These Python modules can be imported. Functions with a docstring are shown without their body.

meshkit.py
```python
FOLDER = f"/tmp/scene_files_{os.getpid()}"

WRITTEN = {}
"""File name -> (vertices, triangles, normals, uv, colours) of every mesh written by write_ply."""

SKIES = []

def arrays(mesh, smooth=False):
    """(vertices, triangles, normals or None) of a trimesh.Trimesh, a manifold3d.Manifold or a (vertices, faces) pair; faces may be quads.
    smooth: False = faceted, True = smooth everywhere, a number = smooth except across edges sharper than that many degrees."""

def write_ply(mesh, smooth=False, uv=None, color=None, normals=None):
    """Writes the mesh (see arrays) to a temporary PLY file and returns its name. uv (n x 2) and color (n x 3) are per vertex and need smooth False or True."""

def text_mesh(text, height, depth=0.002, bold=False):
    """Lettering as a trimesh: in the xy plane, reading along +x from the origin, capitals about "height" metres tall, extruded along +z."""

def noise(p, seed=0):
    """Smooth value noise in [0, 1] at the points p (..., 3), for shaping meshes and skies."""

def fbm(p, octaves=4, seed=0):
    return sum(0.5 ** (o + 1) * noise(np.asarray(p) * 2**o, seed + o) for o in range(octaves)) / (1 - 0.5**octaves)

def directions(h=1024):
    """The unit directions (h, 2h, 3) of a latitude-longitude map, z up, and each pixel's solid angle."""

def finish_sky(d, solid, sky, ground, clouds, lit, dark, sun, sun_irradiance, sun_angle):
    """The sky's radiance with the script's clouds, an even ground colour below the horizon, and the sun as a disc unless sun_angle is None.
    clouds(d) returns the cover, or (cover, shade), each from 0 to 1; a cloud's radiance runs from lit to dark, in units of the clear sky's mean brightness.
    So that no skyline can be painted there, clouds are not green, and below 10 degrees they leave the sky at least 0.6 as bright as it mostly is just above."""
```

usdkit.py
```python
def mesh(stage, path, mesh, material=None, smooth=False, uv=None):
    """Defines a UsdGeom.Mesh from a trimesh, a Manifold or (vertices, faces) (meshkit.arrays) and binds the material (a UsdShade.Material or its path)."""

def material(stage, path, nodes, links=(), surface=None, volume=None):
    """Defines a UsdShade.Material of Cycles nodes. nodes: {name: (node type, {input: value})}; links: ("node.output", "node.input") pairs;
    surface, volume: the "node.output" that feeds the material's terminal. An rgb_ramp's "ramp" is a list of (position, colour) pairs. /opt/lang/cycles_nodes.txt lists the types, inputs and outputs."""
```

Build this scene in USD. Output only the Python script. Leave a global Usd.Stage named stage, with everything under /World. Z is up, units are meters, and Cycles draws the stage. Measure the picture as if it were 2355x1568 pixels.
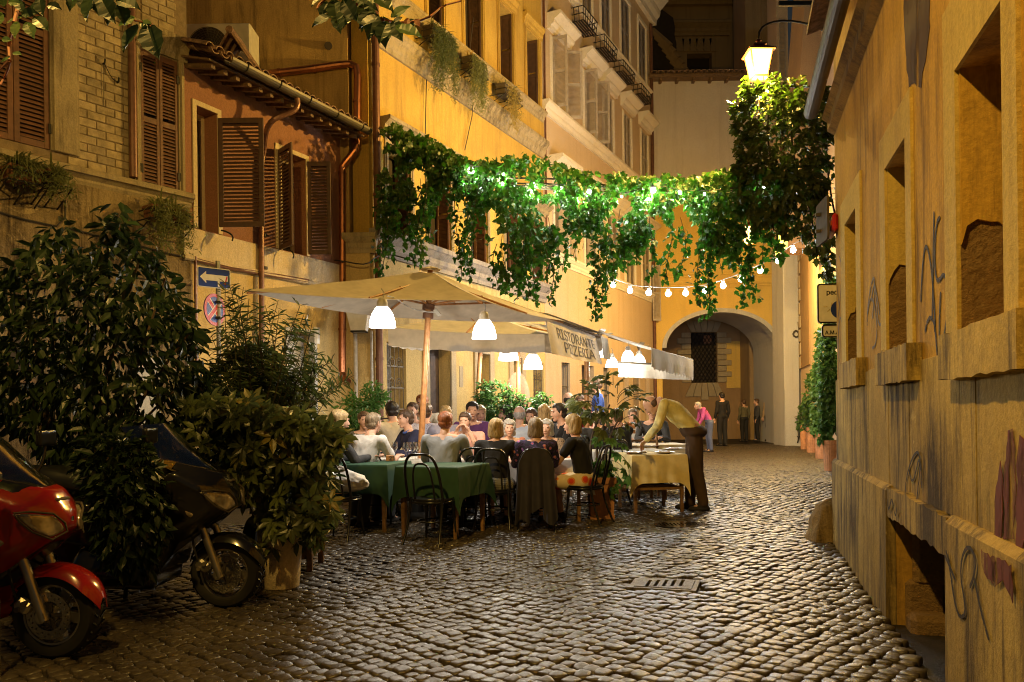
import math, random, numpy as np, trimesh, usdkit, meshkit
import manifold3d as m3
from pxr import Usd, UsdGeom, UsdLux, UsdShade, Gf, Sdf, Vt
from shapely.geometry import Polygon, Point, LineString, box as sbox
from shapely.ops import unary_union
from shapely import affinity

stage = Usd.Stage.CreateInMemory()
UsdGeom.SetStageUpAxis(stage, 'Z'); UsdGeom.SetStageMetersPerUnit(stage, 1.0)
UsdGeom.Xform.Define(stage, '/World'); UsdGeom.Scope.Define(stage, '/World/Looks')
rng = np.random.default_rng(7)
PI = math.pi

# ------------------------------------------------------------------ camera, sky, lamps' strengths
ROLL = 0.0122
CAM_H = 1.25
FPX, CX, HY = 1830.0, 1177.5, 948.0            # the photograph measured on a 2355 x 1568 grid
cam = UsdGeom.Camera.Define(stage, '/World/camera')
cam.CreateHorizontalApertureAttr(36.0); cam.CreateVerticalApertureAttr(24.0)
cam.CreateFocalLengthAttr(36.0 * FPX / 2355)
cam.CreateVerticalApertureOffsetAttr(36.0 * (HY - 784) / 2355)
cam.CreateHorizontalApertureOffsetAttr(0.0)
cam.CreateClippingRangeAttr(Gf.Vec2f(0.05, 500))
cam.CreateExposureAttr(0.0)
COSR, SINR = math.cos(ROLL), math.sin(ROLL)
cam.AddTransformOp().Set(Gf.Matrix4d(COSR, 0, -SINR, 0, SINR, 0, COSR, 0, 0, -1, 0, 0, 0, 0, CAM_H, 1))

SODIUM = (1.0, 0.60, 0.13)
LANTERN, LANTERN2, LANTERN3, BULB, VINEL, SHADE = 800.0, 480.0, 480.0, 40.0, 25.0, 27.0
WARMW = (1.0, 0.90, 0.74)
COOLW = (0.90, 0.96, 1.0)
SUN_ROT = math.atan2(-0.8, 0.6)
sky_mat = usdkit.material(stage, '/World/Looks/sky', {
    'sky': ('sky_texture', {'sky_type': 'single_scattering', 'sun_disc': False, 'sun_elevation': math.radians(0.0), 'sun_rotation': SUN_ROT, 'altitude': 50.0}),
    'bg': ('background_shader', {'strength': 0.05})}, [('sky.color', 'bg.color')], surface='bg.background')
dome = UsdLux.DomeLight.Define(stage, '/World/sky')
dome.CreateIntensityAttr(1.0)
UsdShade.MaterialBindingAPI.Apply(dome.GetPrim()).Bind(sky_mat)
dome.GetPrim().SetCustomDataByKey('kind', 'structure')

# ------------------------------------------------------------------ scene bookkeeping
_used = {}
BASE = {}
def numbered(parent, name):
    k = (parent, name); n = _used.get(k, 0); _used[k] = n + 1
    return f'{parent}/{name}' if n == 0 else f'{parent}/{name}_{n:03d}'
def setd(path, label=None, cat=None, group=None, kind=None):
    p = stage.GetPrimAtPath(path)
    for k, v in (('label', label), ('category', cat), ('group', group), ('kind', kind)):
        if v: p.SetCustomDataByKey(k, v)
    return path
def ops(path, loc, rz=0.0, scale=1.0):
    x = UsdGeom.Xformable(stage.GetPrimAtPath(path)); x.ClearXformOpOrder()
    x.AddTranslateOp().Set(Gf.Vec3d(*map(float, loc))); x.AddRotateZOp().Set(float(rz))
    x.AddScaleOp().Set(Gf.Vec3f(*( [float(scale)]*3 if np.ndim(scale) == 0 else map(float, scale))))
def thing(name, label=None, cat=None, loc=(0, 0, 0), rz=0.0, group=None, kind=None, scale=1.0):
    path = numbered('/World', name)
    UsdGeom.Xform.Define(stage, path); loc = tuple(loc) + (0.0,) * (3 - len(loc))
    ops(path, loc, rz, scale); BASE[path] = np.array(loc, float)
    return setd(path, label, cat, group, kind)
def copy_of(src, name, label, cat, loc, rz=0.0, group=None, scale=1.0):
    path = numbered('/World', name)
    x = UsdGeom.Xform.Define(stage, path).GetPrim()
    x.GetReferences().AddInternalReference(src); x.SetInstanceable(True)
    loc = tuple(loc) + (0.0,) * (3 - len(loc)); ops(path, loc, rz, scale)
    return setd(path, label, cat, group)
def obj(name, mesh, mat, parent='/World', smooth=False, world=True, label=None, cat=None, group=None, kind=None):
    """One mesh prim. world: the mesh is given in world coordinates and is moved into the thing's own."""
    if isinstance(mesh, MB): mesh = mesh.mesh()
    path = numbered(parent, name)
    if isinstance(mesh, m3.Manifold):
        m = mesh.to_mesh(); mesh = trimesh.Trimesh(np.array(m.vert_properties[:, :3]), np.array(m.tri_verts), process=False)
    if parent != '/World' and world:
        mesh = trimesh.Trimesh(np.asarray(mesh.vertices) - BASE[parent], mesh.faces, process=False)
    usdkit.mesh(stage, path, mesh, M[mat] if isinstance(mat, str) else mat, smooth=smooth)
    BASE[path] = BASE.get(parent, np.zeros(3))
    return setd(path, label, cat, group, kind)

# ------------------------------------------------------------------ from the photograph's grid to places
def ray(px, py):
    a, b = px - CX, py - HY
    return np.array([(a * COSR - b * SINR) / FPX, 1.0, -(a * SINR + b * COSR) / FPX])
def at(px, py, d):
    r = ray(px, py); return np.array([r[0] * d, d, CAM_H + r[2] * d])
def ground(px, py, z=0.0):
    r = ray(px, py); t = (z - CAM_H) / r[2]; return np.array([r[0] * t, t, z])

# ------------------------------------------------------------------ mesh helpers
class MB:
    def __init__(s): s.v, s.f, s.n = [], [], 0
    def add(s, v, f=None):
        if f is None:
            if isinstance(v, MB): v = v.mesh()
            v, f = np.asarray(v.vertices), np.asarray(v.faces)
        v = np.asarray(v, float); f = np.asarray(f, int)
        if f.shape[1] == 4: f = np.vstack([f[:, [0, 1, 2]], f[:, [0, 2, 3]]])
        s.v.append(v); s.f.append(f + s.n); s.n += len(v); return s
    def mesh(s): return trimesh.Trimesh(np.vstack(s.v), np.vstack(s.f), process=False)
    def move(s, T):
        m = s.mesh(); m.apply_transform(T); r = MB(); return r.add(m)
def TM(*ms): return trimesh.util.concatenate([m.mesh() if isinstance(m, MB) else m for m in ms])
def rotz(a, c=(0, 0, 0)): return trimesh.transformations.rotation_matrix(a, [0, 0, 1], c)
def rot(a, ax, c=(0, 0, 0)): return trimesh.transformations.rotation_matrix(a, ax, c)
def shift(v): return trimesh.transformations.translation_matrix(v)
_BF = np.array([[0, 3, 2, 1], [4, 5, 6, 7], [0, 1, 5, 4], [1, 2, 6, 5], [2, 3, 7, 6], [3, 0, 4, 7]])
def hexa(p):
    """Eight corners: the lower four anticlockwise, then the upper four."""
    return trimesh.Trimesh(np.asarray(p, float), np.vstack([_BF[:, [0, 1, 2]], _BF[:, [0, 2, 3]]]), process=False)
def bx(c, s, bev=0.0, R=None):
    c, s = np.asarray(c, float), np.asarray(s, float) / 2
    if bev <= 0:
        p = np.array([[-1, -1, -1], [1, -1, -1], [1, 1, -1], [-1, 1, -1], [-1, -1, 1], [1, -1, 1], [1, 1, 1], [-1, 1, 1]]) * s
        m = hexa(p)
    else:
        b = min(bev, s.min() * 0.9); pts = []
        for k in range(3):
            q = s - b; q[k] = s[k]
            pts += [[a * q[0], e * q[1], g * q[2]] for a in (-1, 1) for e in (-1, 1) for g in (-1, 1)]
        m = trimesh.Trimesh(*hull(np.array(pts)), process=False)
    if R is not None: m.apply_transform(R)
    m.apply_translation(c); return m
def hull(pts):
    m = m3.Manifold.hull_points(np.asarray(pts, np.float64)).to_mesh()
    return np.array(m.vert_properties[:, :3]), np.array(m.tri_verts)
def tube(pts, r, n=8, closed=False, caps=True):
    p = np.asarray(pts, float); k = len(p); r = np.broadcast_to(np.asarray(r, float), (k,))
    t = np.roll(p, -1, 0) - np.roll(p, 1, 0) if closed else np.gradient(p, axis=0)
    t /= np.linalg.norm(t, axis=1, keepdims=True) + 1e-12
    a = np.cross(t[0], [0, 0, 1.0] if abs(t[0][2]) < 0.9 else [1.0, 0, 0]); a /= np.linalg.norm(a)
    rings, ang = [], np.linspace(0, 2 * PI, n, endpoint=False)
    for i in range(k):
        a = a - t[i] * (a @ t[i]); a /= np.linalg.norm(a) + 1e-12; b = np.cross(t[i], a)
        rings.append(p[i] + r[i] * (np.cos(ang)[:, None] * a + np.sin(ang)[:, None] * b))
    v = np.vstack(rings); f = []
    for i in range(k if closed else k - 1):
        j = (i + 1) % k
        for q in range(n):
            w = (q + 1) % n; f.append([i * n + q, i * n + w, j * n + w, j * n + q])
    f = np.array(f); f = np.vstack([f[:, [0, 1, 2]], f[:, [0, 2, 3]]])
    if caps and not closed:
        f = np.vstack([f, [[0, i + 1, i] for i in range(1, n - 1)], [[(k - 1) * n, (k - 1) * n + i, (k - 1) * n + i + 1] for i in range(1, n - 1)]])
    return trimesh.Trimesh(v, f, process=False)
def lathe(prof, n=20, c=(0, 0, 0), flute=0.0, fl=0):
    """A profile of (radius, z) turned about z."""
    prof = np.asarray(prof, float); k = len(prof); ang = np.linspace(0, 2 * PI, n, endpoint=False)
    R = prof[:, 0][:, None] * np.ones(n)
    if flute: R = R * (1 - flute * (np.arange(n) % 2)[None, :])
    v = np.stack([R * np.cos(ang), R * np.sin(ang), np.repeat(prof[:, 1][:, None], n, 1)], -1).reshape(-1, 3) + np.asarray(c, float)
    f = []
    for i in range(k - 1):
        for q in range(n):
            w = (q + 1) % n; f.append([i * n + q, i * n + w, (i + 1) * n + w, (i + 1) * n + q])
    f = np.array(f); return trimesh.Trimesh(v, np.vstack([f[:, [0, 1, 2]], f[:, [0, 2, 3]]]), process=False)
def grid(P):
    """P: (a, b, 3) points as a sheet."""
    a, b = P.shape[:2]; i = np.arange(a * b).reshape(a, b)
    q = np.stack([i[:-1, :-1], i[1:, :-1], i[1:, 1:], i[:-1, 1:]], -1).reshape(-1, 4)
    return trimesh.Trimesh(P.reshape(-1, 3), np.vstack([q[:, [0, 1, 2]], q[:, [0, 2, 3]]]), process=False)
def thick(m, t, n=None):
    """A sheet given a thickness t (both faces and its rim)."""
    m = trimesh.Trimesh(m.vertices, m.faces, process=False)
    nn = np.zeros_like(m.vertices); fn = np.cross(m.vertices[m.faces[:, 1]] - m.vertices[m.faces[:, 0]], m.vertices[m.faces[:, 2]] - m.vertices[m.faces[:, 0]])
    for k in range(3): np.add.at(nn, m.faces[:, k], fn)
    nn /= np.linalg.norm(nn, axis=1, keepdims=True) + 1e-12
    if n is not None: nn = np.broadcast_to(np.asarray(n, float), nn.shape)
    N = len(m.vertices); v = np.vstack([m.vertices + nn * t / 2, m.vertices - nn * t / 2])
    e = np.sort(m.edges, 1); u, first, cnt = np.unique(e, axis=0, return_index=True, return_counts=True)
    rim = m.edges[first[cnt == 1]]
    f = np.vstack([m.faces, m.faces[:, ::-1] + N, np.stack([rim[:, 0], rim[:, 0] + N, rim[:, 1] + N], 1), np.stack([rim[:, 0], rim[:, 1] + N, rim[:, 1]], 1)])
    return trimesh.Trimesh(v, f, process=False)
def spline(pts, n=12):
    p = np.asarray(pts, float)
    if len(p) == 2: return p[0] + np.linspace(0, 1, n)[:, None] * (p[1] - p[0])
    from scipy.interpolate import CubicSpline
    t = np.r_[0, np.cumsum(np.linalg.norm(np.diff(p, axis=0), axis=1))]
    return CubicSpline(t, p)(np.linspace(0, t[-1], n))
def extr(poly, h):
    """Polygon (xy) extruded 0..h in z."""
    gs = getattr(poly, 'geoms', [poly])
    return trimesh.util.concatenate([trimesh.creation.extrude_polygon(g, h, engine='earcut') for g in gs if g.area > 1e-7])

class Fac:
    """An upright plane from p0 towards p1: u along it, z up, n out of it towards the street."""
    def __init__(s, p0, p1, flip=False):
        s.o = np.array([p0[0], p0[1], 0.0]); d = np.array([p1[0] - p0[0], p1[1] - p0[1], 0.0]); s.L = np.linalg.norm(d); s.u = d / s.L
        s.n = np.array([s.u[1], -s.u[0], 0.0]) * (-1 if flip else 1); s.flip = flip
    def pt(s, u, z, n=0.0): return s.o + s.u * u + s.n * n + np.array([0, 0, z])
    def hit(s, px, py, n=0.0):
        r = ray(px, py); o = s.o + s.n * n; A = np.array([[s.u[0], -r[0]], [s.u[1], -r[1]]])
        u, t = np.linalg.solve(A, -o[:2]); return u, CAM_H + r[2] * t
    def U(s, px, py=700, n=0.0): return s.hit(px, py, n)[0]
    def Z(s, px, py, n=0.0): return s.hit(px, py, n)[1]
    def map(s, m):
        """A mesh in (u, z, n) into the world."""
        v = np.asarray(m.vertices); w = s.o + v[:, :1] * s.u + v[:, 2:3] * s.n + v[:, 1:2] * np.array([0, 0, 1.0])
        f = np.asarray(m.faces)[:, ::-1] if s.flip else m.faces
        return trimesh.Trimesh(w, f, process=False)
    def box(s, u0, u1, z0, z1, n0, n1, bev=0.0):
        return s.map(bx(((u0 + u1) / 2, (z0 + z1) / 2, (n0 + n1) / 2), (abs(u1 - u0), abs(z1 - z0), abs(n1 - n0)), bev))
    def prism(s, prof, u0, u1):
        """A moulding: the profile [(n, z), ...] drawn along u."""
        m = extr(Polygon([(a, b) for a, b in prof]), u1 - u0); v = np.asarray(m.vertices)
        return s.map(trimesh.Trimesh(np.stack([u0 + v[:, 2], v[:, 1], v[:, 0]], 1), m.faces, process=False))
    def slab(s, poly, n0, n1):
        m = extr(poly, n1 - n0); m.apply_translation([0, 0, n0]); return s.map(m)
def R4(u0, z0, u1, z1): return sbox(min(u0, u1), min(z0, z1), max(u0, u1), max(z0, z1))
def jag(pts, amp, seed, step=0.05):
    """A line roughened at random, for broken edges."""
    r = np.random.default_rng(seed); p = [pts[0]]
    for a, b in zip(pts[:-1], pts[1:]):
        a, b = np.array(a, float), np.array(b, float); k = max(1, int(np.linalg.norm(b - a) / step))
        for i in range(1, k + 1):
            q = a + (b - a) * i / k; p.append(tuple(q + (r.normal(0, amp, 2) if i < k else 0)))
    return p
# ------------------------------------------------------------------ materials
M = {}
def mk(name, nodes, links, surface='p.BSDF'):
    M[name] = usdkit.material(stage, '/World/Looks/' + name, nodes, links, surface=surface); return M[name]
def plain(name, col, rough=0.6, metal=0.0, var=0.18, scale=9.0, bump=0.0, bscale=60.0, rand=0.12, spec=0.5, dark=None, **extra):
    """Colour with soft blotches, a little difference from piece to piece, fine relief."""
    c = np.array(col, float); d = np.array(dark, float) if dark is not None else c * (1 - 2.2 * var)
    nodes = {'g': ('geometry', {}), 'n': ('noise_texture', {'scale': scale, 'detail': 5.0, 'roughness': 0.65}), 'r': ('rgb_ramp', {'ramp': [(0.3, tuple(np.maximum(d, 0))), (0.7, tuple(np.minimum(c * (1 + var * 0.6), 1)))]}),
             'oi': ('object_info', {}), 'mr': ('map_range', {'from_min': 0.0, 'from_max': 1.0, 'to_min': 1 - rand, 'to_max': 1 + rand}), 'h': ('hsv', {}),
             'p': ('principled_bsdf', {'roughness': rough, 'metallic': metal, 'specular_ior_level': spec, **extra})}
    links = [('g.position', 'n.vector'), ('n.fac', 'r.fac'), ('r.color', 'h.color'), ('oi.random', 'mr.value'), ('mr.result', 'h.value'), ('h.color', 'p.base_color')]
    if bump:
        nodes['bn'] = ('noise_texture', {'scale': bscale, 'detail': 6.0, 'roughness': 0.7}); nodes['b'] = ('bump', {'strength': bump, 'distance': 0.02})
        links += [('g.position', 'bn.vector'), ('bn.fac', 'b.height'), ('b.normal', 'p.normal')]
    return mk(name, nodes, links)
def stucco(name, c1, c2, c3, blotch=0.7, streak=0.6, sc=1.0, rough=0.92, bump=0.35, patch=0.0, c4=None, lowdirt=0.0, sr=(0.5, 0.74), sm=(4.2, 0.28), grime=0.0, gcol=(0.045, 0.03, 0.02), gthr=0.255):
    """Old painted plaster: large blotches, rain streaks drawn down, speckle, dirt; patches where the paint has come off."""
    nodes = {'g': ('geometry', {}),
             'n1': ('noise_texture', {'scale': 0.55 * sc, 'detail': 7.0, 'roughness': 0.62, 'distortion': 0.4}),
             'r1': ('rgb_ramp', {'ramp': [(0.36, (0, 0, 0)), (0.66, (1, 1, 1))]}),
             'm1': ('math', {'math_type': 'multiply', 'value2': blotch}),
             'x1': ('mix_color', {'a': c1, 'b': c2}),
             'mp': ('mapping', {'mapping_type': 'point', 'scale': (sm[0] * sc, sm[0] * sc, sm[1] * sc)}),
             'n2': ('noise_texture', {'scale': 1.0, 'detail': 7.0, 'roughness': 0.68, 'distortion': 0.6}),
             'r2': ('rgb_ramp', {'ramp': [(sr[0], (0, 0, 0)), (sr[1], (1, 1, 1))]}),
             'm2': ('math', {'math_type': 'multiply', 'value2': streak}),
             'x2': ('mix_color', {'b': c3}),
             'n3': ('noise_texture', {'scale': 38.0, 'detail': 5.0, 'roughness': 0.75}),
             'r3': ('rgb_ramp', {'ramp': [(0.32, (0.72, 0.72, 0.72)), (0.62, (1.06, 1.06, 1.06))]}),
             'x3': ('mix_color', {'blend_type': 'multiply', 'fac': 0.8}),
             'n4': ('noise_texture', {'scale': 5.0, 'detail': 8.0, 'roughness': 0.7}),
             'ad': ('math', {'math_type': 'multiply_add', 'value2': 2.2}),
             'b': ('bump', {'strength': bump, 'distance': 0.03}),
             'p': ('principled_bsdf', {'roughness': rough, 'specular_ior_level': 0.25})}
    links = [('g.position', 'n1.vector'), ('n1.fac', 'r1.fac'), ('r1.color', 'm1.value1'), ('m1.value', 'x1.fac'), ('g.position', 'mp.vector'), ('mp.vector', 'n2.vector'), ('n2.fac', 'r2.fac'),
             ('r2.color', 'm2.value1'), ('m2.value', 'x2.fac'), ('x1.result', 'x2.a'), ('g.position', 'n3.vector'), ('n3.fac', 'r3.fac'), ('r3.color', 'x3.b'),
             ('g.position', 'n4.vector'), ('n4.fac', 'ad.value1'), ('n3.fac', 'ad.value3'), ('ad.value', 'b.height'), ('b.normal', 'p.normal')]
    last = 'x2.result'
    if patch:
        nodes['n5'] = ('noise_texture', {'scale': 0.9 * sc, 'detail': 9.0, 'roughness': 0.72, 'distortion': 0.8})
        nodes['r5'] = ('rgb_ramp', {'ramp': [(0.72 - patch * 0.3, (0, 0, 0)), (0.735 - patch * 0.3, (1, 1, 1))]}); nodes['x5'] = ('mix_color', {'b': c4 or c3})
        links += [('g.position', 'n5.vector'), ('n5.fac', 'r5.fac'), ('r5.color', 'x5.fac'), (last, 'x5.a')]; last = 'x5.result'
    if grime:
        nodes['mg'] = ('mapping', {'mapping_type': 'point', 'scale': (7.0, 7.0, 0.75)}); nodes['n7'] = ('noise_texture', {'scale': 1.0, 'detail': 9.0, 'roughness': 0.74, 'distortion': 0.3}); nodes['n8'] = ('noise_texture', {'scale': 0.8, 'detail': 3.0})
        nodes['a7'] = ('math', {'math_type': 'multiply_add', 'value2': 0.5, 'value3': 0.25}); nodes['s7'] = ('math', {'math_type': 'multiply'}); nodes['r7'] = ('rgb_ramp', {'ramp': [(gthr, (0, 0, 0)), (gthr + 0.085, (1, 1, 1))]}); nodes['m7'] = ('math', {'math_type': 'multiply', 'value2': grime}); nodes['x7'] = ('mix_color', {'b': gcol})
        links += [('g.position', 'mg.vector'), ('mg.vector', 'n7.vector'), ('g.position', 'n8.vector'), ('n8.fac', 'a7.value1'), ('n7.fac', 's7.value1'), ('a7.value', 's7.value2'), ('s7.value', 'r7.fac'), ('r7.color', 'm7.value1'), ('m7.value', 'x7.fac'), (last, 'x7.a')]; last = 'x7.result'
    if lowdirt:
        nodes['sx'] = ('separate_xyz', {}); nodes['mr'] = ('map_range', {'from_min': 0.0, 'from_max': 1.3, 'to_min': lowdirt, 'to_max': 0.0}); nodes['mm'] = ('math', {'math_type': 'multiply'}); nodes['x6'] = ('mix_color', {'b': c3})
        links += [('g.position', 'sx.vector'), ('sx.z', 'mr.value'), ('mr.result', 'mm.value1'), ('n4.fac', 'mm.value2'), ('mm.value', 'x6.fac'), (last, 'x6.a')]; last = 'x6.result'
    links += [(last, 'x3.a'), ('x3.result', 'p.base_color')]
    return mk(name, nodes, links)
def leafmat(name, c1, c2, rough=0.42, trans=0.35, tcol=None, spec=0.4):
    """Each leaf (an island of the mesh) has a tone of its own; light passes through."""
    t = tcol or tuple(np.minimum(np.array(c2) * 2.2, 1))
    mk(name, {'g': ('geometry', {}), 'oi': ('object_info', {}), 'ad': ('math', {'math_type': 'add'}), 'fr': ('math', {'math_type': 'fraction'}), 'r': ('rgb_ramp', {'ramp': [(0.0, c1), (0.75, c2), (0.93, tuple(np.array(c2) * 1.5)), (1.0, (c2[0] * 3.2, c2[1] * 1.7, c2[2]))]}),
              'p': ('principled_bsdf', {'roughness': rough, 'specular_ior_level': spec}), 't': ('translucent_bsdf', {'color': t}), 'm': ('mix_closure', {'fac': trans})},
       [('g.random_per_island', 'ad.value1'), ('oi.random', 'ad.value2'), ('ad.value', 'fr.value1'), ('fr.value', 'r.fac'), ('r.color', 'p.base_color'), ('p.BSDF', 'm.closure1'), ('t.BSDF', 'm.closure2')], surface='m.closure')
def glow(name, col, strength):
    mk(name, {'e': ('emission', {'color': col, 'strength': strength})}, [], surface='e.emission')
def pane(name, tint=(0.9, 0.92, 0.92), rough=0.02, lo=0.04, hi=0.6):
    mk(name, {'t': ('transparent_bsdf', {'color': tint}), 'gl': ('glossy_bsdf', {'roughness': rough, 'color': (1, 1, 1)}), 'f': ('layer_weight', {'blend': 0.3}), 'mr': ('map_range', {'from_min': 0.0, 'from_max': 1.0, 'to_min': lo, 'to_max': hi}), 'm': ('mix_closure', {})},
       [('f.facing', 'mr.value'), ('mr.result', 'm.fac'), ('t.BSDF', 'm.closure1'), ('gl.BSDF', 'm.closure2')], surface='m.closure')

stucco('ochre_wall', (0.60, 0.37, 0.062), (0.42, 0.235, 0.04), (0.13, 0.075, 0.028), 0.95, 0.85, bump=0.25, sr=(0.48, 0.76), sm=(2.6, 0.35), grime=0.7, gcol=(0.12, 0.07, 0.025), gthr=0.252)
stucco('ochre_band', (0.60, 0.45, 0.13), (0.50, 0.35, 0.095), (0.26, 0.17, 0.07), 0.7, 0.5, 1.3)
stucco('stained_plinth', (0.60, 0.44, 0.13), (0.40, 0.27, 0.08), (0.10, 0.07, 0.035), 0.9, 0.6, 1.2, patch=0.36, c4=(0.62, 0.46, 0.16), lowdirt=0.7, bump=0.3, sr=(0.46, 0.72), sm=(1.6, 0.9), grime=0.95, gthr=0.24)
stucco('rubble', (0.33, 0.21, 0.09), (0.25, 0.155, 0.07), (0.12, 0.08, 0.045), 0.9, 0.2, 3.0, bump=1.0)
stucco('yellow_wall', (0.58, 0.39, 0.085), (0.47, 0.29, 0.06), (0.26, 0.16, 0.06), 0.8, 0.6, grime=0.3, gcol=(0.2, 0.12, 0.05))
stucco('yellow_low', (0.62, 0.46, 0.20), (0.54, 0.38, 0.15), (0.33, 0.23, 0.12), 0.6, 0.35, patch=0.06, lowdirt=0.5, grime=0.35)
stucco('side_wall', (0.54, 0.37, 0.14), (0.38, 0.25, 0.095), (0.16, 0.11, 0.055), 0.9, 0.7, 1.3, grime=0.5, patch=0.12, c4=(0.22, 0.15, 0.085))
stucco('cornice_stone', (0.42, 0.34, 0.20), (0.30, 0.24, 0.14), (0.13, 0.10, 0.07), 0.7, 0.7, 2.0, grime=0.6)
stucco('grey_cornice', (0.36, 0.32, 0.28), (0.25, 0.22, 0.2), (0.10, 0.09, 0.08), 0.7, 0.7, 2.0)
stucco('brick_wall', (0.46, 0.35, 0.20), (0.36, 0.26, 0.14), (0.20, 0.14, 0.08), 0.7, 0.5)
stucco('peeling', (0.40, 0.30, 0.16), (0.22, 0.16, 0.09), (0.10, 0.075, 0.045), 0.95, 0.75, 2.6, grime=0.9, gthr=0.235, patch=0.5, c4=(0.46, 0.35, 0.19), bump=0.9)
stucco('pink_wall', (0.33, 0.165, 0.10), (0.27, 0.125, 0.075), (0.26, 0.13, 0.08), 0.5, 0.4)
stucco('cream_band', (0.66, 0.55, 0.36), (0.56, 0.44, 0.27), (0.30, 0.22, 0.13), 0.6, 0.5)
stucco('peach_wall', (0.62, 0.48, 0.33), (0.55, 0.41, 0.27), (0.40, 0.25, 0.14), 0.5, 0.3, 0.8)
stucco('white_trim', (0.78, 0.72, 0.62), (0.68, 0.61, 0.50), (0.45, 0.38, 0.29), 0.4, 0.3)
stucco('arch_yellow', (0.72, 0.50, 0.14), (0.64, 0.42, 0.11), (0.38, 0.28, 0.12), 0.5, 0.3)
stucco('pale_wall', (0.60, 0.55, 0.50), (0.50, 0.44, 0.38), (0.30, 0.24, 0.20), 0.7, 0.5, 0.7)
stucco('grey_wall', (0.52, 0.52, 0.52), (0.44, 0.43, 0.43), (0.30, 0.29, 0.28), 0.6, 0.5)
stucco('far_brick', (0.38, 0.25, 0.13), (0.30, 0.19, 0.10), (0.2, 0.13, 0.07), 0.6, 0.4, 1.5)
stucco('dark_stone', (0.44, 0.31, 0.17), (0.34, 0.23, 0.13), (0.18, 0.125, 0.07), 0.6, 0.5)
stucco('travertine', (0.46, 0.38, 0.26), (0.36, 0.29, 0.19), (0.18, 0.14, 0.09), 0.7, 0.3, 2.0)
plain('brick', (0.42, 0.33, 0.19), 0.9, var=0.22, scale=7, bump=0.5, rand=0.16)
plain('mortar', (0.24, 0.175, 0.10), 0.95, bump=0.4)
plain('tile', (0.33, 0.20, 0.12), 0.85, var=0.35, scale=14, bump=0.5, rand=0.25)
plain('shutter_brown', (0.17, 0.075, 0.035), 0.55, var=0.2, bump=0.15, rand=0.1)
plain('shutter_dark', (0.10, 0.05, 0.028), 0.6, var=0.2, bump=0.15, rand=0.1)
plain('shutter_grey', (0.42, 0.36, 0.30), 0.6, var=0.15, rand=0.08)
plain('shutter_lilac', (0.28, 0.25, 0.25), 0.6, var=0.15, rand=0.08)
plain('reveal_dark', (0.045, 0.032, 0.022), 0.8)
plain('old_wood', (0.20, 0.12, 0.06), 0.7, var=0.3, scale=20, bump=0.3)
plain('copper', (0.42, 0.17, 0.085), 0.28, 0.9, var=0.15, scale=4)
plain('brown_pipe', (0.20, 0.095, 0.06), 0.4, 0.3)
plain('zinc', (0.13, 0.11, 0.08), 0.5, 0.3, var=0.2, scale=3)
plain('white_pipe', (0.55, 0.52, 0.47), 0.5)
plain('iron', (0.03, 0.027, 0.024), 0.5, 0.5)
plain('cable', (0.05, 0.04, 0.03), 0.6)
plain('black_paint', (0.012, 0.012, 0.012), 0.28, 0.0, var=0.1)
plain('ac_white', (0.56, 0.52, 0.44), 0.5, var=0.08)
plain('dark_door', (0.07, 0.045, 0.035), 0.5, var=0.3, scale=12)
plain('grey_door', (0.36, 0.36, 0.37), 0.5)
plain('terracotta', (0.50, 0.24, 0.12), 0.8, var=0.2, bump=0.2)
plain('box_terracotta', (0.28, 0.12, 0.065), 0.8, var=0.2, bump=0.2)
plain('soil', (0.03, 0.02, 0.013), 0.95)
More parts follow.
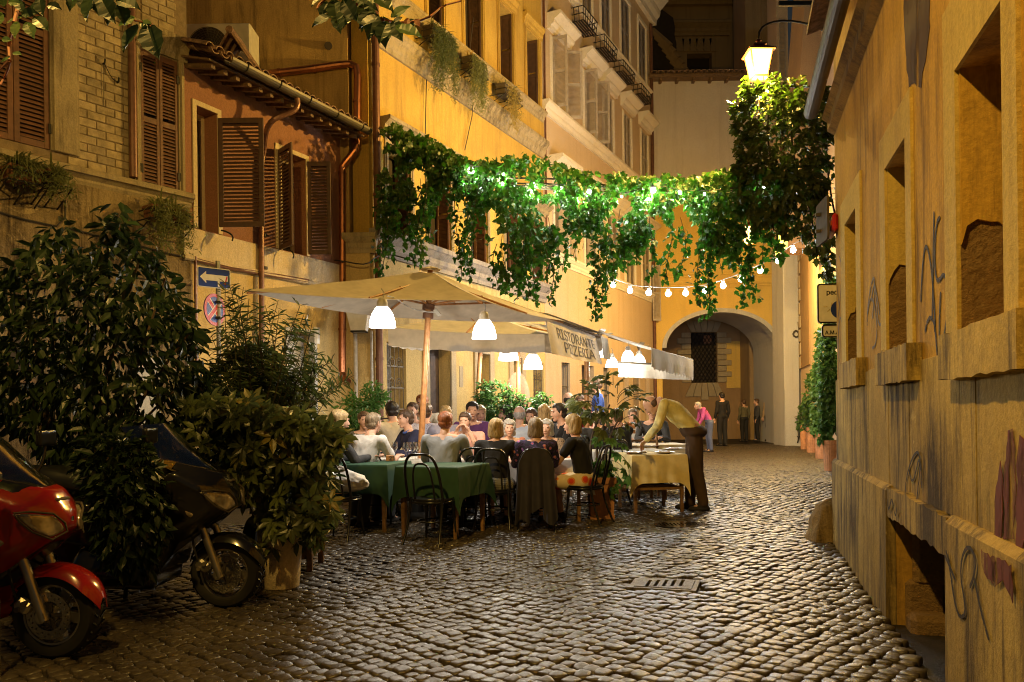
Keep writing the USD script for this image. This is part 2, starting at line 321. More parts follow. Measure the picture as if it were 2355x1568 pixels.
plain('bark', (0.13, 0.085, 0.05), 0.9, bump=0.6, var=0.3, scale=20)
plain('stem', (0.10, 0.085, 0.04), 0.8)
plain('stem_red', (0.35, 0.13, 0.06), 0.6)
stucco('stone_guard', (0.34, 0.24, 0.11), (0.22, 0.15, 0.07), (0.08, 0.055, 0.03), 0.9, 0.6, 4.0, bump=0.8, grime=0.7)
plain('dirt', (0.024, 0.017, 0.011), 0.6, var=0.4, scale=14, bump=0.7, bscale=50)
plain('canvas', (0.64, 0.56, 0.45), 0.85, var=0.1, scale=5, bump=0.12, bscale=9)
plain('canvas_grey', (0.60, 0.54, 0.45), 0.85, var=0.1, scale=5, bump=0.12, bscale=9)
plain('canvas_white', (0.74, 0.71, 0.65), 0.85, var=0.06, scale=5, bump=0.15, bscale=8)
plain('umbrella_wood', (0.48, 0.22, 0.075), 0.45, var=0.2, scale=18)
plain('table_wood', (0.28, 0.15, 0.06), 0.5, var=0.25, scale=16)
plain('cloth_green', (0.022, 0.075, 0.040), 0.8, var=0.12, bump=0.1, bscale=400)
plain('cloth_white', (0.74, 0.71, 0.66), 0.85, var=0.05)
plain('cloth_yellow', (0.72, 0.58, 0.26), 0.85, var=0.08)
plain('skin', (0.62, 0.36, 0.25), 0.55, var=0.08, rand=0.14)
plain('print_dark', (0.09, 0.07, 0.045), 0.8)
plain('chrome', (0.7, 0.68, 0.64), 0.15, 1.0, var=0.03)
plain('alloy', (0.48, 0.44, 0.36), 0.32, 0.9, var=0.08)
plain('rubber', (0.016, 0.015, 0.014), 0.7, var=0.2)
plain('red_paint', (0.30, 0.012, 0.008), 0.2, var=0.05, coat_weight=0.6, coat_roughness=0.08)
plain('scooter_black', (0.012, 0.011, 0.010), 0.18, var=0.05, coat_weight=0.7, coat_roughness=0.06)
plain('scooter_grey', (0.09, 0.08, 0.07), 0.25, 0.5)
plain('lens_orange', (0.6, 0.10, 0.02), 0.2)
plain('sign_blue', (0.012, 0.04, 0.26), 0.4, var=0.06)
plain('sign_white', (0.70, 0.68, 0.62), 0.45, var=0.08)
plain('sign_red', (0.45, 0.02, 0.015), 0.4, var=0.06)
plain('sign_grey', (0.30, 0.29, 0.27), 0.5, 0.6)
plain('bottle_dark', (0.02, 0.018, 0.008), 0.08, spec=0.7)
plain('paper', (0.70, 0.62, 0.40), 0.8)
plain('drain', (0.16, 0.145, 0.13), 0.5, 0.3, bump=0.6)
plain('plate', (0.75, 0.73, 0.68), 0.25)
plain('pizza', (0.42, 0.16, 0.05), 0.6, var=0.5, scale=45)
leafmat('leaf_vine', (0.008, 0.020, 0.005), (0.026, 0.062, 0.012), trans=0.30, tcol=(0.05, 0.22, 0.015))
leafmat('leaf_ivy', (0.007, 0.016, 0.004), (0.022, 0.046, 0.010), trans=0.2, tcol=(0.05, 0.12, 0.012))
leafmat('leaf_dark', (0.010, 0.020, 0.008), (0.028, 0.050, 0.014), trans=0.15, rough=0.38)
leafmat('leaf_olive', (0.026, 0.036, 0.010), (0.070, 0.084, 0.022), trans=0.22, rough=0.36)
leafmat('leaf_thin', (0.020, 0.032, 0.010), (0.055, 0.075, 0.020), trans=0.22, rough=0.4)
leafmat('leaf_bright', (0.030, 0.080, 0.020), (0.080, 0.170, 0.035), trans=0.3)
leafmat('leaf_grass', (0.050, 0.075, 0.020), (0.16, 0.17, 0.06), trans=0.3)
leafmat('leaf_creeper', (0.050, 0.075, 0.018), (0.10, 0.16, 0.035), trans=0.35)
pane('pane', (0.7, 0.72, 0.7)); pane('clear_glass', (0.96, 0.97, 0.97), 0.03, 0.05, 0.55)
pane('smoke_screen', (0.42, 0.37, 0.30), 0.12, 0.16, 0.8)
mk('headlight', {'g': ('geometry', {}), 'n': ('noise_texture', {'scale': 16.0, 'detail': 2.0}), 'r': ('rgb_ramp', {'ramp': [(0.35, (0.28, 0.22, 0.13)), (0.6, (0.85, 0.75, 0.55))]}), 'p': ('principled_bsdf', {'roughness': 0.08, 'metallic': 0.55, 'coat_weight': 1.0, 'coat_roughness': 0.02})},
   [('g.position', 'n.vector'), ('n.fac', 'r.fac'), ('r.color', 'p.base_color')])
# cobbles: basalt setts, damp and worn smooth; each has a tone of its own
mk('cobble', {'g': ('geometry', {}), 'oi': ('object_info', {}), 'ad': ('math', {'math_type': 'add'}), 'fr': ('math', {'math_type': 'fraction'}),
              'r': ('rgb_ramp', {'ramp': [(0.0, (0.046, 0.037, 0.027)), (0.5, (0.080, 0.065, 0.046)), (0.9, (0.125, 0.102, 0.072)), (1.0, (0.035, 0.028, 0.020))]}),
              'n': ('noise_texture', {'scale': 26.0, 'detail': 6.0, 'roughness': 0.7}), 'rn': ('rgb_ramp', {'ramp': [(0.3, (0.55, 0.52, 0.48)), (0.65, (1.15, 1.12, 1.08))]}), 'x': ('mix_color', {'blend_type': 'multiply', 'fac': 1.0}),
              'rr': ('map_range', {'from_min': 0.3, 'from_max': 0.7, 'to_min': 0.26, 'to_max': 0.50}), 'b': ('bump', {'strength': 0.28, 'distance': 0.008}), 'n2': ('noise_texture', {'scale': 60.0, 'detail': 5.0, 'roughness': 0.7}),
              'p': ('principled_bsdf', {'specular_ior_level': 0.5})},
   [('g.random_per_island', 'ad.value1'), ('oi.random', 'ad.value2'), ('ad.value', 'fr.value1'), ('fr.value', 'r.fac'), ('g.position', 'n.vector'), ('n.fac', 'rn.fac'), ('r.color', 'x.a'), ('rn.color', 'x.b'), ('x.result', 'p.base_color'),
    ('n.fac', 'rr.value'), ('rr.result', 'p.roughness'), ('g.position', 'n2.vector'), ('n2.fac', 'b.height'), ('b.normal', 'p.normal')])
def sphere_light(path, c, radius, power, col):
    l = UsdLux.SphereLight.Define(stage, path); l.CreateRadiusAttr(radius); l.CreateIntensityAttr(power); l.CreateNormalizeAttr(True); l.CreateColorAttr(Gf.Vec3f(*col))
    UsdGeom.Xformable(l).AddTranslateOp().Set(Gf.Vec3d(*map(float, np.asarray(c, float) - BASE[path.rsplit('/', 1)[0]])))
glow('lantern_glow', (1.0, 0.68, 0.26), 4.5); glow('shade_glow', WARMW, 5.0); glow('bulb_glow', COOLW, 60.0)

def cutout(name, c1, c2, thr, scale, stretch=(1, 1, 1), soft=0.03):
    """Paint or dirt worn through to what lies under it."""
    mk(name, {'g': ('geometry', {}), 'mp': ('mapping', {'mapping_type': 'point', 'scale': stretch}), 'n': ('noise_texture', {'scale': scale, 'detail': 9.0, 'roughness': 0.72, 'distortion': 0.3}), 'r': ('rgb_ramp', {'ramp': [(thr - soft, (0, 0, 0)), (thr + soft, (1, 1, 1))]}),
              'n2': ('noise_texture', {'scale': 11.0, 'detail': 6.0}), 'x': ('mix_color', {'a': c1, 'b': c2}), 'p': ('principled_bsdf', {'roughness': 0.8, 'specular_ior_level': 0.3}), 't': ('transparent_bsdf', {}), 'm': ('mix_closure', {})},
       [('g.position', 'mp.vector'), ('mp.vector', 'n.vector'), ('n.fac', 'r.fac'), ('g.position', 'n2.vector'), ('n2.fac', 'x.fac'), ('x.result', 'p.base_color'), ('r.color', 'm.fac'), ('t.BSDF', 'm.closure1'), ('p.BSDF', 'm.closure2')], surface='m.closure')
cutout('graffiti_black', (.022, .016, .012), (.05, .035, .022), .40, 30)
cutout('graffiti_grey', (.20, .19, .18), (.10, .09, .085), .44, 30)
cutout('graffiti_red', (.20, .040, .014), (.07, .024, .012), .49, 6, (1, 1, .22), .05)
cutout('stain', (.10, .06, .03), (.05, .032, .018), .43, 7, (1, 1, .12), .06)
# ------------------------------------------------------------------ shared pieces of buildings
def shutter(fr, u0, u1, z0, z1, n0, parent, mat, slats=16, panels=2, t=0.035, each=True, name='shutter', label=None, seed=0):
    """A louvred leaf: stiles and rails in one mesh, its slats under it."""
    w = u1 - u0; st = min(0.07, w * 0.16); m = MB()
    m.add(fr.box(u0, u0 + st, z0, z1, n0, n0 + t, 0.004)).add(fr.box(u1 - st, u1, z0, z1, n0, n0 + t, 0.004))
    cuts = np.linspace(z0, z1, panels + 1); rail = 0.075
    for i, z in enumerate(cuts):
        a = z if i == 0 else z - (rail if i == panels else rail / 2)
        m.add(fr.box(u0 + st, u1 - st, a, a + rail, n0 + 0.001, n0 + t - 0.001))
    s = obj(name, m, mat, parent, label=label)
    r = np.random.default_rng(seed); al = MB()
    for i in range(panels):
        a, b = cuts[i] + rail, cuts[i + 1] - rail * (1 if i == panels - 1 else 0.5)
        p = (b - a) / slats
        for k in range(slats):
            zc = a + (k + 0.5) * p; tl = 0.012 + r.normal(0, 0.001); h = p * 0.62; j = r.normal(0, 0.0012)
            q = [(u0 + st, zc - h / 2 + j, n0 + t * .5 + tl), (u1 - st, zc - h / 2 - j, n0 + t * .5 + tl), (u1 - st, zc + h / 2, n0 + t * .5 - tl), (u0 + st, zc + h / 2, n0 + t * .5 - tl)]
            q2 = [(a_, b_ + 0.009, c_2) for a_, b_, c_2 in q]
            mm = fr.map(hexa([q[0], q[1], q[2], q[3], q2[0], q2[1], q2[2], q2[3]]))
            if each: obj('slat', mm, mat, s)
            else: al.add(mm)
    if not each: obj('slats', al, mat, s, kind='stuff')
    return s
def moulding(w, h):
    """A cornice profile, w deep and h tall, from its foot."""
    return [(0, 0), (w * .25, 0), (w * .28, h * .18), (w * .45, h * .30), (w * .5, h * .42), (w * .5, h * .5), (w * .72, h * .62), (w * .9, h * .74), (w, h * .78), (w, h * .97), (w * .96, h), (0, h)]
def wall(fr, u0, u1, z0, z1, holes, mat, parent, t=0.35, name='wall', n1=0.0, label=None):
    p = sbox(u0, z0, u1, z1)
    if holes: p = p.difference(unary_union(holes))
    return obj(name, fr.slab(p, n1 - t, n1), mat, parent, label=label)

# ------------------------------------------------------------------ the ochre building along the right
FR = Fac((0.956 + 0.279 * 1.0, 1.0), (0.956 + 0.279 * 7.33, 7.33), flip=True)
LR = FR.L
RW = thing('ochre_building', 'low ochre plastered building along the right with three deep niche windows and stained stone foot', 'building', (2.1, 4.1, 0))
def rect_on(fr, pts, n=0.0):
    h = [fr.hit(x, y, n) for x, y in pts]; return h
niche = []
for far, near, foot in (((2204, 162), (2314, 162), (2201, 771)), ((2040, 389), (2088, 389), (2044, 814)), ((1947, 517), (1972, 517), (1951, 838))):
    u_far, zt = FR.hit(*far); u_near = FR.U(*near); zb = FR.Z(*foot); niche.append((u_near, u_far, zb, zt))
holes = [R4(a, zb, b, zt) for a, b, zb, zt in niche]
hu0, hu1 = FR.U(2209, 1500), FR.U(2061, 1250)
hz = FR.Z(2061, 1185)
holes.append(R4(hu0, -0.2, hu1, hz + 0.02))
wall(FR, -0.2, LR, -0.2, 4.75, holes, 'ochre_wall', RW, 0.42)
# end wall, roof and gutter
FE = Fac((FR.pt(LR, 0)[0], FR.pt(LR, 0)[1]), (FR.pt(LR, 0, -5)[0], FR.pt(LR, 0, -5)[1]), flip=True)
obj('end_wall', FR.box(LR - 0.35, LR - 0.004, -0.2, 4.75, -6, -0.425), 'ochre_wall', RW)
obj('roof', FR.map(hexa([(-.3, 4.76, .22), (LR + .1, 4.76, .22), (LR + .1, 6.2, -5), (-.3, 6.2, -5), (-.3, 4.82, .22), (LR + .1, 4.82, .22), (LR + .1, 6.27, -5), (-.3, 6.27, -5)])), 'tile', RW)
gz = FR.Z(1902, 140, 0.2)
gut = [(0.065 * math.cos(a), 0.065 * math.sin(a)) for a in np.linspace(PI, 2 * PI, 9)] + [(0.057 * math.cos(a), 0.057 * math.sin(a)) for a in np.linspace(2 * PI, PI, 9)]
obj('gutter', FR.prism([(0.2 + a, gz + 0.08 + b) for a, b in gut], -0.3, LR + 0.02), 'zinc', RW)
obj('eave_moulding', FR.prism([(0, gz - 0.16), (0.06, gz - 0.12), (0.06, gz - .04), (0.11, gz), (0, gz)], -0.2, LR - 0.003), 'ochre_wall', RW)
FRbk = MB()
for a, b, zb, zt in niche: FRbk.add(FR.box(a - .01, b + .01, zb - .01, zt + .01, -0.5, -0.424))
obj('niche_back', FRbk, 'ochre_wall', RW)
# flat bands round the niches, their far jambs with plaster broken away
outs = [(FR.U(2352, 400), FR.U(2180, 400), niche[0][3] + 0.32), (FR.U(2103, 500), FR.U(2029, 500), FR.Z(2029, 326)), (FR.U(1984, 600), FR.U(1938, 600), FR.Z(1938, 472))]
for k, ((a, b, zb, zt), (oa, ob, oz)) in enumerate(zip(niche, outs)):
    ring = Polygon(jag([(oa, zb), (oa, oz), (ob, oz), (ob, zb)], 0.002, 3 + k)).difference(R4(a, zb - 1, b, zt))
    obj('window_band', FR.slab(ring, 0.0, 0.016), 'ochre_band', RW)
    P0, P1 = FR.pt(b, 0, 0), FR.pt(b, 0, -0.42)
    J = Fac(P0[:2], P1[:2]); J.n = -FR.u; J.flip = False
    h = zt - zb; bh = [0.42, 0.47, 0.40][k] * h
    top = jag([(0.42, zb + bh * .98), (0.25, zb + bh * .86), (0.1, zb + bh * 1.02), (0.0, zb + bh * 1.1)], 0.012, 20 + k, 0.04)
    line = jag([(0.0, zb + bh * .8), (0.06, zb + bh * 1.02), (0.2, zb + bh * .94), (0.42, zb + bh * .9)], 0.012, 9 + k, 0.035)
    up = Polygon([(0.0, zt)] + line + [(0.42, zt)]).buffer(0)
    obj('jamb_plaster', J.slab(up, 0.002, 0.02), 'ochre_band' if k else 'ochre_wall', RW)
    gu_, gv_ = np.meshgrid(np.linspace(0, .42, 22), np.linspace(zb, zb + bh * 1.06, 44), indexing='ij'); gq = np.stack([gu_ * 14, gv_ * 14, 0 * gu_ + k * 7], -1)
    gn = .001 + .016 * np.clip(meshkit.fbm(gq, 4, k) - .25, 0, 1); obj('broken_jamb', J.map(grid(np.stack([gu_, gv_, gn], -1))), 'rubble', RW, label='bare rubble where the plaster has fallen off the niche')
# sills, plinth, slabs of stone
def rough_box(fr, u0, u1, z0, z1, n0, n1, seed, amp=0.006):
    r = np.random.default_rng(seed)
    p = Polygon(jag([(u0, z0), (u1, z0), (u1, z1), (u0, z1), (u0, z0)], amp, seed, 0.06)).buffer(0)
    return fr.slab(p, n0, n1)
for k, (far, near, fb) in enumerate((((2201, 771), (2400, 700), (2210, 872)), ((2042, 815), (2121, 798), (2044, 886)), ((1951, 838), (1994, 826), (1952, 893)))):
    u1, zt = FR.hit(*far); u0 = FR.U(*near); zb = FR.Z(*fb)
    obj('window_sill', rough_box(FR, u0, u1, zb, zt, 0.002, 0.075, 31 + k, 0.004), 'stained_plinth', RW)
pz = FR.Z(1931, 1056)
cuts = [LR - 0.002] + [FR.U(x, 1000) for x in (2004, 2050, 2098, 2125, 2217, 2254, 2330)] + [0.9, -0.2]
mz = FR.Z(2124, 822)
for k in range(len(cuts) - 1):
    r = np.random.default_rng(40 + k)
    obj('stone_panel', FR.box(cuts[k + 1] + 0.003, cuts[k] - 0.003, pz - 0.01, mz + r.uniform(-.015, .015), 0.001, 0.012 + 0.005 * r.random(), .002), 'stained_plinth', RW)
pl = [LR + 0.03, FR.U(2056, 1300), hu1, hu0, 1.3, -0.2]
for k, (a, b) in enumerate(((pl[1], pl[0]), (hu1, pl[1] - .004), (hu0, hu1), (1.25, hu0), (-0.2, 1.246))):
    z0 = hz if k == 2 else -0.2
    obj('plinth_block', FR.prism([(0.002, z0), (0.062, z0), (0.055, pz - 0.03), (0.03, pz), (0.002, pz)], a, b) if k != 2 else rough_box(FR, a, b, z0, pz - .01, .002, .05, 77, .006), 'stained_plinth', RW)
hb = MB(); hb.add(FR.box(hu0 - .02, hu1 + .02, -0.2, hz + .02, -0.75, -0.70)).add(FR.box(hu0 - .03, hu0, -.2, hz, -.72, -.02)).add(FR.box(hu0, hu1, hz + .02, hz + .05, -.72, -.43))
obj('hatch_recess', hb, 'reveal_dark', RW)
for q in range(2):
    zz = 0.12 + 0.17 * q
    g = MB().add(FR.box(hu0 + .02, hu1 - .18, zz, zz + .035, -.32, -.29))
    for a in np.arange(hu0 + .03, hu1 - .2, .045): g.add(FR.box(a, a + .02, zz + .02, zz + .055, -.33, -.28))
    obj('iron_bar', g, 'iron', RW)
for q, (a, b, zz, n) in enumerate(((hu1 - .07, hu1, hz - .06, -.30), (hu1 - .06, hu1 + .0, .24, -.26), (hu1 - .20, hu1 - .02, .06, -.26), (hu0 + .02, hu0 + .26, .05, -.45))):
    obj('loose_stone', FR.box(a, b, -0.1 if q else .2, zz, n, n + .22, 0.03), 'rubble', RW)
# stain running down between the windows
st = Polygon(jag([(FR.U(2144, 100), 4.7), (FR.U(2140, 100), FR.Z(2140, 60)), (FR.U(2120, 200), FR.Z(2118, 205)), (FR.U(2105, 200), FR.Z(2105, 190)), (FR.U(2090, 100), FR.Z(2090, 205)), (FR.U(2081, 100), FR.Z(2081, 60)), (FR.U(2080, 100), 4.7)], 0.014, 5, 0.06)).buffer(0)
obj('water_stain', FR.slab(st, 0.001, 0.003), 'stain', RW, label='dark water stain running down from the eave')
# scrawled paint
def scrawl(fr, pts, w, mat, parent, n=0.018, k=26):
    w *= .9
    p = spline([(*fr.hit(x, y), 0) for x, y in pts], k)[:, :2]
    return obj('graffiti', fr.slab(LineString(p).buffer(w / 2, quad_segs=2).simplify(0.002), n, n + 0.0008), mat, parent)
for pts in ([(2120, 690), (2135, 570), (2146, 640), (2152, 760)], [(2150, 490), (2148, 620), (2146, 735)], [(2163, 500), (2152, 600), (2158, 645), (2176, 632), (2181, 660), (2172, 780), (2160, 830), (2150, 740), (2140, 730), (2130, 760)], [(2165, 675), (2162, 770), (2163, 860)]):
    scrawl(FR, pts, 0.022, 'graffiti_black', RW, 0.004)
for pts in ([(1996, 745), (2002, 670), (2010, 640), (2008, 730)], [(2005, 690), (2014, 660), (2020, 730), (2029, 742)], [(1997, 720), (2012, 700), (2018, 760), (2008, 800)], [(2012, 650), (2020, 690), (2024, 720)]):
    scrawl(FR, pts, 0.022, 'graffiti_grey', RW, 0.004)
for pts in ([(1924, 590), (1926, 660), (1931, 700)], [(1932, 590), (1936, 640), (1932, 700), (1928, 730)], [(1927, 800), (1934, 730), (1940, 800)], [(1930, 780), (1931, 830)]):
    scrawl(FR, pts, 0.02, 'graffiti_grey', RW, 0.004)
for pts in ([(2092, 1130), (2110, 1050), (2120, 1040), (2118, 1150)], [(2100, 1080), (2112, 1100), (2122, 1060), (2130, 1120)], [(2068, 1150), (2072, 1170), (2080, 1150), (2086, 1180), (2092, 1170)]):
    scrawl(FR, pts, 0.016, 'graffiti_black', RW, 0.02 if pts[0][0] > 2090 else 0.064)
for pts in ([(2215, 1270), (2230, 1350), (2250, 1420), (2262, 1410), (2252, 1330), (2270, 1260), (2282, 1270), (2275, 1350)], [(2212, 1280), (2222, 1300), (2235, 1330)], [(2285, 1330), (2300, 1400), (2320, 1470)]):
    scrawl(FR, pts, 0.018, 'graffiti_black', RW, 0.064)
for k, pts in enumerate(([(2322, 1240), (2326, 1100), (2334, 990), (2346, 985), (2352, 1100), (2348, 1240)], [(2352, 1250), (2356, 1050), (2362, 1000), (2372, 1010), (2376, 1180), (2366, 1300)], [(2300, 1235), (2306, 1120), (2316, 1060), (2322, 1110), (2318, 1240)], [(2296, 1262), (2380, 1300), (2384, 1390), (2360, 1335), (2338, 1352), (2312, 1318)])):
    sm_ = Polygon(jag([FR.hit(x, y) for x, y in pts], 0.007, 8 + k, 0.03)).buffer(0)
    obj('paint_smear', FR.slab(sm_, 0.02 if k < 3 else .066, 0.022 if k < 3 else .068), 'graffiti_red', RW, label='faded red paint smeared down the stained wall')
al = MB().add(FR.box(FR.U(1929, 520), FR.U(1916, 520), FR.Z(1922, 541), FR.Z(1922, 500), 0.003, 0.05, 0.02))
t = thing('alarm_box', 'small red alarm box on the ochre wall by its far corner', 'alarm box', tuple(FR.pt(LR - .3, 3, 0)))
obj('case', al, plain('alarm_red', (0.5, 0.02, 0.015), 0.3), t); obj('lens', FR.box(FR.U(1927, 520), FR.U(1918, 520), FR.Z(1922, 526), FR.Z(1922, 514), 0.048, 0.06, .005), 'lens_orange', t)
# traffic plates standing out past the corner
def plate_sign(name, x0, y0, x1, y1, d, label, frame=True):
    A, B = at(x0, y1, d), at(x1, y0, d); fr = Fac((A[0], d), (B[0], d))
    t = thing(name, label, 'sign', (A[0], d, A[2]))
    h = B[2] - A[2]; w = B[0] - A[0]
    rr = sbox(0, A[2], w, B[2]).buffer(-0.03).buffer(0.03, quad_segs=3)
    obj('plate', fr.slab(rr, -0.012, 0.0), 'sign_white', t); obj('rim', fr.slab(rr.difference(rr.buffer(-0.012)), 0.0005, 0.006), 'black_paint', t)
    return t, fr, A[2], w, h
def letters(fr, txt, u, z, h, parent, mat='black_paint', n=0.001, bold=False, sx=1.0, name='lettering', italic=0.0):
    m = meshkit.text_mesh(txt, h, 0.0015, bold); v = m.vertices; v[:, 0] = v[:, 0] * sx + v[:, 1] * italic
    m.apply_translation([u, z, n]); return obj(name, fr.map(m), mat, parent)
t, fr, z0, w, h = plate_sign('pedestrian_sign', 1880, 651, 1962, 743, 7.55, 'white plate with black lettering and blue disc, upper of two at the corner')
letters(fr, 'pedoni', 0.085, z0 + h * .72, 0.045, t, bold=True)
obj('blue_disc', fr.slab(Point(w * .62, z0 + h * .34).buffer(.085), .001, .003), 'sign_blue', t)
for q, (a, b) in enumerate(((.06, .40), (.09, .30), (.12, .45), (.14, .28), (.17, .36))):
    obj('peeled_sticker', fr.slab(affinity.rotate(sbox(a, z0 + h * b, a + .035, z0 + h * b + .012), 40 * q), .001, .002), 'paper', t)
t, fr, z0, w, h = plate_sign('small_plate', 1890, 745, 1958, 776, 7.56, 'small white plate reading A.M.A below the larger corner plate')
letters(fr, 'A.M.A.', 0.03, z0 + .03, 0.035, t, bold=True)
A = at(1888, 556, 7.35); B = at(1912, 458, 7.35)
t = thing('turned_sign', 'dark back of a road sign turned away on the ochre corner', 'sign', (A[0], 7.35, A[2]))
fr = Fac((A[0], 7.2), (A[0] + .06, 7.62))
obj('panel', fr.slab(sbox(0, A[2], .42, B[2]).buffer(-.03).buffer(.03), 0, .02), 'print_dark', t)
for z in (B[2] - .12, A[2] + .12): obj('bracket', bx((A[0] + .1, 7.45, z), (.22, .03, .03)), 'zinc', t)
# kerb stone at the corner
t = thing('guard_stone', 'worn rounded guard stone at the far corner of the ochre wall', 'stone', tuple(ground(1893, 1248)))
g0, g1 = ground(1856, 1252), ground(1930, 1240); hgt = 0.41
c = (g0 + g1) / 2
m = trimesh.creation.icosphere(4); v = m.vertices.copy(); q = v / np.abs(v).max(1, keepdims=True)
v = v * 0.45 + q * 0.55; v /= np.abs(v).max(0)
v[:, 2] = np.maximum(v[:, 2], -.2); tp = 1 - 0.30 * np.clip(v[:, 2], 0, 1) ** 1.5
sh = np.stack([v[:, 0] * tp * .165 + .05 * np.clip(v[:, 2], 0, 1), v[:, 1] * tp * .15, v[:, 2] * hgt], 1)
sh += (meshkit.fbm(sh * 9 + 3)[:, None] - .5) * .05 * v
obj('stone', trimesh.Trimesh(sh + c + [0.02, 0, 0], m.faces, process=False), 'stone_guard', t, smooth=True)
# ------------------------------------------------------------------ the brick house at the left
FB = Fac((-4.45 + .72 * (6.5 - 11.04), 6.5), (-4.45, 11.04))
LB = FB.L
BH = thing('brick_house', 'old brick and plaster house at the far left with tall brown louvred shutters', 'house', (-5.6, 9.4, 0))
bu = lambda x, y=250, n=0: FB.U(x, y, n)
sz = FB.Z(300, 448)                                        # foot of the windows
wr = (bu(322, 270), bu(409, 290), FB.Z(325, 430), FB.Z(325, 112))
wl = (bu(-60, 200), bu(113, 200), FB.Z(113, 345), 7.2)
wall(FB, 0, LB, -0.2, 9.2, [R4(wr[0], wr[2], wr[1], wr[3]), R4(wl[0], wl[2], wl[1], wl[3])], 'mortar', BH, 0.4)
obj('end_wall', FB.box(LB - .4, LB - .002, -.2, 9.2, -4, -.405), 'brick_wall', BH)
# lower wall: peeling plaster up to the sill course
lz = FB.Z(300, 520)
cz = FB.Z(440, 478)
obj('lower_wall', FB.slab(sbox(0, -0.2, LB - .002, cz - .02), .002, .03), 'peeling', BH)
obj('sill_course', FB.prism([(.0, cz - .02), (.03, cz - .02), (.05, cz + .02), (.05, cz + .05), (.10, cz + .09), (.13, cz + .10), (.13, cz + .15), (.10, cz + .18), (.03, cz + .2), (0, cz + .2)], 0, LB + .02), 'cornice_stone', BH)
obj('string_course', FB.prism([(.03, 3.05), (.06, 3.07), (.06, 3.13), (.03, 3.15)], 0, LB - .003), 'peeling', BH)
obj('string_course', FB.prism([(.03, 2.25), (.055, 2.27), (.055, 2.33), (.03, 2.35)], 0, LB - .003), 'peeling', BH)
# bricks, each its own piece
bw, bh_ = 0.235, 0.105
b0, b1 = bu(155), bu(294)
zones = [(b0, b1, cz + .2, 7.4), (b1 + .2, LB - .16, wr[3] + .38, 7.4)]
r = np.random.default_rng(11); cnt = 0; rest = MB()
for (ua, ub, za, zb) in zones:
    row = 0; z = za + .004
    while z < zb:
        u = ua - (bw / 2 if row % 2 else 0)
        while u < ub:
            a, b = max(u, ua), min(u + bw - .012, ub)
            if b - a > .03:
                n = .012 + r.normal(0, .0025); jz = r.normal(0, .0015)
                m = FB.box(a, b, z + jz, z + bh_ - .012 + jz, -.002, n, .005)
                pt = FB.pt(a, z); vis = z < 6.45
                if cnt < 300 and vis: obj('brick', m, 'brick', BH); cnt += 1
                else: rest.add(m)
            u += bw
        z += bh_; row += 1
obj('bricks', rest, 'brick', BH, kind='stuff')
# surrounds
def surround(fr, w, parent, mat, wd=.13, n=.05, head=True, right=None):
    a, b, z0, z1 = w
    for (x0, x1) in ((a - wd, a), (b, b + (right or wd))):
        obj('window_surround', TM(fr.box(x0, x1, z0, z1 + .02, 0, n * .6, .004), fr.box(x0 + .03, x1 - .03, z0, z1, n * .6 - .002, n, .008)), mat, parent)
    if head: obj('window_head', fr.prism([(a_, z1 + .02 + b_) for a_, b_ in moulding(.13, .3)], a - wd - .05, b + (right or wd) + .05), mat, parent)
surround(FB, wr, BH, 'cornice_stone', .10, right=min(.36, LB - wr[1] - .06))
surround(FB, wl, BH, 'cornice_stone', .34, head=False)
for w, k in ((wr, 17), (wl, 24)):
    a, b, z0, z1 = w; mid = (a + b) / 2
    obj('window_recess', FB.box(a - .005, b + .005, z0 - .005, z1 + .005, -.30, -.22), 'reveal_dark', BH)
    for x0, x1 in ((a + .004, mid - .003), (mid + .003, b - .004)):
        shutter(FB, x0, x1, z0 + .003, z1 - .004, -.02, BH, 'shutter_brown', k, 2, seed=int(x0 * 100))
    for zz in (z0 + .25, z1 - .25):
        for x in (a, b): obj('hinge', FB.box(x - .025, x + .025, zz - .06, zz + .06, .016, .03, .004), 'iron', BH)
pu = bu(301, 300)
obj('downpipe', tube([FB.pt(pu, cz + .22, .05), FB.pt(pu, 9, .05)], .048, 12), 'brown_pipe', BH)
# hooks and a hanging wire on the brick
ca = [FB.pt(*FB.hit(236, 146), .03), FB.pt(*FB.hit(246, 165), .03), FB.pt(*FB.hit(258, 183), .03), FB.pt(*FB.hit(270, 190), .03)]
obj('loose_wire', TM(tube(spline(ca, 10), .006, 5), tube([FB.pt(*FB.hit(236, 146), .03), FB.pt(*FB.hit(237, 245), .02)], .004, 5)), 'cable', BH)
for a, b in (((236, 146), .0), ((268, 189), .0)): obj('hook', tube(spline([FB.pt(*FB.hit(*a), -.01), FB.pt(*FB.hit(*a), .05), FB.pt(*FB.hit(a[0], a[1] - 8), .06)], 6), .012, 6), 'iron', BH)
obj('cable', tube([FB.pt(*FB.hit(x, y, .05), .05) for x, y in ((0, 488), (60, 505), (130, 520), (150, 500), (150, 460))], .011, 6), 'cable', BH)
obj('cable', tube([FB.pt(*FB.hit(x, y, .05), .05) for x, y in ((150, 522), (220, 540), (300, 560), (400, 585), (440, 592))], .011, 6), 'cable', BH)
# lower openings behind the shrubs
obj('ground_window', TM(FB.box(bu(-20, 830), bu(44, 830), FB.Z(20, 870), FB.Z(20, 775), .03, .045)), 'reveal_dark', BH)
obj('brace', tube([FB.pt(*FB.hit(0, 806, .06), .06), FB.pt(*FB.hit(42, 868, .06), .06)], .02, 6), 'old_wood', BH)
obj('shelf_rail', FB.box(bu(-30, 875), bu(68, 875), FB.Z(20, 880), FB.Z(20, 872), .03, .16), 'old_wood', BH)
obj('poster', FB.slab(R4(bu(310, 900), FB.Z(330, 1010), bu(366, 900), FB.Z(330, 822)), .032, .036), 'grey_wall', BH)

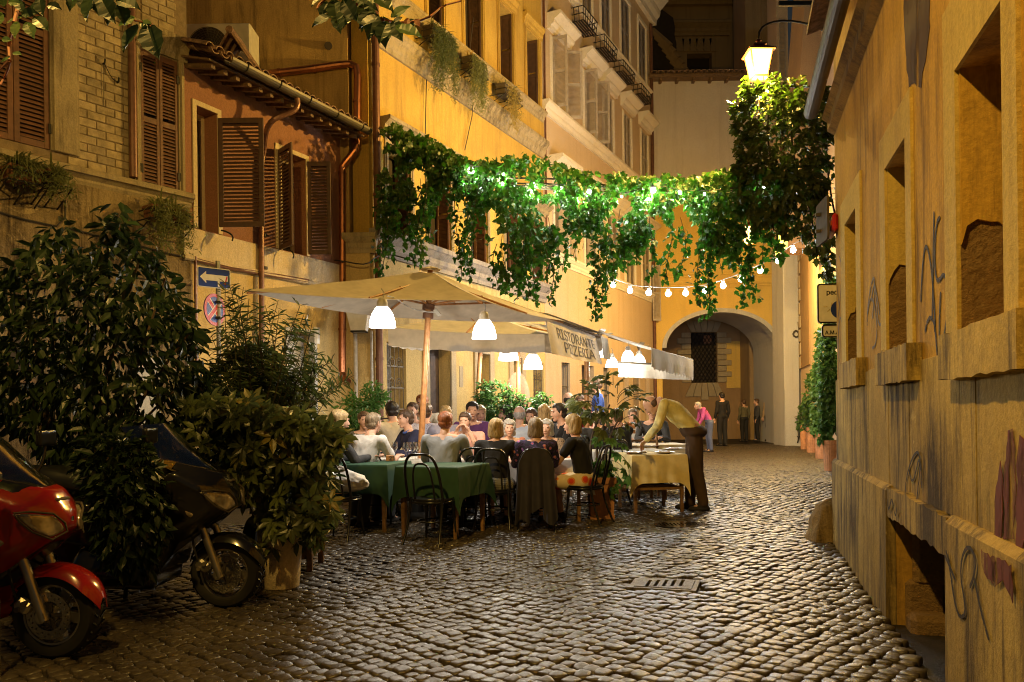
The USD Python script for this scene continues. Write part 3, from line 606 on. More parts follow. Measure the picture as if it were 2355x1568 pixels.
# ------------------------------------------------------------------ the pink house
FP = Fac((-4.5, 10.93), (-2.965, 14.0))
LP_ = FP.L
PH = thing('pink_house', 'small pink plastered house with a tiled eave and open brown shutters', 'house', (-3.7, 12.4, 0))
pu_ = lambda x, y=400, n=0: FP.U(x, y, n)
pz = FP.Z(600, 565)                                   # sill line
ez = FP.Z(700, 300)                                   # eave
wa = (pu_(452), pu_(500), pz + .02, FP.Z(470, 250))
wb = (pu_(640, 450), pu_(703, 450), pz + .02, FP.Z(690, 362))
ga = [R4(pu_(660, 850), 0.3, pu_(722, 850), FP.Z(700, 765))]
wall(FP, 0, LP_, pz, ez + .15, [R4(wa[0], wa[2], wa[1], wa[3]), R4(wb[0], wb[2], wb[1], wb[3])], 'pink_wall', PH, .35)
wall(FP, 0, LP_, -.2, pz - .42, ga, 'yellow_low', PH, .35, name='lower_wall')
obj('sill_band', FP.slab(sbox(0, pz - .42, LP_, pz), -.35, .035), 'cream_band', PH)
obj('band_moulding', FP.prism([(.035, pz - .46), (.06, pz - .44), (.06, pz - .40), (.035, pz - .38)], 0, LP_ - .01), 'cream_band', PH)
for w, lab in ((wa, 1), (wb, 2)):
    a, b, z0, z1 = w
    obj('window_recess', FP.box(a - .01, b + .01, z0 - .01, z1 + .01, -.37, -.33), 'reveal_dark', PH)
    fr_ = FP.slab(R4(a - .07, z0, b + .07, z1 + .07).difference(R4(a, z0 - 1, b, z1)), .001, .02)
    obj('window_surround', fr_, 'cream_band', PH)
    obj('window_frame', TM(FP.box(a, a + .06, z0, z1, -.30, -.25), FP.box((a + b) / 2 - .04, (a + b) / 2 + .04, z0, z1, -.30, -.25), FP.box(b - .06, b, z0, z1, -.30, -.25), FP.box(a, b, z1 - .07, z1 + .004, -.301, -.249)), 'cream_band', PH)
    obj('pane', FP.box(a, b, z0, z1 - .05, -.285, -.28), 'pane', PH)
def open_leaf(hx, hy0, hy1, tx, d0, d1, parent, mat, k=22, label=None):
    """A shutter leaf standing open, hinge at (hx), tip at (tx) on the photograph's grid at their distances."""
    A, B = at(hx, (hy0 + hy1) / 2, d0), at(tx, (hy0 + hy1) / 2, d1); f = Fac(A[:2], B[:2])
    return shutter(f, 0, f.L, at(hx, hy1, d0)[2], at(hx, hy0, d0)[2], -.018, parent, mat, k, 1, seed=hx, label=label)
open_leaf(503, 272, 522, 607, 11.45, 11.45, PH, 'shutter_dark', 26)
open_leaf(641, 345, 575, 672, 12.62, 12.25, PH, 'shutter_dark', 26)
open_leaf(708, 372, 585, 761, 13.1, 13.1, PH, 'shutter_dark', 26)
for x, y, d in ((510, 530, 11.4), (650, 570, 12.6)): obj('shutter_latch', tube(spline([at(x, y, d), at(x + 14, y + 4, d - .1), at(x + 26, y + 16, d - .12), at(x + 24, y + 24, d - .12)], 8), .012, 6), 'iron', PH)
# eave: tiles, rafter ends, gutter and its pipe
er = Fac(FP.pt(-.05, 0, .0)[:2], FP.pt(LP_, 0, 0)[:2])
tz = ez + .18
for k in range(15):
    u = .08 + k * (LP_ - .1) / 15; z = tz - .10
    obj('rafter', FP.map(hexa([(u, z - .07, .5), (u + .07, z - .07, .5), (u + .07, z + .10, -.3), (u, z + .10, -.3), (u, z - .01, .5), (u + .07, z - .01, .5), (u + .07, z + .16, -.3), (u, z + .16, -.3)])), 'old_wood', PH)
obj('eave_board', FP.map(hexa([(0, tz - .105, .55), (LP_, tz - .105, .55), (LP_, tz + .18, -.4), (0, tz + .18, -.4), (0, tz - .08, .55), (LP_, tz - .08, .55), (LP_, tz + .21, -.4), (0, tz + .21, -.4)])), 'old_wood', PH)
r = np.random.default_rng(3)
tp = 0.17
for k in range(int(LP_ / tp) + 1):                     # canal tiles, cover and pan, in courses up the slope
    for j in range(3):
        u = k * tp + r.normal(0, .006); n_lo = .60 - j * .36 + r.normal(0, .012); n_hi = n_lo - .42
        zl = tz - .10 + (0.6 - n_lo) * .33 + .035; zh = zl + .42 * .33 + .012
        for up_, rad in ((1, .075), (0, .07)):
            ang = np.linspace(0, PI, 6) if up_ else np.linspace(PI, 2 * PI, 6)
            off = 0 if up_ else tp / 2; zz = .125 if up_ else .135
            def ring(nn, zb, rr): return [(u + off + rr * math.cos(t_), zb + zz + rr * math.sin(t_) * .9, nn) for t_ in ang]
            P = np.array([ring(n_lo, zl, rad), ring(n_hi, zh, rad * .85)])
            obj('roof_tile', FP.map(thick(grid(P), .014)), 'tile', PH)
gp = [(0.085 * math.cos(a), 0.085 * math.sin(a)) for a in np.linspace(PI, 2 * PI, 9)] + [(0.076 * math.cos(a), 0.076 * math.sin(a)) for a in np.linspace(2 * PI, PI, 9)]
gm = extr(Polygon(gp), 1.0)
v = np.asarray(gm.vertices); gl = FP.map(trimesh.Trimesh(np.stack([.22 + v[:, 2] * (LP_ - .3), v[:, 1] + tz - .02 - .0 * v[:, 2], .68 + v[:, 0]], 1), gm.faces, process=False))
obj('gutter', gl, 'zinc', PH)
for k in range(5): obj('gutter_clip', FP.map(tube([(.5 + k * .65, tz - .02 + .092 * math.sin(a), .68 + .092 * math.cos(a)) for a in np.linspace(PI, 2 * PI, 8)], .008, 5)), 'iron', PH)
gu = pu_(684, 290, .68)
pipe = [FP.pt(gu, tz - .1, .68), FP.pt(gu, tz - .24, .67), FP.pt(gu - .25, tz - .46, .45), FP.pt(pu_(604, 350, .08), FP.Z(604, 352, .08), .10), FP.pt(pu_(600, 380, .07), FP.Z(600, 380, .07), .075), FP.pt(pu_(598, 600, .07), 1.6, .075)]
obj('downpipe', tube(spline(pipe[:5], 18).tolist() + [pipe[5]], .042, 10), 'brown_pipe', PH)
for za in (pz + .15, pz - .35, 2.3): obj('pipe_clip', tube([FP.pt(FP.U(599, 560), za - .02, .075), FP.pt(FP.U(599, 560), za + .02, .075)], .05, 10), 'iron', PH)
# pipes and cables across the low wall
for ys in ([(452, 595), (530, 615), (592, 624), (709, 644)], [(452, 599), (530, 619), (592, 629), (709, 649)]):
    obj('wall_pipe', tube([FP.pt(*FP.hit(x, y, .04), .045) for x, y in ys], .018, 7), 'brown_pipe', PH)
obj('wall_pipe', tube([FP.pt(pu_(449, 640, .04), FP.Z(449, 590, .04), .045), FP.pt(pu_(449, 640, .04), 1, .045)], .022, 7), 'brown_pipe', PH)
obj('door', FP.box(pu_(664, 850), pu_(719, 850), .3, FP.Z(700, 770), -.22, -.18), 'grey_door', PH)
obj('door_step', FP.box(pu_(655, 950), pu_(730, 950), -.1, .16, -.2, .25, .02), 'travertine', PH)
obj('door_frame', FP.slab(R4(pu_(656, 850), .16, pu_(727, 850), FP.Z(700, 757)).difference(R4(pu_(661, 850), 0, pu_(721, 850), FP.Z(700, 764))), -.1, .03), 'grey_wall', PH)
obj('notice', FP.slab(R4(pu_(721, 770), FP.Z(727, 790), pu_(734, 770), FP.Z(727, 752)), .001, .012), 'sign_white', PH)
# chimney with its hat of tiles
ch = at(516, 184, 12.4); ch2 = at(560, 150, 12.4)
c0 = at(487, 200, 12.3); c1 = at(575, 158, 12.3)
w = c1[0] - c0[0]; zc = at(530, 160, 12.3)[2]
obj('chimney', bx((c0[0] + w / 2, 12.6, zc - .55), (w, .6, 1.1), .01), 'pink_wall', PH)
hat = MB()
tz1 = at(500, 70, 12.3)[2]
for k in range(3):
    y = 12.42 + k * .19
    for sgn in (-1, 1):
        A = np.array([c0[0] + w / 2 - .02 - .05 * 0, y, tz1]); B = np.array([c0[0] + w / 2 + sgn * w * .62, y, zc + .02])
        dirv = (B - A); L = np.linalg.norm(dirv); dirv /= L; side = np.array([0, 1.0, 0]); nn = np.cross(dirv, side) * (1 if sgn > 0 else -1)
        P = np.array([[A + dirv * t_ * L + side * .1 * math.cos(q) * (1 - .1 * t_) + nn * .055 * math.sin(q) for q in np.linspace(0, PI, 6)] for t_ in (0, 1)])
        obj('hat_tile', thick(grid(P), .018), 'tile', PH)
obj('hat_ridge', tube([(c0[0] + w / 2 - .02, 12.3, tz1 + .02), (c0[0] + w / 2 - .02, 12.95, tz1 + .02)], .06, 8), 'tile', PH)
obj('chimney_slab', bx((c0[0] + w / 2, 12.6, zc + .012), (w * 1.15, .72, .05), .01), 'tile', PH)
# ------------------------------------------------------------------ the yellow house: its side wall faces us, its long front runs away
CRN = (-2.467, 14.0)
FS = Fac((-6.2, 14.0), CRN)
FY = Fac(CRN, (.5 * 20.69 - 9.467, 20.69))
LS, LY = FS.L, FY.L
YH = thing('yellow_house', 'tall yellow house with stone cornices, narrow dark windows and a stained side wall', 'house', (-1.5, 16, 0))
yz = lambda x, y, n=0: FY.Z(x, y, n)
yu = lambda x, y=400, n=0: FY.U(x, y, n)
c1z = yz(895, 560); c2a, c2b = yz(1080, 233), yz(1259, 268)
c2a = 7.85; c2b = 9.0; top = 14.5
d1 = R4(FS.U(738, 850), -.1, FS.U(760, 850), 2.4)
wall(FS, 0, LS - .35, -.2, top, [], 'side_wall', YH, .35, name='side_wall')
obj('side_foot', FS.slab(sbox(LS - 1.05, -.2, LS, c1z - .1), .002, .02), 'yellow_low', YH)
obj('side_cornice', FS.prism([(a, c1z - .28 + b) for a, b in moulding(.16, .34)], LS - .46, LS + .12), 'cornice_stone', YH)
# openings of the long front
w1 = [(yu(a, 480), yu(b, 480), yz((a + b) / 2, c), yz((a + b) / 2, d)) for a, b, c, d in ((893, 944, 568, 284), (985, 1036, 592, 330), (1080, 1120, 612, 375), (1162, 1196, 640, 410), (1222, 1246, 655, 440))]
w1 = [(a, b, c1z + .16, 6.12) for a, b, c, d in w1]
w2 = [(yu(a, 150), yu(b, 150), 0, 0) for a, b in ((985, 1020), (1069, 1110), (1149, 1180), (1210, 1239))]
w2 = [(a, b, c2b + .03, yz(1225, 78)) for a, b, _, _ in w2]
g = [(yu(890, 850), yu(934, 850), .9, yz(912, 788)), (yu(985, 850), yu(1034, 850), .02, yz(1005, 800)), (yu(1099, 850), yu(1124, 850), .02, 2.55), (yu(1178, 850), yu(1198, 850), .02, 2.55), (yu(1226, 850), yu(1250, 850), .9, 2.5)]
holes = [R4(a, z0, b, z1) for a, b, z0, z1 in w1 + w2 + g]
wall(FY, 0, LY, c1z, top, holes, 'yellow_wall', YH, .35)
wall(FY, 0, LY, -.2, c1z - .002, holes, 'yellow_low', YH, .35, name='ground_wall')
obj('roof', FY.map(hexa([(-.2, top, .5), (LY + .1, top, .5), (LY + .1, top + 1.2, -5), (-.2, top + 1.2, -5), (-.2, top + .1, .5), (LY + .1, top + .1, .5), (LY + .1, top + 1.3, -5), (-.2, top + 1.3, -5)])), 'tile', YH)
obj('cornice', FY.prism([(a, c1z - .28 + b) for a, b in moulding(.26, .44)], -.02, LY), 'grey_cornice', YH)
obj('string_course', FY.prism([(a, c2a - .02 + b) for a, b in moulding(.2, .42)], -.02, LY), 'cornice_stone', YH)
obj('parapet_band', FY.box(-.01, LY, c2a + .40, c2b - .26, .001, .04), 'yellow_wall', YH)
obj('sill_course', FY.prism([(a, c2b - .26 + b) for a, b in moulding(.16, .28)], -.02, LY), 'cornice_stone', YH)
for a, b, z0, z1 in w1:
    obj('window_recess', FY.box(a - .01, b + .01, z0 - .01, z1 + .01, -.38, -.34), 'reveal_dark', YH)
    surround(FY, (a, b, z0, z1), YH, 'cornice_stone', .11, .04, head=False)
    obj('window_head', FY.prism([(q, z1 + .18 + p) for q, p in moulding(.24, .30)], a - .24, b + .24), 'cornice_stone', YH)
    obj('frieze', FY.box(a - .11, b + .11, z1 + .022, z1 + .178, .001, .03), 'cornice_stone', YH)
    s = (b - a) / 2
    for x, sg in ((a, 1), (b, -1)):                    # brown leaves folded back into the reveal
        P, Q = FY.pt(x + sg * .03, 0, -.02), FY.pt(x + sg * .05, 0, -.30)
        f = Fac(P[:2], Q[:2]); shutter(f, 0, f.L, z0 + .01, z1 - .01, -.018, YH, 'shutter_brown', 24, 2, each=False, seed=3)
for a, b, z0, z1 in w2:
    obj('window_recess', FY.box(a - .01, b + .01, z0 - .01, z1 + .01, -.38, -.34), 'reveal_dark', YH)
    surround(FY, (a, b, z0, z1), YH, 'yellow_wall', .12, .05)
    for x, sg in ((a, 1), (b, -1)):
        P, Q = FY.pt(x + sg * .03, 0, -.02), FY.pt(x + sg * .05, 0, -.32)
        f = Fac(P[:2], Q[:2]); shutter(f, 0, f.L, z0 + .01, z1 - .01, -.018, YH, 'shutter_dark', 28, 2, each=False, seed=4)
# ground floor: barred windows and doors
def bars(fr, a, b, z0, z1, n, parent, scroll=True):
    m = MB(); k = max(4, int((b - a) / .11))
    for x in np.linspace(a + .03, b - .03, k): m.add(tube([fr.pt(x, z0, n), fr.pt(x, z1, n)], .009, 5))
    for z in np.linspace(z0 + .04, z1 - .04, 5): m.add(fr.box(a - .03, b + .03, z - .012, z + .012, n - .012, n + .012))
    obj('grille', m, 'zinc', parent)
    if scroll:
        for z in (z0 + (z1 - z0) * .55, z0 + (z1 - z0) * .78):
            for sg in (-1, 1):
                t_ = np.linspace(0, 3.6 * PI, 26); rr = .11 * (1 - t_ / (4.2 * PI))
                obj('scroll', tube([fr.pt((a + b) / 2 + sg * (.11 + r_ * math.cos(q)), z + r_ * math.sin(q), n + .015) for q, r_ in zip(t_, rr)], .007, 4), 'zinc', parent)
for k, (a, b, z0, z1) in enumerate(g):
    if k in (0, 4):
        obj('window_recess', FY.box(a - .01, b + .01, z0 - .01, z1 + .01, -.38, -.34), 'grey_wall' if k == 0 else 'reveal_dark', YH)
        bars(FY, a, b, z0, z1, -.05, YH, True)
        obj('window_sill', FY.box(a - .1, b + .1, z0 - .1, z0 - .002, -.1, .06, .01), 'travertine', YH)
    else:
        obj('door_surround', TM(FY.box(a - .2, a - .002, -.1, z1 + .2, 0, .05, .01), FY.box(b + .002, b + .2, -.1, z1 + .2, 0, .05, .01), FY.box(a, b, z1 + .002, z1 + .2, 0, .05, .01)), 'travertine', YH)
        mid = (a + b) / 2; dr = MB()
        dd = obj('door', FY.box(a, b, 0, z1, -.30, -.26), 'dark_door', YH)
        for x0, x1 in ((a + .06, mid - .04), (mid + .04, b - .06)):
            for zz0, zz1 in ((.15, .95), (1.05, z1 - .12)): obj('door_panel', FY.box(x0, x1, zz0, zz1, -.262, -.235, .012), 'dark_door', dd)
        if k == 1: obj('open_leaf', FY.map(hexa([(a + .02, 0, -.02), (a + .07, 0, -.02), (a + .07, 0, -.3), (a + .02, 0, -.3), (a + .02, z1, -.02), (a + .07, z1, -.02), (a + .07, z1, -.3), (a + .02, z1, -.3)])), 'dark_door', YH)
obj('house_number', FY.slab(R4(yu(1056, 850), yz(1060, 890), yu(1064, 850), yz(1060, 842)), .002, .01), 'travertine', YH)
# pipes
p = [at(x, y, 13.93) for x, y in ((612, 170), (700, 160), (785, 148), (806, 147), (819, 153), (822, 172), (821, 250), (821, 335), (818, 344), (795, 372), (787, 384), (787, 400))]
obj('copper_pipe', tube(np.vstack([p, [at(787, y, 13.93) for y in (500, 640, 780, 856)], [at(790, 868, 13.9), at(800, 878, 13.8)]]), .062, 12), 'copper', YH)
for x, y, h in ((640, 167, 1), (720, 158, 1), (820, 235, 0), (820, 330, 0), (787, 400, 0), (787, 560, 0), (787, 760, 0)):
    P = at(x, y, 13.93); Q = P + (np.array([.04, 0, .005]) if h else np.array([0, 0, .04])); obj('pipe_collar', tube([P, Q], .072, 12), 'copper', YH)
fp = FY.pt(.12, 0, .09)
obj('downpipe', tube([(fp[0], fp[1], z) for z in (.4, 3, 6, 10, top)], .065, 12), 'brown_pipe', YH)
for z in (2.2, 5.1, 7.4, 9.8): obj('pipe_collar', tube([(fp[0], fp[1], z), (fp[0], fp[1], z + .05)], .075, 12), 'brown_pipe', YH)
for x, d, m_, y0, y1 in ((817, 13.9, 'white_pipe', 745, 945), (854, 13.95, 'white_pipe', 760, 900), (730, 13.7, 'zinc', 700, 985), (742, 13.75, 'brown_pipe', 700, 990)):
    A, B = at(x, y0, d), at(x, y1, d); obj('wall_pipe', tube([(A[0], A[1], A[2]), (A[0], A[1], .05)], .035 if x != 854 else .025, 9), m_, YH)
obj('meter_panel', bx(at(816, 915, 13.97), (.62, .03, .75), .01), 'yellow_low', YH)
obj('junction_box', bx(at(741, 612, 13.9), (.11, .08, .17), .01), 'ac_white', YH)
obj('house_plaque', bx(at(763, 618, 13.96), (.18, .02, .12), .004), 'sign_grey', YH)
m = meshkit.text_mesh('6', .07, .002, True); m.apply_transform(rot(PI / 2, [1, 0, 0])); q = at(761, 622, 13.945); m.apply_translation(q); obj('plaque_number', m, 'white_pipe', YH)
for ys in ([(741, 606), (748, 602), (850, 604), (868, 588), (900, 586), (960, 604)], [(741, 625), (735, 640), (728, 628), (716, 640)], [(738, 624), (730, 618), (724, 634), (714, 632)]):
    obj('cable', tube(spline([at(x, y, 13.85 if x < 860 else 14.0) for x, y in ys], 14), .012, 5), 'cable', YH)
obj('vent_hole', tube([at(755, 105, 13.96), at(755, 105, 14.02)], .07, 10), 'reveal_dark', YH)
for ys in ([(980, 183), (978, 260), (977, 330)], [(1068, 345), (1085, 265), (1087, 210), (1080, 110), (1088, 40)], [(902, 104), (1000, 172), (1080, 236), (1090, 225)]):
    obj('cable', tube([FY.pt(*FY.hit(x, y, .05), .06) for x, y in ys], .010, 5), 'cable', YH)
obj('wall_bracket', tube(spline([at(770, 287, 13.95), at(790, 285, 13.9), at(812, 283, 13.9)], 6), .015, 6), 'iron', YH)

# ------------------------------------------------------------------ the peach house
FC = Fac((.5 * 20.70 - 9.467, 20.70), (.5 * 29.5 - 9.467, 29.5))
LC = FC.L; ctop = 16.2
CH = thing('peach_house', 'tall peach house with white window hoods and grey shutters next to the yellow one', 'house', (3, 25, 0))
cu = lambda x, y=400, n=0: FC.U(x, y, n)
cz_ = lambda x, y, n=0: FC.Z(x, y, n)
F3 = [(cu(a, 60), cu(b, 60)) for a, b in ((1338, 1360), (1382, 1402), (1427, 1446), (1467, 1483))]
s3 = cz_(1400, 102); s2 = cz_(1266, 254); s1 = 5.42
F3 = [(a, b, s3 + .05, s3 + 2.15) for a, b in F3]
F2 = [(cu(a, 250), cu(b, 250)) for a, b in ((1270, 1300), (1343, 1367), (1388, 1408), (1433, 1449), (1473, 1487))]
F2 = [(a, b, s2 + .12, s2 + 2.0) for a, b in F2]
F1 = [(cu(a, 560), cu(b, 560)) for a, b in ((1275, 1304), (1345, 1368), (1396, 1420), (1438, 1458), (1476, 1492))]
F1 = [(a, b, s1 + .1, s1 + 2.1) for a, b in F1]
G0 = [(cu(a, 870), cu(b, 870), .02, 2.6) for a, b in ((1292, 1311), (1338, 1366), (1388, 1400), (1434, 1446), (1456, 1472), (1484, 1494))]
holes = [R4(a, z0, b, z1) for a, b, z0, z1 in F1 + F2 + F3 + G0]
wall(FC, 0.002, LC, -.2, ctop, holes, 'peach_wall', CH, .35)
obj('end_wall', FC.box(LC - .3, LC + .0, -.2, ctop, -4, -.36), 'peach_wall', CH)
obj('roof', FC.map(hexa([(0, ctop + .5, .7), (LC + .4, ctop + .5, .7), (LC + .4, ctop + 1.6, -5), (0, ctop + 1.6, -5), (0, ctop + .6, .7), (LC + .4, ctop + .6, .7), (LC + .4, ctop + 1.7, -5), (0, ctop + 1.7, -5)])), 'tile', CH)
obj('roof_cornice', FC.prism([(a, ctop - .55 + b) for a, b in moulding(.62, 1.0)], 0.003, LC + .35), 'white_trim', CH)
for z, h, dpt in ((s3 - .14, .2, .14), (s2 - .22, .34, .2), (s1 - .2, .3, .14)):
    obj('string_course', FC.prism([(a, z + b) for a, b in moulding(dpt, h)], .003, LC), 'white_trim', CH)
for row, ws, hood, mt in ((3, F3, False, 'shutter_lilac'), (2, F2, True, 'shutter_grey'), (1, F1, True, 'shutter_grey')):
    for k, (a, b, z0, z1) in enumerate(ws):
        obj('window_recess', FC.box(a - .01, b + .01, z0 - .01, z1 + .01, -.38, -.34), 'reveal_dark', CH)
        surround(FC, (a, b, z0, z1), CH, 'white_trim', .13, .05, head=False)
        if hood: obj('window_hood', FC.prism([(q, z1 + .12 + p) for q, p in moulding(.40, .42)], a - .28, b + .28), 'white_trim', CH)
        else: obj('window_hood', FC.box(a - .13, b + .13, z1 + .022, z1 + .16, .001, .06, .01), 'white_trim', CH)
        mid = (a + b) / 2
        if row == 2 and k < 2:
            f = Fac(FC.pt(b, 0, .02)[:2], (FC.pt(b, 0, .02) + (FC.u * .35 + FC.n * .62) / np.linalg.norm([.35, .62]) * (b - a) * .52)[:2])
            shutter(f, 0, f.L, z0, z1, -.018, CH, 'canvas_grey' if 0 else 'shutter_grey', 26, 2, each=False)
            f = Fac(FC.pt(a, 0, .02)[:2], (FC.pt(a, 0, .02) + (FC.u * .1 + FC.n * .9) * (b - a) * .5)[:2]); shutter(f, 0, f.L, z0, z1, -.018, CH, 'shutter_grey', 26, 2, each=False)
        elif row == 1 and k < 2:
            f = Fac(FC.pt(b, 0, .02)[:2], (FC.pt(b, 0, .02) + (FC.u * .8 + FC.n * .3) * (b - a) * .5)[:2]); shutter(f, 0, f.L, z0, z1, -.018, CH, mt, 26, 2, each=False)
            obj('pane', FC.box(a, b, z0, z1, -.25, -.24), 'pane', CH)
        else:
            shutter(FC, a + .01, mid - .004, z0 + .01, z1 - .01, -.03, CH, mt, 26, 2, each=False); shutter(FC, mid + .004, b - .01, z0 + .01, z1 - .01, -.03, CH, mt, 26, 2, each=False)
f = Fac(at(1501, 700, 29.2)[:2], at(1520, 700, 29.25)[:2]); shutter(f, 0, f.L, 4.55, 6.6, -.018, CH, 'shutter_grey', 24, 2, each=False)
for k, (a, b, z0, z1) in enumerate(G0):
    obj('window_recess', FC.box(a - .01, b + .01, 0, z1 + .01, -.38, -.34), 'pale_wall' if k in (1, 4) else 'reveal_dark', CH)
    if k in (0, 2, 4): bars(FC, a, b, .9 if k else .05, z1, -.06, CH, False)
    else: obj('door', FC.box(a, a + .08, 0, z1, -.3, -.02), 'dark_door', CH); obj('door', FC.box(b - .35, b - .02, 0, z1, -.3, -.26), 'dark_door', CH)
obj('cable', tube([FC.pt(.05, z, .06) for z in (4.5, 8, 14)], .03, 6), 'brown_pipe', CH)
obj('downpipe', tube([FC.pt(LC - .12, z, .08) for z in (.3, 5, 10, 15.5)], .06, 8), 'brown_pipe', CH)

# ------------------------------------------------------------------ the house across the end of the street, with its arch
DA = 29.5
FA = Fac((at(1503, 800, DA)[0], DA), (at(1806, 800, DA)[0], DA))
LA = FA.L; ax0 = FA.hit(1524, 900)[0]; ax1 = FA.hit(1797, 900)[0]; azc = FA.Z(1657, 708); r_ = (ax1 - ax0) / 2; am = (ax0 + ax1) / 2
azs = FA.Z(1524, 800)
arc = [(am + r_ * math.cos(t_), azs + (azc - azs) * math.sin(t_)) for t_ in np.linspace(0, PI, 33)]
AH = thing('arch_house', 'house across the street end with a round arch in its yellow wall', 'house', (7, DA, 0))
atop = FA.Z(1600, 186); ayl = FA.Z(1600, 470)
arch = Polygon([(ax1, -1)] + arc + [(ax0, -1)])
obj('yellow_front', FA.slab(sbox(0, -.2, LA, ayl).difference(arch), -.35, 0), 'arch_yellow', AH)
obj('upper_wall', FA.slab(sbox(0, ayl + .002, LA, atop), -.35, -.02), 'pale_wall', AH)
for z in (FA.Z(1650, 634), FA.Z(1650, 655)): obj('string_course', FA.prism([(a, z - .1 + b) for a, b in moulding(.12, .2)], 0, LA), 'arch_yellow', AH)
ring = Polygon(arc + [(am + (r_ - .16) * math.cos(t_), azs + (azc - .16 - azs) * math.sin(t_)) for t_ in np.linspace(PI, 0, 33)])
obj('arch_ring', FA.slab(ring, -.5, .02), 'grey_wall', AH)
T = 3.2
P = np.array([[FA.pt(u, z, n) for u, z in [(ax1, -.2)] + arc + [(ax0, -.2)]] for n in (-.355, -T)])
obj('vault', thick(grid(P), .1), 'grey_wall', AH)
for k in range(24):
    u = .1 + k * (LA - .1) / 24
    obj('roof_tile', FA.map(thick(grid(np.array([[(u + .16 * math.cos(q), atop + .12 + (0 if n > 0 else .5) + .12 * math.sin(q), n) for q in np.linspace(0, PI, 6)] for n in (.42, -1.5)])), .02)), 'tile', AH)
obj('eave_board', FA.box(-.1, LA + .1, atop + .002, atop + .1, -.3, .38), 'old_wood', AH)
for k in range(8): obj('rafter_end', FA.box(.3 + k * LA / 8, .4 + k * LA / 8, atop - .1, atop - .002, -.01, .34), 'old_wood', AH)
obj('roof', FA.map(hexa([(-.1, atop + .1, .3), (LA + .1, atop + .1, .3), (LA + .1, atop + 1.3, -4), (-.1, atop + 1.3, -4), (-.1, atop + .16, .3), (LA + .1, atop + .16, .3), (LA + .1, atop + 1.36, -4), (-.1, atop + 1.36, -4)])), 'tile', AH)
obj('side_pipe', tube([at(1797, y, DA - .15) for y in (480, 600, 800, 1000)], .07, 7), 'brown_pipe', AH)

# the wall beyond the arch, its barred window
DB = 35.0
FW = Fac((at(1480, 800, DB)[0], DB), (at(1830, 800, DB)[0], DB))
BW = thing('inner_wall', 'brick wall seen through the arch with a stone framed barred window', 'wall', (9, DB, 0))
wx0, wx1, wz0, wz1 = FW.U(1589, 830), FW.U(1649, 830), FW.Z(1620, 880), FW.Z(1620, 764)
wall(FW, 0, FW.L, -.3, 9.5, [R4(wx0, wz0, wx1, wz1)], 'far_brick', BW, .4)
obj('window_recess', FW.box(wx0 - .02, wx1 + .02, wz0 - .02, wz1 + .02, -.42, -.36), 'reveal_dark', BW)
gm = MB()
for k in range(-9, 16):
    for sg in (-1, 1):
        a = wx0 + k * .17; ln = LineString([(a if sg > 0 else wx0 + wx1 - a, wz0), ((a + (wz1 - wz0) * .62) if sg > 0 else wx0 + wx1 - a - (wz1 - wz0) * .62, wz1)]).intersection(sbox(wx0, wz0, wx1, wz1))
        if ln.length > .05: c = np.array(ln.coords); gm.add(tube([FW.pt(q[0], q[1], -.12) for q in c], .014, 4))
obj('grille', gm, 'iron', BW)
obj('lit_pane', FW.box(FW.U(1622, 780), FW.U(1641, 780), FW.Z(1630, 788), FW.Z(1630, 769), -.35, -.34), 'pink_wall', BW)
rs = np.random.default_rng(5)
nb = 9; hh = (wz1 - wz0) / nb
for sd in (-1, 1):
    for k in range(nb):
        w_ = .62 if k % 2 else .42; x0 = wx0 - w_ if sd < 0 else wx1; obj('quoin', FW.box(x0 + .005, x0 + w_ - .005, wz0 + k * hh + .012, wz0 + (k + 1) * hh - .012, .0, .09 + .03 * (k % 2), .02), 'travertine', BW)
for zq, up in ((wz1, 1), (wz0, -1)):
    for k in range(5):
        a = wx0 + (wx1 - wx0) * k / 5; b = wx0 + (wx1 - wx0) * (k + 1) / 5; o0 = (k - 2.5) * .12; o1 = (k - 1.5) * .12; h = (.75 if k == 2 else .6) * up
        obj('lintel_stone', FW.slab(Polygon([(a + .01, zq + .01 * up), (b - .01, zq + .01 * up), (b - .01 + o1, zq + h), (a + .01 + o0, zq + h)]).buffer(0), 0, .1), 'travertine', BW)
obj('window_cap', FW.box(wx0 - .8, wx1 + .8, wz1 + .78, wz1 + .95, 0, .2, .02), 'travertine', BW)
obj('plaster_patch', FW.slab(Polygon(jag([(FW.U(1670, 850), FW.Z(1690, 892)), (FW.U(1717, 850), FW.Z(1690, 892)), (FW.U(1717, 850), FW.Z(1690, 785)), (FW.U(1670, 850), FW.Z(1690, 782))], .02, 4, .2)).buffer(0), .002, .03), 'arch_yellow', BW)
rr = MB(); z = .1; row = 0
while z < 8.6:                                            # the courses of its brickwork
    if not (z + .14 > wz0 - .7 and z < wz1 + 1.0) or 1:
        for (ua, ub) in ((FW.U(1530, 850), wx0 - .85), (wx1 + .85, FW.U(1800, 850))):
            rr.add(FW.box(ua, ub, z, z + .115, .0, .012))
    z += .15; row += 1
obj('brick_courses', rr, 'far_brick', BW, kind='stuff')
obj('corner_quoins', TM(*[FW.box(FW.U(1768, 850) + (.1 if k % 2 else 0), FW.U(1780, 850), .2 + k * .5, .66 + k * .5, .013, .1, .02) for k in range(12)]), 'arch_yellow', BW)

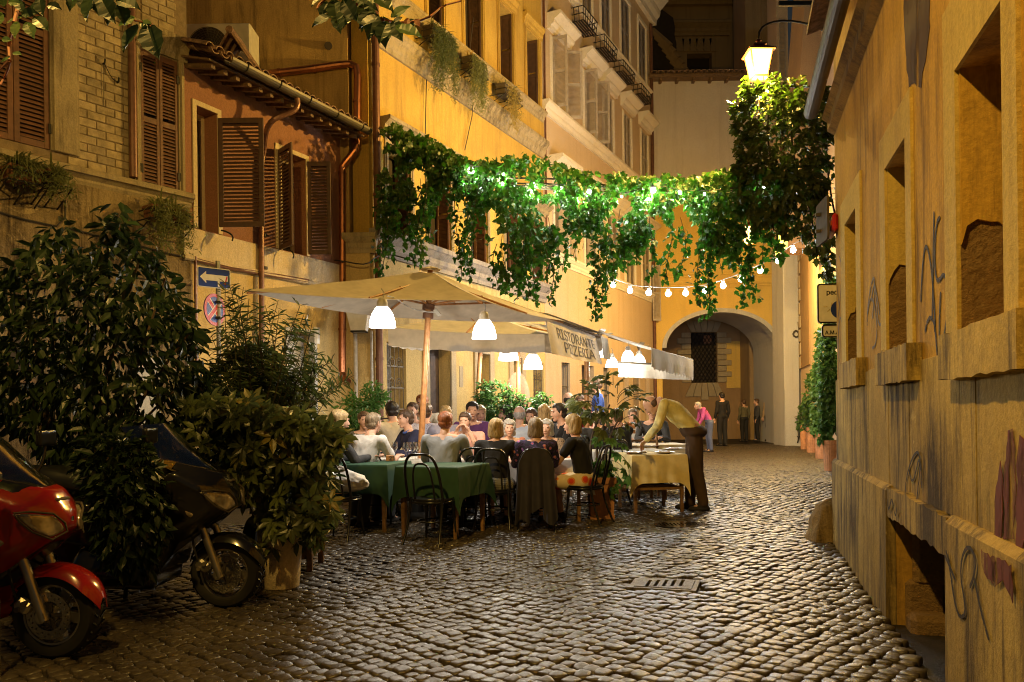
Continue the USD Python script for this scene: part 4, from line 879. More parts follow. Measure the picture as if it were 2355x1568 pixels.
# the palace behind, above the roofs
DK = 44.0
FK = Fac((at(1480, 100, DK)[0], DK), (at(1800, 100, DK)[0], DK))
KH = thing('dark_palace', 'unlit palace rising behind the arch house with a dentil cornice and one stone framed window', 'palace', (15, DK, 0))
kt = FK.Z(1650, -40)
kx0, kx1, kz0, kz1 = FK.U(1579, 140), FK.U(1636, 140), FK.Z(1600, 160), FK.Z(1600, 125)
wall(FK, 0, FK.L, -.2, kt, [R4(kx0, kz0 - 1, kx1, kz1)], 'dark_stone', KH, .5)
obj('window_recess', FK.box(kx0 - .02, kx1 + .02, kz0 - 1, kz1 + .02, -.55, -.5), 'reveal_dark', KH)
obj('window_surround', FK.slab(R4(kx0 - .7, kz0 - 1, kx1 + .7, kz1 + .9).difference(R4(kx0, kz0 - 2, kx1, kz1)), 0, .12), 'dark_stone', KH)
obj('window_head', FK.prism([(a, kz1 + 1.0 + b) for a, b in moulding(.5, .7)], kx0 - 1.0, kx1 + 1.0), 'dark_stone', KH)
for k in range(6):
    a = kx0 - .6 + k * (kx1 - kx0 + .9) / 6; obj('lintel_stone', FK.slab(Polygon([(a + .03, kz1 + .1), (a + .35, kz1 + .1), (a + .45, kz1 + .8), (a - .05, kz1 + .8)]), .121, .17), 'dark_stone', KH)
ke = FK.Z(1650, 14)
obj('eave_cornice', FK.prism([(a, ke + b) for a, b in moulding(1.1, 1.0)], 0, FK.L), 'dark_stone', KH)
for k in range(26): obj('dentil', FK.box(.3 + k * .3, .48 + k * .3, ke + .25, ke + .45, .5, .75), 'dark_stone', KH)
# a darker roof edge at its left, the tower wall behind the lantern
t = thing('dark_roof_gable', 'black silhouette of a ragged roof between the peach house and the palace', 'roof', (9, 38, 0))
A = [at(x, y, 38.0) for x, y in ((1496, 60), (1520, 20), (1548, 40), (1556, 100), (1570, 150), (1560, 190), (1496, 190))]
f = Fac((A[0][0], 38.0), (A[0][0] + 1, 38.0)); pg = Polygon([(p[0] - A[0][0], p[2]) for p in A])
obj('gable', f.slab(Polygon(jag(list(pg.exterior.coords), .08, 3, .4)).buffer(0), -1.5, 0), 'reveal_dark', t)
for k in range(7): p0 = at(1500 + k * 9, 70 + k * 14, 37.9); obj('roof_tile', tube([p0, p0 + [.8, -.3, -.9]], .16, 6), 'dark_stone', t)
t = thing('dark_tower', 'plain dark brown tower wall rising behind the street lantern', 'tower', (11, 36, 0))
A, B = at(1716, 60, 33.5), at(1782, 60, 33.5)
obj('wall', bx(((A[0] + B[0]) / 2, 34.5, 10), (B[0] - A[0], 1.8, 24), .02), 'dark_stone', t)
obj('corner_strip', bx((A[0] + .75, 33.58, 10), (.12, .1, 24)), 'dark_stone', t)
obj('inner_band', bx((B[0] - .3, 33.59, 10), (.5, .1, 24)), 'dark_stone', t)
# houses along the right beyond the ochre wall
t = GP = thing('grey_pier', 'pale grey plastered pier right of the arch', 'wall', (9.2, 27, 0))
A, B = at(1803, 800, 27.0), at(1840, 800, 27.0)
obj('wall', bx(((A[0] + B[0]) / 2, 27.6, 3.35), (B[0] - A[0], 1.2, 6.9), .03), 'grey_wall', t)
obj('foot', bx(((A[0] + B[0]) / 2, 27.0, .9), (B[0] - A[0] - .01, .04, 2.0)), 'grey_wall', t)
obj('cable', tube(spline([at(x, y, 26.97) for x, y in ((1836, 740), (1838, 770), (1830, 760), (1824, 768), (1828, 774), (1838, 768))], 16), .03, 6), 'cable', t)
obj('cable', tube([at(1838, 640, 26.95), at(1840, 1005, 26.95)], .025, 5), 'cable', t)
FQ = Fac(at(1842, 850, 26.9)[:2], (6.75, 15.0))
QH = thing('right_house', 'narrow peach house at the right behind the ivy', 'house', (8, 21, 0))
FQ2 = FQ; qt = 11.2
wall(FQ, 0, FQ.L, -.2, qt, [], 'peach_wall', QH, .4)
obj('brick_foot', FQ.slab(sbox(.1, 2.6, 2.8, 6.2), .002, .03), 'far_brick', QH)
obj('return_wall', bx((FQ.pt(0, 0)[0] + 1.0, 26.95, 5.5), (2.0, .1, 11.4)), 'pale_wall', QH)
qz = 4.2
for k in range(9): obj('quoin', FQ.box(.02, .5 if k % 2 else .35, 2.6 + k * .45, 3.0 + k * .45, .031, .07, .01), 'travertine', QH)
t = thing('tall_right_house', 'tall narrow house front at the upper right with one closed grey shutter', 'house', (9.5, 28.5, 0))
A, B = at(1786, 60, 28.3), at(1812, 60, 28.3)
f = Fac((A[0], 28.3), (B[0], 28.3))
obj('wall', f.slab(sbox(0, 6.6, f.L, 17.5), -1.0, 0), 'peach_wall', t)
shutter(f, f.U(1791, 100), f.U(1806, 100), f.Z(1800, 188), f.Z(1800, 44), .01, t, 'shutter_grey', 22, 2, each=False)
obj('downpipe', tube([at(1800, y, 28.2) for y in (200, 400, 560)], .09, 7), 'brown_pipe', t)
t = thing('creeper_wall', 'tall bare brown wall with dry creeper stems at the upper right', 'wall', (8.6, 22, 0))
A, B = at(1836, 100, 21.0), at(1925, 100, 21.0); top_ = at(1850, -60, 21.0)[2]
obj('wall', hexa([(A[0] - .35, 21, 5.5), (B[0] + .6, 21, 5.5), (B[0] + .6, 22, 5.5), (A[0] - .35, 22, 5.5), (A[0] + .25, 21, top_), (B[0] + .6, 21, top_), (B[0] + .6, 22, top_), (A[0] + .25, 22, top_)]), 'far_brick', t)
rv = np.random.default_rng(8)
for k in range(26):
    x = A[0] + .1 + rv.random() * (B[0] - A[0] + .4); pts = [(x + .1 * q + rv.normal(0, .06) - .03 * 0, 20.96 - .02 * rv.random(), 6 + q * 1.0) for q in range(8)]
    obj('dry_stem', tube(spline(pts, 18), .018 + .02 * rv.random(), 5), 'bark', t)
P = [at(x, 8, 15.5) for x in (1790, 1930)]
t = thing('iron_beam', 'dark iron beam reaching out over the lane above the lantern', 'beam', tuple(P[0]))
obj('beam', TM(bx((P[0] + P[1]) / 2, (P[1][0] - P[0][0], .08, .09), .01), tube(spline([P[1] + [-.25, 0, -.05], P[1] + [-.08, 0, -.18], P[1] + [0, 0, -.3]], 6), .03, 6)), 'black_paint', t)
# ------------------------------------------------------------------ the street
ST = thing('street', kind='structure')
gm = MB(); gx = np.linspace(-14, 16, 61); gy = np.linspace(-2, 60, 125)
def gz_(x, y): return (meshkit.fbm(np.stack([np.asarray(x) * .45, np.asarray(y) * .45, 0 * np.asarray(x)], -1), 3, 5) - .5) * .07
G = np.array([[(x, y, 0) for x in gx] for y in gy]); G[..., 2] = gz_(G[..., 0], G[..., 1]) - .030
obj('bedding', grid(G), 'dirt', ST, smooth=True)
obj('far_ground', TM(bx((0, 130, -.35), (400, 138, .1)), bx((0, -60, -.35), (400, 115, .1)), bx((-107, 29, -.35), (186, 64, .1)), bx((108, 29, -.35), (184, 64, .1))), 'dirt', ST)
r = np.random.default_rng(21)
pitch = 0.108; rowp = 0.060
drain_c = ground(1529, 1343); drain2 = ground(1563, 1207)
def fR(y): return .956 + .279 * y
stones = []
ys = np.arange(2.2, 29.2, rowp)
for j, y in enumerate(ys):
    x0 = -4.6 if y < 12 else (.5 * y - 10.3); x1 = fR(y) + .1 if y < 7.4 else min(3.4 + (y - 7.4) * 1.2, 9.6)
    if y > 9.5: x0 = max(x0, (700 - CX) / FPX * y)
    xs = np.arange(x0, x1, pitch)
    for x in xs:
        # rows bow across the lane and wander a little
        xx = x + (pitch / 2 if j % 2 else 0) + r.normal(0, .006); yy = y + .34 * math.sin(xx * .62 + .5) + .035 * math.sin(xx * 2.1 + y * 1.3) + r.normal(0, .006)
        if abs(xx - drain_c[0]) < .27 and abs(yy - drain_c[1]) < .20: continue
        if (xx - drain2[0]) ** 2 / .3 ** 2 + (yy - drain2[1]) ** 2 / .25 ** 2 < 1: continue
        if yy < 7.45 and xx > fR(yy) - .02 - .05: continue
        if abs(xx) / max(yy, .1) > .70: continue
        stones.append((xx, yy))
stones = np.array(stones); N = len(stones)
def setts(P, r):
    """Rounded four to eight sided setts: ring at the foot, shoulder ring, top ring, crown point."""
    n = len(P); k = 8; a = np.linspace(0, 2 * PI, k, endpoint=False)[None] + r.normal(0, .10, (n, k)) + r.normal(0, .07, (n, 1))
    sq = 1 / (np.abs(np.cos(a)) ** 1.25 + np.abs(np.sin(a)) ** 1.25) ** .8
    R = pitch * .500 * sq * (1 + r.normal(0, .045, (n, k))) * (1 + r.normal(0, .05, (n, 1)))
    hx, hy = 1 + r.normal(0, .05, (n, 1)), (rowp * 2 / pitch) * (.94 + r.normal(0, .05, (n, 1)))
    cx, cy = np.cos(a) * R * hx, np.sin(a) * R * hy
    top = r.normal(0.002, .0035, (n, 1)); tx, ty = r.normal(0, .05, (n, 1)), r.normal(0, .05, (n, 1))
    lay = []
    for s_, z in ((1.0, -.036), (.965, -.006), (.85, .0022), (.5, .0042)):
        lay.append(np.stack([P[:, :1] + cx * s_, P[:, 1:2] + cy * s_, top + z + cx * s_ * tx + cy * s_ * ty], -1))
    lay.append(np.stack([P[:, :1], P[:, 1:2], top + .0046], -1))
    V = np.concatenate(lay, 1); V[..., 2] += gz_(V[..., 0], V[..., 1])
    F = []
    for L in range(3):
        for i in range(k): j = (i + 1) % k; F += [[L * k + i, L * k + j, (L + 1) * k + j], [L * k + i, (L + 1) * k + j, (L + 1) * k + i]]
    for i in range(k): F.append([3 * k + i, 3 * k + (i + 1) % k, 4 * k])
    return V, np.array(F)
V, F = setts(stones, r)
order = np.argsort(stones[:, 1] ** 2 + (stones[:, 0] * .3) ** 2)
inview = np.abs(stones[:, 0] / stones[:, 1]) < .63
near = [i for i in order if inview[i] and stones[i, 1] > 2.55][:300]
for i in near: obj('cobblestone', trimesh.Trimesh(V[i], F, process=False), 'cobble', ST, smooth=True)
m_ = np.ones(N, bool); m_[near] = False
Vr = V[m_]; nv = V.shape[1]
obj('cobblestones', trimesh.Trimesh(Vr.reshape(-1, 3), (F[None] + (np.arange(len(Vr)) * nv)[:, None, None]).reshape(-1, 3), process=False), 'cobble', ST, smooth=True, kind='stuff')
# drain in the lane
t = thing('drain_cover', 'pale square slotted drain cover set in the cobbles', 'drain cover', tuple(drain_c))
zz = float(gz_(drain_c[0], drain_c[1])) + .004
D0 = Fac((drain_c[0] - .22, drain_c[1] - .16), (drain_c[0] + .22, drain_c[1] - .16))
pg = affinity.rotate(sbox(-.20, -.15, .20, .15), -18); sl = [affinity.rotate(sbox(-.13 + k * .06, -.11, -.105 + k * .06, .11), -18) for k in range(5)]
m = extr(pg.difference(unary_union([affinity.rotate(s, -18, origin=(0, 0)) if 0 else s for s in sl])), .03); m.apply_translation([drain_c[0], drain_c[1], zz - .024]); obj('grating', m, 'drain', t)
m = extr(pg.buffer(.035, join_style=2).difference(pg.buffer(.003)), .028); m.apply_translation([drain_c[0], drain_c[1], zz - .026]); obj('frame', m, 'drain', t)
m = extr(pg, .01); m.apply_translation([drain_c[0], drain_c[1], zz - .07]); obj('pit', m, 'reveal_dark', t)
t = thing('round_grating', 'wet iron grating beside the serving table', 'drain cover', tuple(drain2))
zz = float(gz_(drain2[0], drain2[1])) + .008
pg = affinity.scale(Point(0, 0).buffer(.25), 1.1, .9); m = extr(pg.difference(unary_union([sbox(-.22 + k * .04, -.1, -.2 + k * .04, .1) for k in range(11)])), .02); m.apply_translation([drain2[0], drain2[1], zz - .02]); obj('grating', m, 'chrome', t)
m = extr(pg, .01); m.apply_translation([drain2[0], drain2[1], zz - .05]); obj('pit', m, 'reveal_dark', t)
# ------------------------------------------------------------------ leaves
import shapely
def tmpl(pts, faces): return np.array(pts, float), np.array(faces)
OVATE = tmpl([(0, 0, 0), (.3, .2, .035), (.3, -.2, .035), (.35, 0, -.02), (.68, .17, .02), (.68, -.17, .02), (.7, 0, -.05), (1, 0, -.12)],
             [(0, 3, 1), (0, 2, 3), (1, 3, 6), (1, 6, 4), (2, 5, 6), (2, 6, 3), (4, 6, 7), (5, 7, 6)])
NARROW = tmpl([(0, 0, 0), (.35, .12, .02), (.35, -.12, .02), (.5, 0, -.03), (.75, .08, -.02), (.75, -.08, -.02), (1, 0, -.14)], [(0, 3, 1), (0, 2, 3), (1, 3, 4), (2, 5, 3), (3, 6, 4), (3, 5, 6)])
LOBED = tmpl([(.32, 0, -.03), (0, 0, 0), (-.08, .22, .03), (.16, .30, .02), (.30, .50, -.03), (.44, .27, .02), (.66, .24, .0), (1, 0, -.10), (.66, -.24, .0), (.44, -.27, .02), (.30, -.50, -.03), (.16, -.30, .02), (-.08, -.22, .03)],
             [(0, i, i + 1) for i in range(1, 12)] + [(0, 12, 1)])
def leaves(P, D, N, S, T):
    """P bases, D along the leaf, N its upper side, S lengths."""
    D = D / (np.linalg.norm(D, axis=1, keepdims=True) + 1e-9); B = np.cross(N, D); B /= np.linalg.norm(B, axis=1, keepdims=True) + 1e-9; N = np.cross(D, B)
    t, f = T; S = np.asarray(S).reshape(-1, 1, 1)
    V = P[:, None] + S * (t[None, :, :1] * D[:, None] + t[None, :, 1:2] * B[:, None] + t[None, :, 2:] * N[:, None])
    F = f[None] + (np.arange(len(P)) * len(t))[:, None, None]
    return V.reshape(-1, 3), F.reshape(-1, 3)
def LM(*a): v, f = leaves(*a); return trimesh.Trimesh(v, f, process=False)
def rdir(r, n, up=0.0):
    d = r.normal(0, 1, (n, 3)); d /= np.linalg.norm(d, axis=1, keepdims=True); d[:, 2] += up; return d
def in_poly(r, poly, n, dens=None):
    """n points of the photograph's grid inside a polygon."""
    pg = Polygon(poly); x0, y0, x1, y1 = pg.bounds; out = []
    while sum(map(len, out)) < n:
        q = np.stack([r.uniform(x0, x1, 4 * n), r.uniform(y0, y1, 4 * n)], 1); q = q[shapely.contains_xy(pg, q[:, 0], q[:, 1])]
        if dens is not None: q = q[r.random(len(q)) < dens(q)]
        out.append(q)
    return np.vstack(out)[:n]
def PT(q, d):
    a, b = q[:, 0] - CX, q[:, 1] - HY
    return np.stack([(a * COSR - b * SINR) / FPX * d, d, CAM_H - (a * SINR + b * COSR) / FPX * d], 1)
def bush(t, poly, d, thick_, n, size, T, mat, seed, droop=-.5, clump=.0, name='foliage', gap=1.5, drop_out=.3):
    """Leaves through the volume whose outline is given; clumped, ragged at the edge."""
    r = np.random.default_rng(seed); pg = Polygon(poly)
    def dens(q):
        e = shapely.distance(shapely.points(q), pg.exterior); k = meshkit.fbm(np.stack([q[:, 0] * .022 * gap, q[:, 1] * .022 * gap, np.full(len(q), seed)], 1), 3, seed)
        return np.clip(.25 + e / 26, 0, 1) * np.clip((k - drop_out) * 5, 0, 1)
    q = in_poly(r, poly, n, dens); e = shapely.distance(shapely.points(q), pg.exterior)
    th = thick_ * np.clip(e / 70, .18, 1)
    dd = d + r.uniform(-1, 1, n) * th; P = PT(q, np.full(n, float(d))); P = P + (dd - d)[:, None] * np.array([0, 1.0, 0])
    c = P.mean(0); D = (P - c) * [.5, .9, .3]; D /= np.linalg.norm(D, axis=1, keepdims=True) + 1e-9; D = D * .6 + r.normal(0, .6, (n, 3)); D[:, 2] += droop
    N = rdir(r, n, 1.1) + [0, -.3, 0]
    return obj(name, LM(P, D, N, size * r.uniform(.6, 1.25, n), T), mat, t, kind='stuff'), P
def limbs(t, base, tips, r0, mat='bark', seed=0, name='branch'):
    r = np.random.default_rng(seed)
    for tip in tips:
        b = np.array(base) + r.normal(0, .03, 3) * [1, 1, 0]; mid = (b + tip) / 2 + r.normal(0, .07, 3); obj(name, tube(spline([b, mid, tip], 10), np.linspace(r0, r0 * .25, 10), 6), mat, t)

# ------------------------------------------------------------------ the vine across the lane and the ivy at its right end
def dl(px): return np.interp(px, [860, 1000, 1300, 1600, 1760, 1920], [13.75, 13.9, 13.9, 13.7, 13.5, 12.9])
VT = thing('hanging_vine', 'green creeper hung across the lane with small lights glowing in it', 'vine', tuple(at(1300, 420, 13.9)))
topx = [866, 880, 905, 935, 960, 1010, 1050, 1090, 1150, 1210, 1260, 1310, 1360, 1410, 1470, 1530, 1580, 1640, 1700, 1780]
topy = [330, 296, 288, 300, 318, 330, 362, 378, 366, 362, 368, 392, 402, 404, 412, 402, 416, 400, 388, 395]
botx = [866, 900, 960, 1000, 1035, 1060, 1110, 1140, 1200, 1240, 1300, 1350, 1400, 1440, 1500, 1560, 1620, 1680, 1740, 1790, 1850]
boty = [600, 560, 520, 470, 455, 470, 500, 640, 640, 640, 560, 540, 610, 560, 560, 590, 580, 590, 570, 560, 540]
r = np.random.default_rng(31)
n = 10000
q = np.stack([r.uniform(866, 1800, n * 2), np.zeros(n * 2)], 1); ty, by = np.interp(q[:, 0], topx, topy), np.interp(q[:, 0], botx, boty)
by = by + 40 * (meshkit.noise(np.stack([q[:, 0] * .045, q[:, 0] * 0, q[:, 0] * 0], 1), 4) - .5) * 2 + 18 * (meshkit.noise(np.stack([q[:, 0] * .13, q[:, 0] * 0, q[:, 0] * 0], 1), 9) - .5) * 2
f = r.random(n * 2) ** 1.25; q[:, 1] = ty + (by - ty) * f + r.normal(0, 5, n * 2)
k = meshkit.fbm(np.stack([q[:, 0] * .03, q[:, 1] * .022, q[:, 0] * 0], 1), 3, 6)
keep = (k > .34 + .20 * f) ; q, f = q[keep][:n], f[keep][:n]
d = dl(q[:, 0]) + r.normal(0, 1, len(q)) * (.34 - .22 * f)
P = PT(q, d); D = r.normal(0, .5, (len(q), 3)) + [0, -.25, -.75]; N = rdir(r, len(q), .5) + [0, -.9, 0]
obj('foliage', LM(P, D, N, r.uniform(.06, .15, len(q)), LOBED), 'leaf_vine', VT, kind='stuff')
lead = at(900, 306, 13.8), at(1060, 400, 13.9), at(1250, 420, 13.9), at(1450, 430, 13.85), at(1640, 425, 13.6), at(1790, 400, 13.2)
for k in range(4): obj('stem', tube(spline([p + r.normal(0, .07, 3) for p in lead], 40), .016, 5), 'bark', VT)
strands = [(886, 560, 640), (872, 590, 618), (900, 480, 600), (945, 500, 560), (962, 470, 612), (975, 470, 600), (988, 450, 560), (1052, 455, 600), (1068, 470, 640), (1082, 470, 640), (1095, 480, 560), (1140, 620, 668), (1160, 600, 672), (1185, 600, 690), (1210, 600, 690), (1222, 590, 660), (1238, 610, 700), (1255, 600, 640), (1268, 560, 700), (1300, 520, 620), (1325, 520, 590),
           (1362, 540, 700), (1376, 540, 740), (1388, 550, 715), (1405, 560, 650), (1430, 540, 620), (1470, 540, 610), (1500, 560, 640), (1540, 560, 650), (1570, 560, 625), (1610, 570, 700), (1625, 560, 735), (1635, 580, 700), (1660, 570, 620), (1700, 560, 640), (1715, 560, 705), (1730, 560, 690), (1760, 540, 620), (1780, 520, 600)]
for x, y0, y1 in strands:
    dd = dl(x) - .25 + r.normal(0, .12); k = max(6, int((y1 - y0) / 2.1)); s = np.linspace(0, 1, k)
    q = np.stack([x + 7 * np.sin(s * 5 + x) + r.normal(0, 7, k), y0 - 40 + (y1 - y0 + 40) * s], 1); Pq = PT(q, np.full(k, dd) + r.normal(0, .05, k))
    D = r.normal(0, .6, (k, 3)) + [0, -.3, -.5]
    s_path = obj('strand', tube(PT(np.stack([x + 7 * np.sin(np.linspace(0, 1, 8) * 5 + x), np.linspace(y0 - 60, y1, 8)], 1), np.full(8, dd)), .006, 4), 'stem', VT)
    obj('leaves', LM(Pq, D, rdir(r, k, .4) + [0, -.9, 0], r.uniform(.07, .13, k), LOBED), 'leaf_vine', s_path, kind='stuff')
IV = thing('climbing_ivy', 'tall dark mass of ivy climbing at the right under the street lantern', 'ivy', tuple(at(1800, 560, 13.0)))
col = [(1700, 185), (1740, 172), (1800, 180), (1850, 190), (1905, 200), (1915, 300), (1915, 640), (1895, 640), (1870, 600), (1830, 560), (1790, 545), (1745, 540), (1700, 470), (1688, 420), (1690, 330), (1680, 290), (1686, 220)]
bush(IV, col, 13.0, .6, 4300, .115, LOBED, 'leaf_ivy', 41, -.5, drop_out=.38, gap=2.6)
for k in range(7):
    x = 1720 + k * 30; obj('stem', tube(spline([at(x, 200 + r.uniform(0, 60), 13.2), at(x + r.normal(0, 8), 350, 13.2), at(x + 10, 440, 13.2), at(x + 30, 530, 13.3)], 20), .016, 6), 'bark', IV)
obj('iron_hoop', tube([at(1780, 198, 13.1), at(1905, 200, 13.1)], .02, 6), 'iron', IV)
low = [(1895, 600), (1918, 620), (1922, 1010), (1890, 1005), (1860, 985), (1858, 940), (1868, 880), (1870, 760), (1862, 680), (1868, 640)]
# potted ivies along the right hand house
pots = [(1909, 1084, 1012, 32, 'nearest of the four tall terracotta pots, with ivy climbing from it'), (1887, 1055, 993, 27, 'second of the four terracotta pots from the viewer, ivy trailing over its rim'), (1866, 1041, 982, 25, 'third of the four terracotta pots from the viewer, with thin ivy'), (1849, 1033, 978, 18, 'farthest and palest of the four terracotta pots, beside the bicycle')]
for i, (x, yb, yt, wpx, lab) in enumerate(pots):
    g0 = ground(x, yb); dd = g0[1]; h = (yb - yt) / FPX * dd; w = wpx / FPX * dd / 2
    t = thing('potted_ivy', lab, 'potted plant', tuple(g0))
    obj('pot', lathe([(w * .74, 0), (w * .78, .02), (w * .95, h * .86), (w * 1.04, h * .87), (w * 1.06, h), (w * .9, h), (w * .86, h * .9), (0, h * .9)], 36, g0, .05), 'terracotta', t, smooth=30)
    obj('soil', lathe([(w * .88, h * .92), (0, h * .93)], 16, g0), 'soil', t)
    hi = (640, 760, 860, 930)[i]
    pg = [(x - wpx * .9, yt + 6), (x - wpx * .8, (yt + hi) / 2), (x - wpx * .35, hi), (x + wpx * .5, hi - 10), (x + wpx * .8, (yt + hi) / 2), (x + wpx * .6, yt + 16)]
    bush(t, pg, dd, .35, (2300, 1500, 900, 420)[i], .10, LOBED, 'leaf_bright', 60 + i, -.5, drop_out=.2)
    obj('stem', tube(spline([g0 + [0, 0, h * .9], g0 + [.05, .1, h * 1.6], at(x + 4, hi + 20, dd)], 10), .014, 5), 'stem', t)

# ------------------------------------------------------------------ shrubs at the left
BF = thing('weeping_fig', 'big dark leafy fig bush behind the two scooters', 'bush', tuple(ground(230, 1290)))
fig = [(-40, 700), (20, 640), (70, 590), (95, 550), (120, 528), (150, 520), (175, 545), (205, 590), (235, 560), (250, 500), (272, 478), (290, 500), (310, 545), (350, 560), (385, 620), (430, 700), (455, 760), (470, 840), (478, 900), (455, 960), (440, 1050), (400, 1130), (395, 1220), (370, 1300), (300, 1290), (230, 1250), (190, 1200), (170, 1120), (120, 1050), (60, 1000), (0, 960), (-40, 960)]
bush(BF, fig, 6.0, .62, 4300, .12, OVATE, 'leaf_dark', 71, -.9, drop_out=.36, gap=2.4)
gb = ground(250, 1300)
bush(BF, [(165, 1010), (250, 985), (320, 1005), (352, 1050), (378, 1120), (384, 1210), (362, 1310), (300, 1330), (250, 1300), (215, 1230), (190, 1130)], 4.78, .16, 1250, .085, OVATE, 'leaf_dark', 73, -.8, drop_out=.30, gap=2.0)
limbs(BF, (gb[0], 6.1, .1), [at(x, y, 6.0) for x, y in ((145, 540), (272, 490), (60, 640), (380, 640), (440, 760), (200, 700), (320, 600), (20, 760), (400, 900), (100, 880))], .028, seed=2)
obj('trunk', tube(spline([(gb[0], 6.1, 0), (gb[0] + .03, 6.1, .3), (gb[0] + .0, 6.12, .7)], 8), np.linspace(.05, .035, 8), 9), 'bark', BF)
r = np.random.default_rng(72)
for bx_, by_, n_ in ((272, 478, 16), (140, 516, 14), (250, 520, 8), (90, 560, 8)):
    q = np.stack([bx_ + r.normal(0, 16, n_), by_ + r.uniform(-18, 50, n_)], 1); Pq = PT(q, 6.0 + r.normal(0, .1, n_))
    for k in range(n_): obj('leaf', LM(Pq[k:k + 1], np.array([[q[k, 0] - bx_, -6, -6 + r.normal(0, 5)]]), rdir(r, 1, 1.2), [.12 * r.uniform(.8, 1.2)], OVATE), 'leaf_dark', BF)
obj('pot', lathe([(.2, 0), (.22, .02), (.27, .3), (.29, .34), (.26, .34), (.24, .3), (0, .3)], 24, (gb[0], 6.1, 0)), 'box_terracotta', BF, smooth=30)
TH = thing('thin_leaved_shrub', 'airy shrub with thin arching twigs rising in front of the parasol', 'shrub', tuple(at(600, 1180, 7.0)))
thin = [(520, 640), (548, 655), (590, 690), (620, 680), (650, 720), (690, 700), (720, 740), (700, 790), (740, 800), (770, 830), (740, 860), (770, 880), (812, 862), (800, 890), (740, 930), (720, 980), (640, 1010), (480, 990), (450, 900), (470, 800), (500, 740)]
r = np.random.default_rng(81); root = at(600, 1120, 7.0)
for k in range(120):
    tip = in_poly(r, thin, 1)[0] if k > 14 else np.array([(525, 645), (560, 660), (600, 690), (640, 690), (690, 702), (718, 742), (768, 832), (815, 862), (770, 882), (700, 720), (548, 700), (500, 760), (660, 760), (730, 800), (745, 905)][k], float)
    dd = 7.0 + r.normal(0, .3); tp_ = at(*tip, dd); mid = root + (tp_ - root) * .55 + [0, 0, .14] + r.normal(0, .06, 3)
    c = spline([root + r.normal(0, .08, 3), mid, tp_], 22)
    tw = obj('twig', tube(c, np.linspace(.009, .0025, 22), 4), 'stem', TH)
    m = 40; s = r.uniform(.28, 1, m); s.sort(); i0 = s * 21; i = np.minimum(i0.astype(int), 20); Pq = c[i] + (c[i + 1] - c[i]) * (i0 - i)[:, None]
    tan = (c[i + 1] - c[i]); tan /= np.linalg.norm(tan, axis=1, keepdims=True); sd = np.cross(tan, [0, 1.0, .2]) * np.where(np.arange(m) % 2, 1, -1)[:, None]
    D = tan * .5 + sd * .8 + r.normal(0, .25, (m, 3)) + [0, 0, -.25]
    obj('leaves', LM(Pq, D, rdir(r, m, 1.4), r.uniform(.075, .12, m), NARROW), 'leaf_thin', tw, kind='stuff')
bush(TH, [(450, 900), (520, 800), (600, 780), (660, 850), (700, 950), (640, 1030), (480, 1010)], 7.1, .4, 2600, .10, NARROW, 'leaf_thin', 83, -.4)
SC = thing('schefflera', 'umbrella plant with fans of glossy leaves in a pale pot beside the black scooter', 'plant', tuple(ground(632, 1362)))
sg = ground(632, 1362)
sch = [(430, 930), (500, 905), (580, 920), (640, 950), (700, 945), (750, 980), (790, 985), (800, 1010), (770, 1060), (760, 1120), (770, 1180), (745, 1240), (690, 1260), (640, 1240), (600, 1190), (560, 1130), (500, 1080), (450, 1020)]
bush(SC, sch, 5.95, .35, 2300, .10, OVATE, 'leaf_dark', 91, -.3, drop_out=.2)
r = np.random.default_rng(92)
q = in_poly(r, sch, 190); q = np.vstack([q, [(790, 1002), (765, 1012), (745, 1190), (735, 1230), (760, 1150), (700, 1180), (520, 1050), (470, 960), (690, 960), (625, 1255)]])
for k in range(len(q)):
    P = at(q[k, 0], q[k, 1], 5.55 + r.uniform(-.12, .3)); ax = np.array([r.normal(0, .5), -.8, .55 + r.normal(0, .3)]); ax /= np.linalg.norm(ax)
    e1 = np.cross(ax, [0, 0, 1.0]); e1 /= np.linalg.norm(e1); e2 = np.cross(ax, e1); m = r.integers(6, 9); a = np.linspace(0, 2 * PI, m, endpoint=False) + r.random() * 6 ; a = a[: m]
    D = np.cos(a)[:, None] * e1 + np.sin(a)[:, None] * e2 + ax * .12 + [0, 0, -.28]
    obj('leaf_fan', LM(np.repeat(P[None], m, 0) + D * .012, D, np.repeat(ax[None], m, 0), r.uniform(.085, .125, m), OVATE), 'leaf_olive', SC)
limbs(SC, (sg[0], sg[1] + .1, .3), [at(x, y, 5.8) for x, y in ((500, 960), (600, 940), (700, 960), (760, 1010), (740, 1150), (690, 1230), (560, 1080))], .016, seed=6, name='stem', mat='stem')
w = 54 / FPX * sg[1]; h = .42
obj('pot', lathe([(w * .72, 0), (w * .78, .012), (w * .98, h), (w * .99, h + .03), (w * .88, h + .03), (w * .85, h - .02), (0, h - .02)], 30, (sg[0], sg[1] + .15, 0)), 'cream_band', SC, smooth=30)
# planter crate beside it
g0 = ground(690, 1316)
t = thing('planter_crate', 'dark wooden planter crate on legs behind the pale pot', 'planter', tuple(g0))
cx_, cy_ = g0[0] - .12, g0[1] + .22
for sx in (-.19, .19):
    for sy in (-.19, .19): obj('post', bx((cx_ + sx, cy_ + sy, .26), (.045, .045, .52), .005), 'old_wood', t)
for z in (.14, .24, .34, .44):
    for sx, sy, a, b in ((0, -.185, .335, .02), (0, .185, .335, .02), (-.185, 0, .02, .335), (.185, 0, .02, .335)): obj('board', bx((cx_ + sx, cy_ + sy, z), (a, b, .085), .004), 'old_wood', t)
obj('soil', bx((cx_, cy_, .44), (.34, .34, .03)), 'soil', t)
cz0 = [(690, 1255), (665, 1180), (690, 1100), (740, 1090), (752, 1180), (735, 1250)]
bush(t, cz0, cy_, .22, 420, .10, OVATE, 'leaf_olive', 97, -.5)
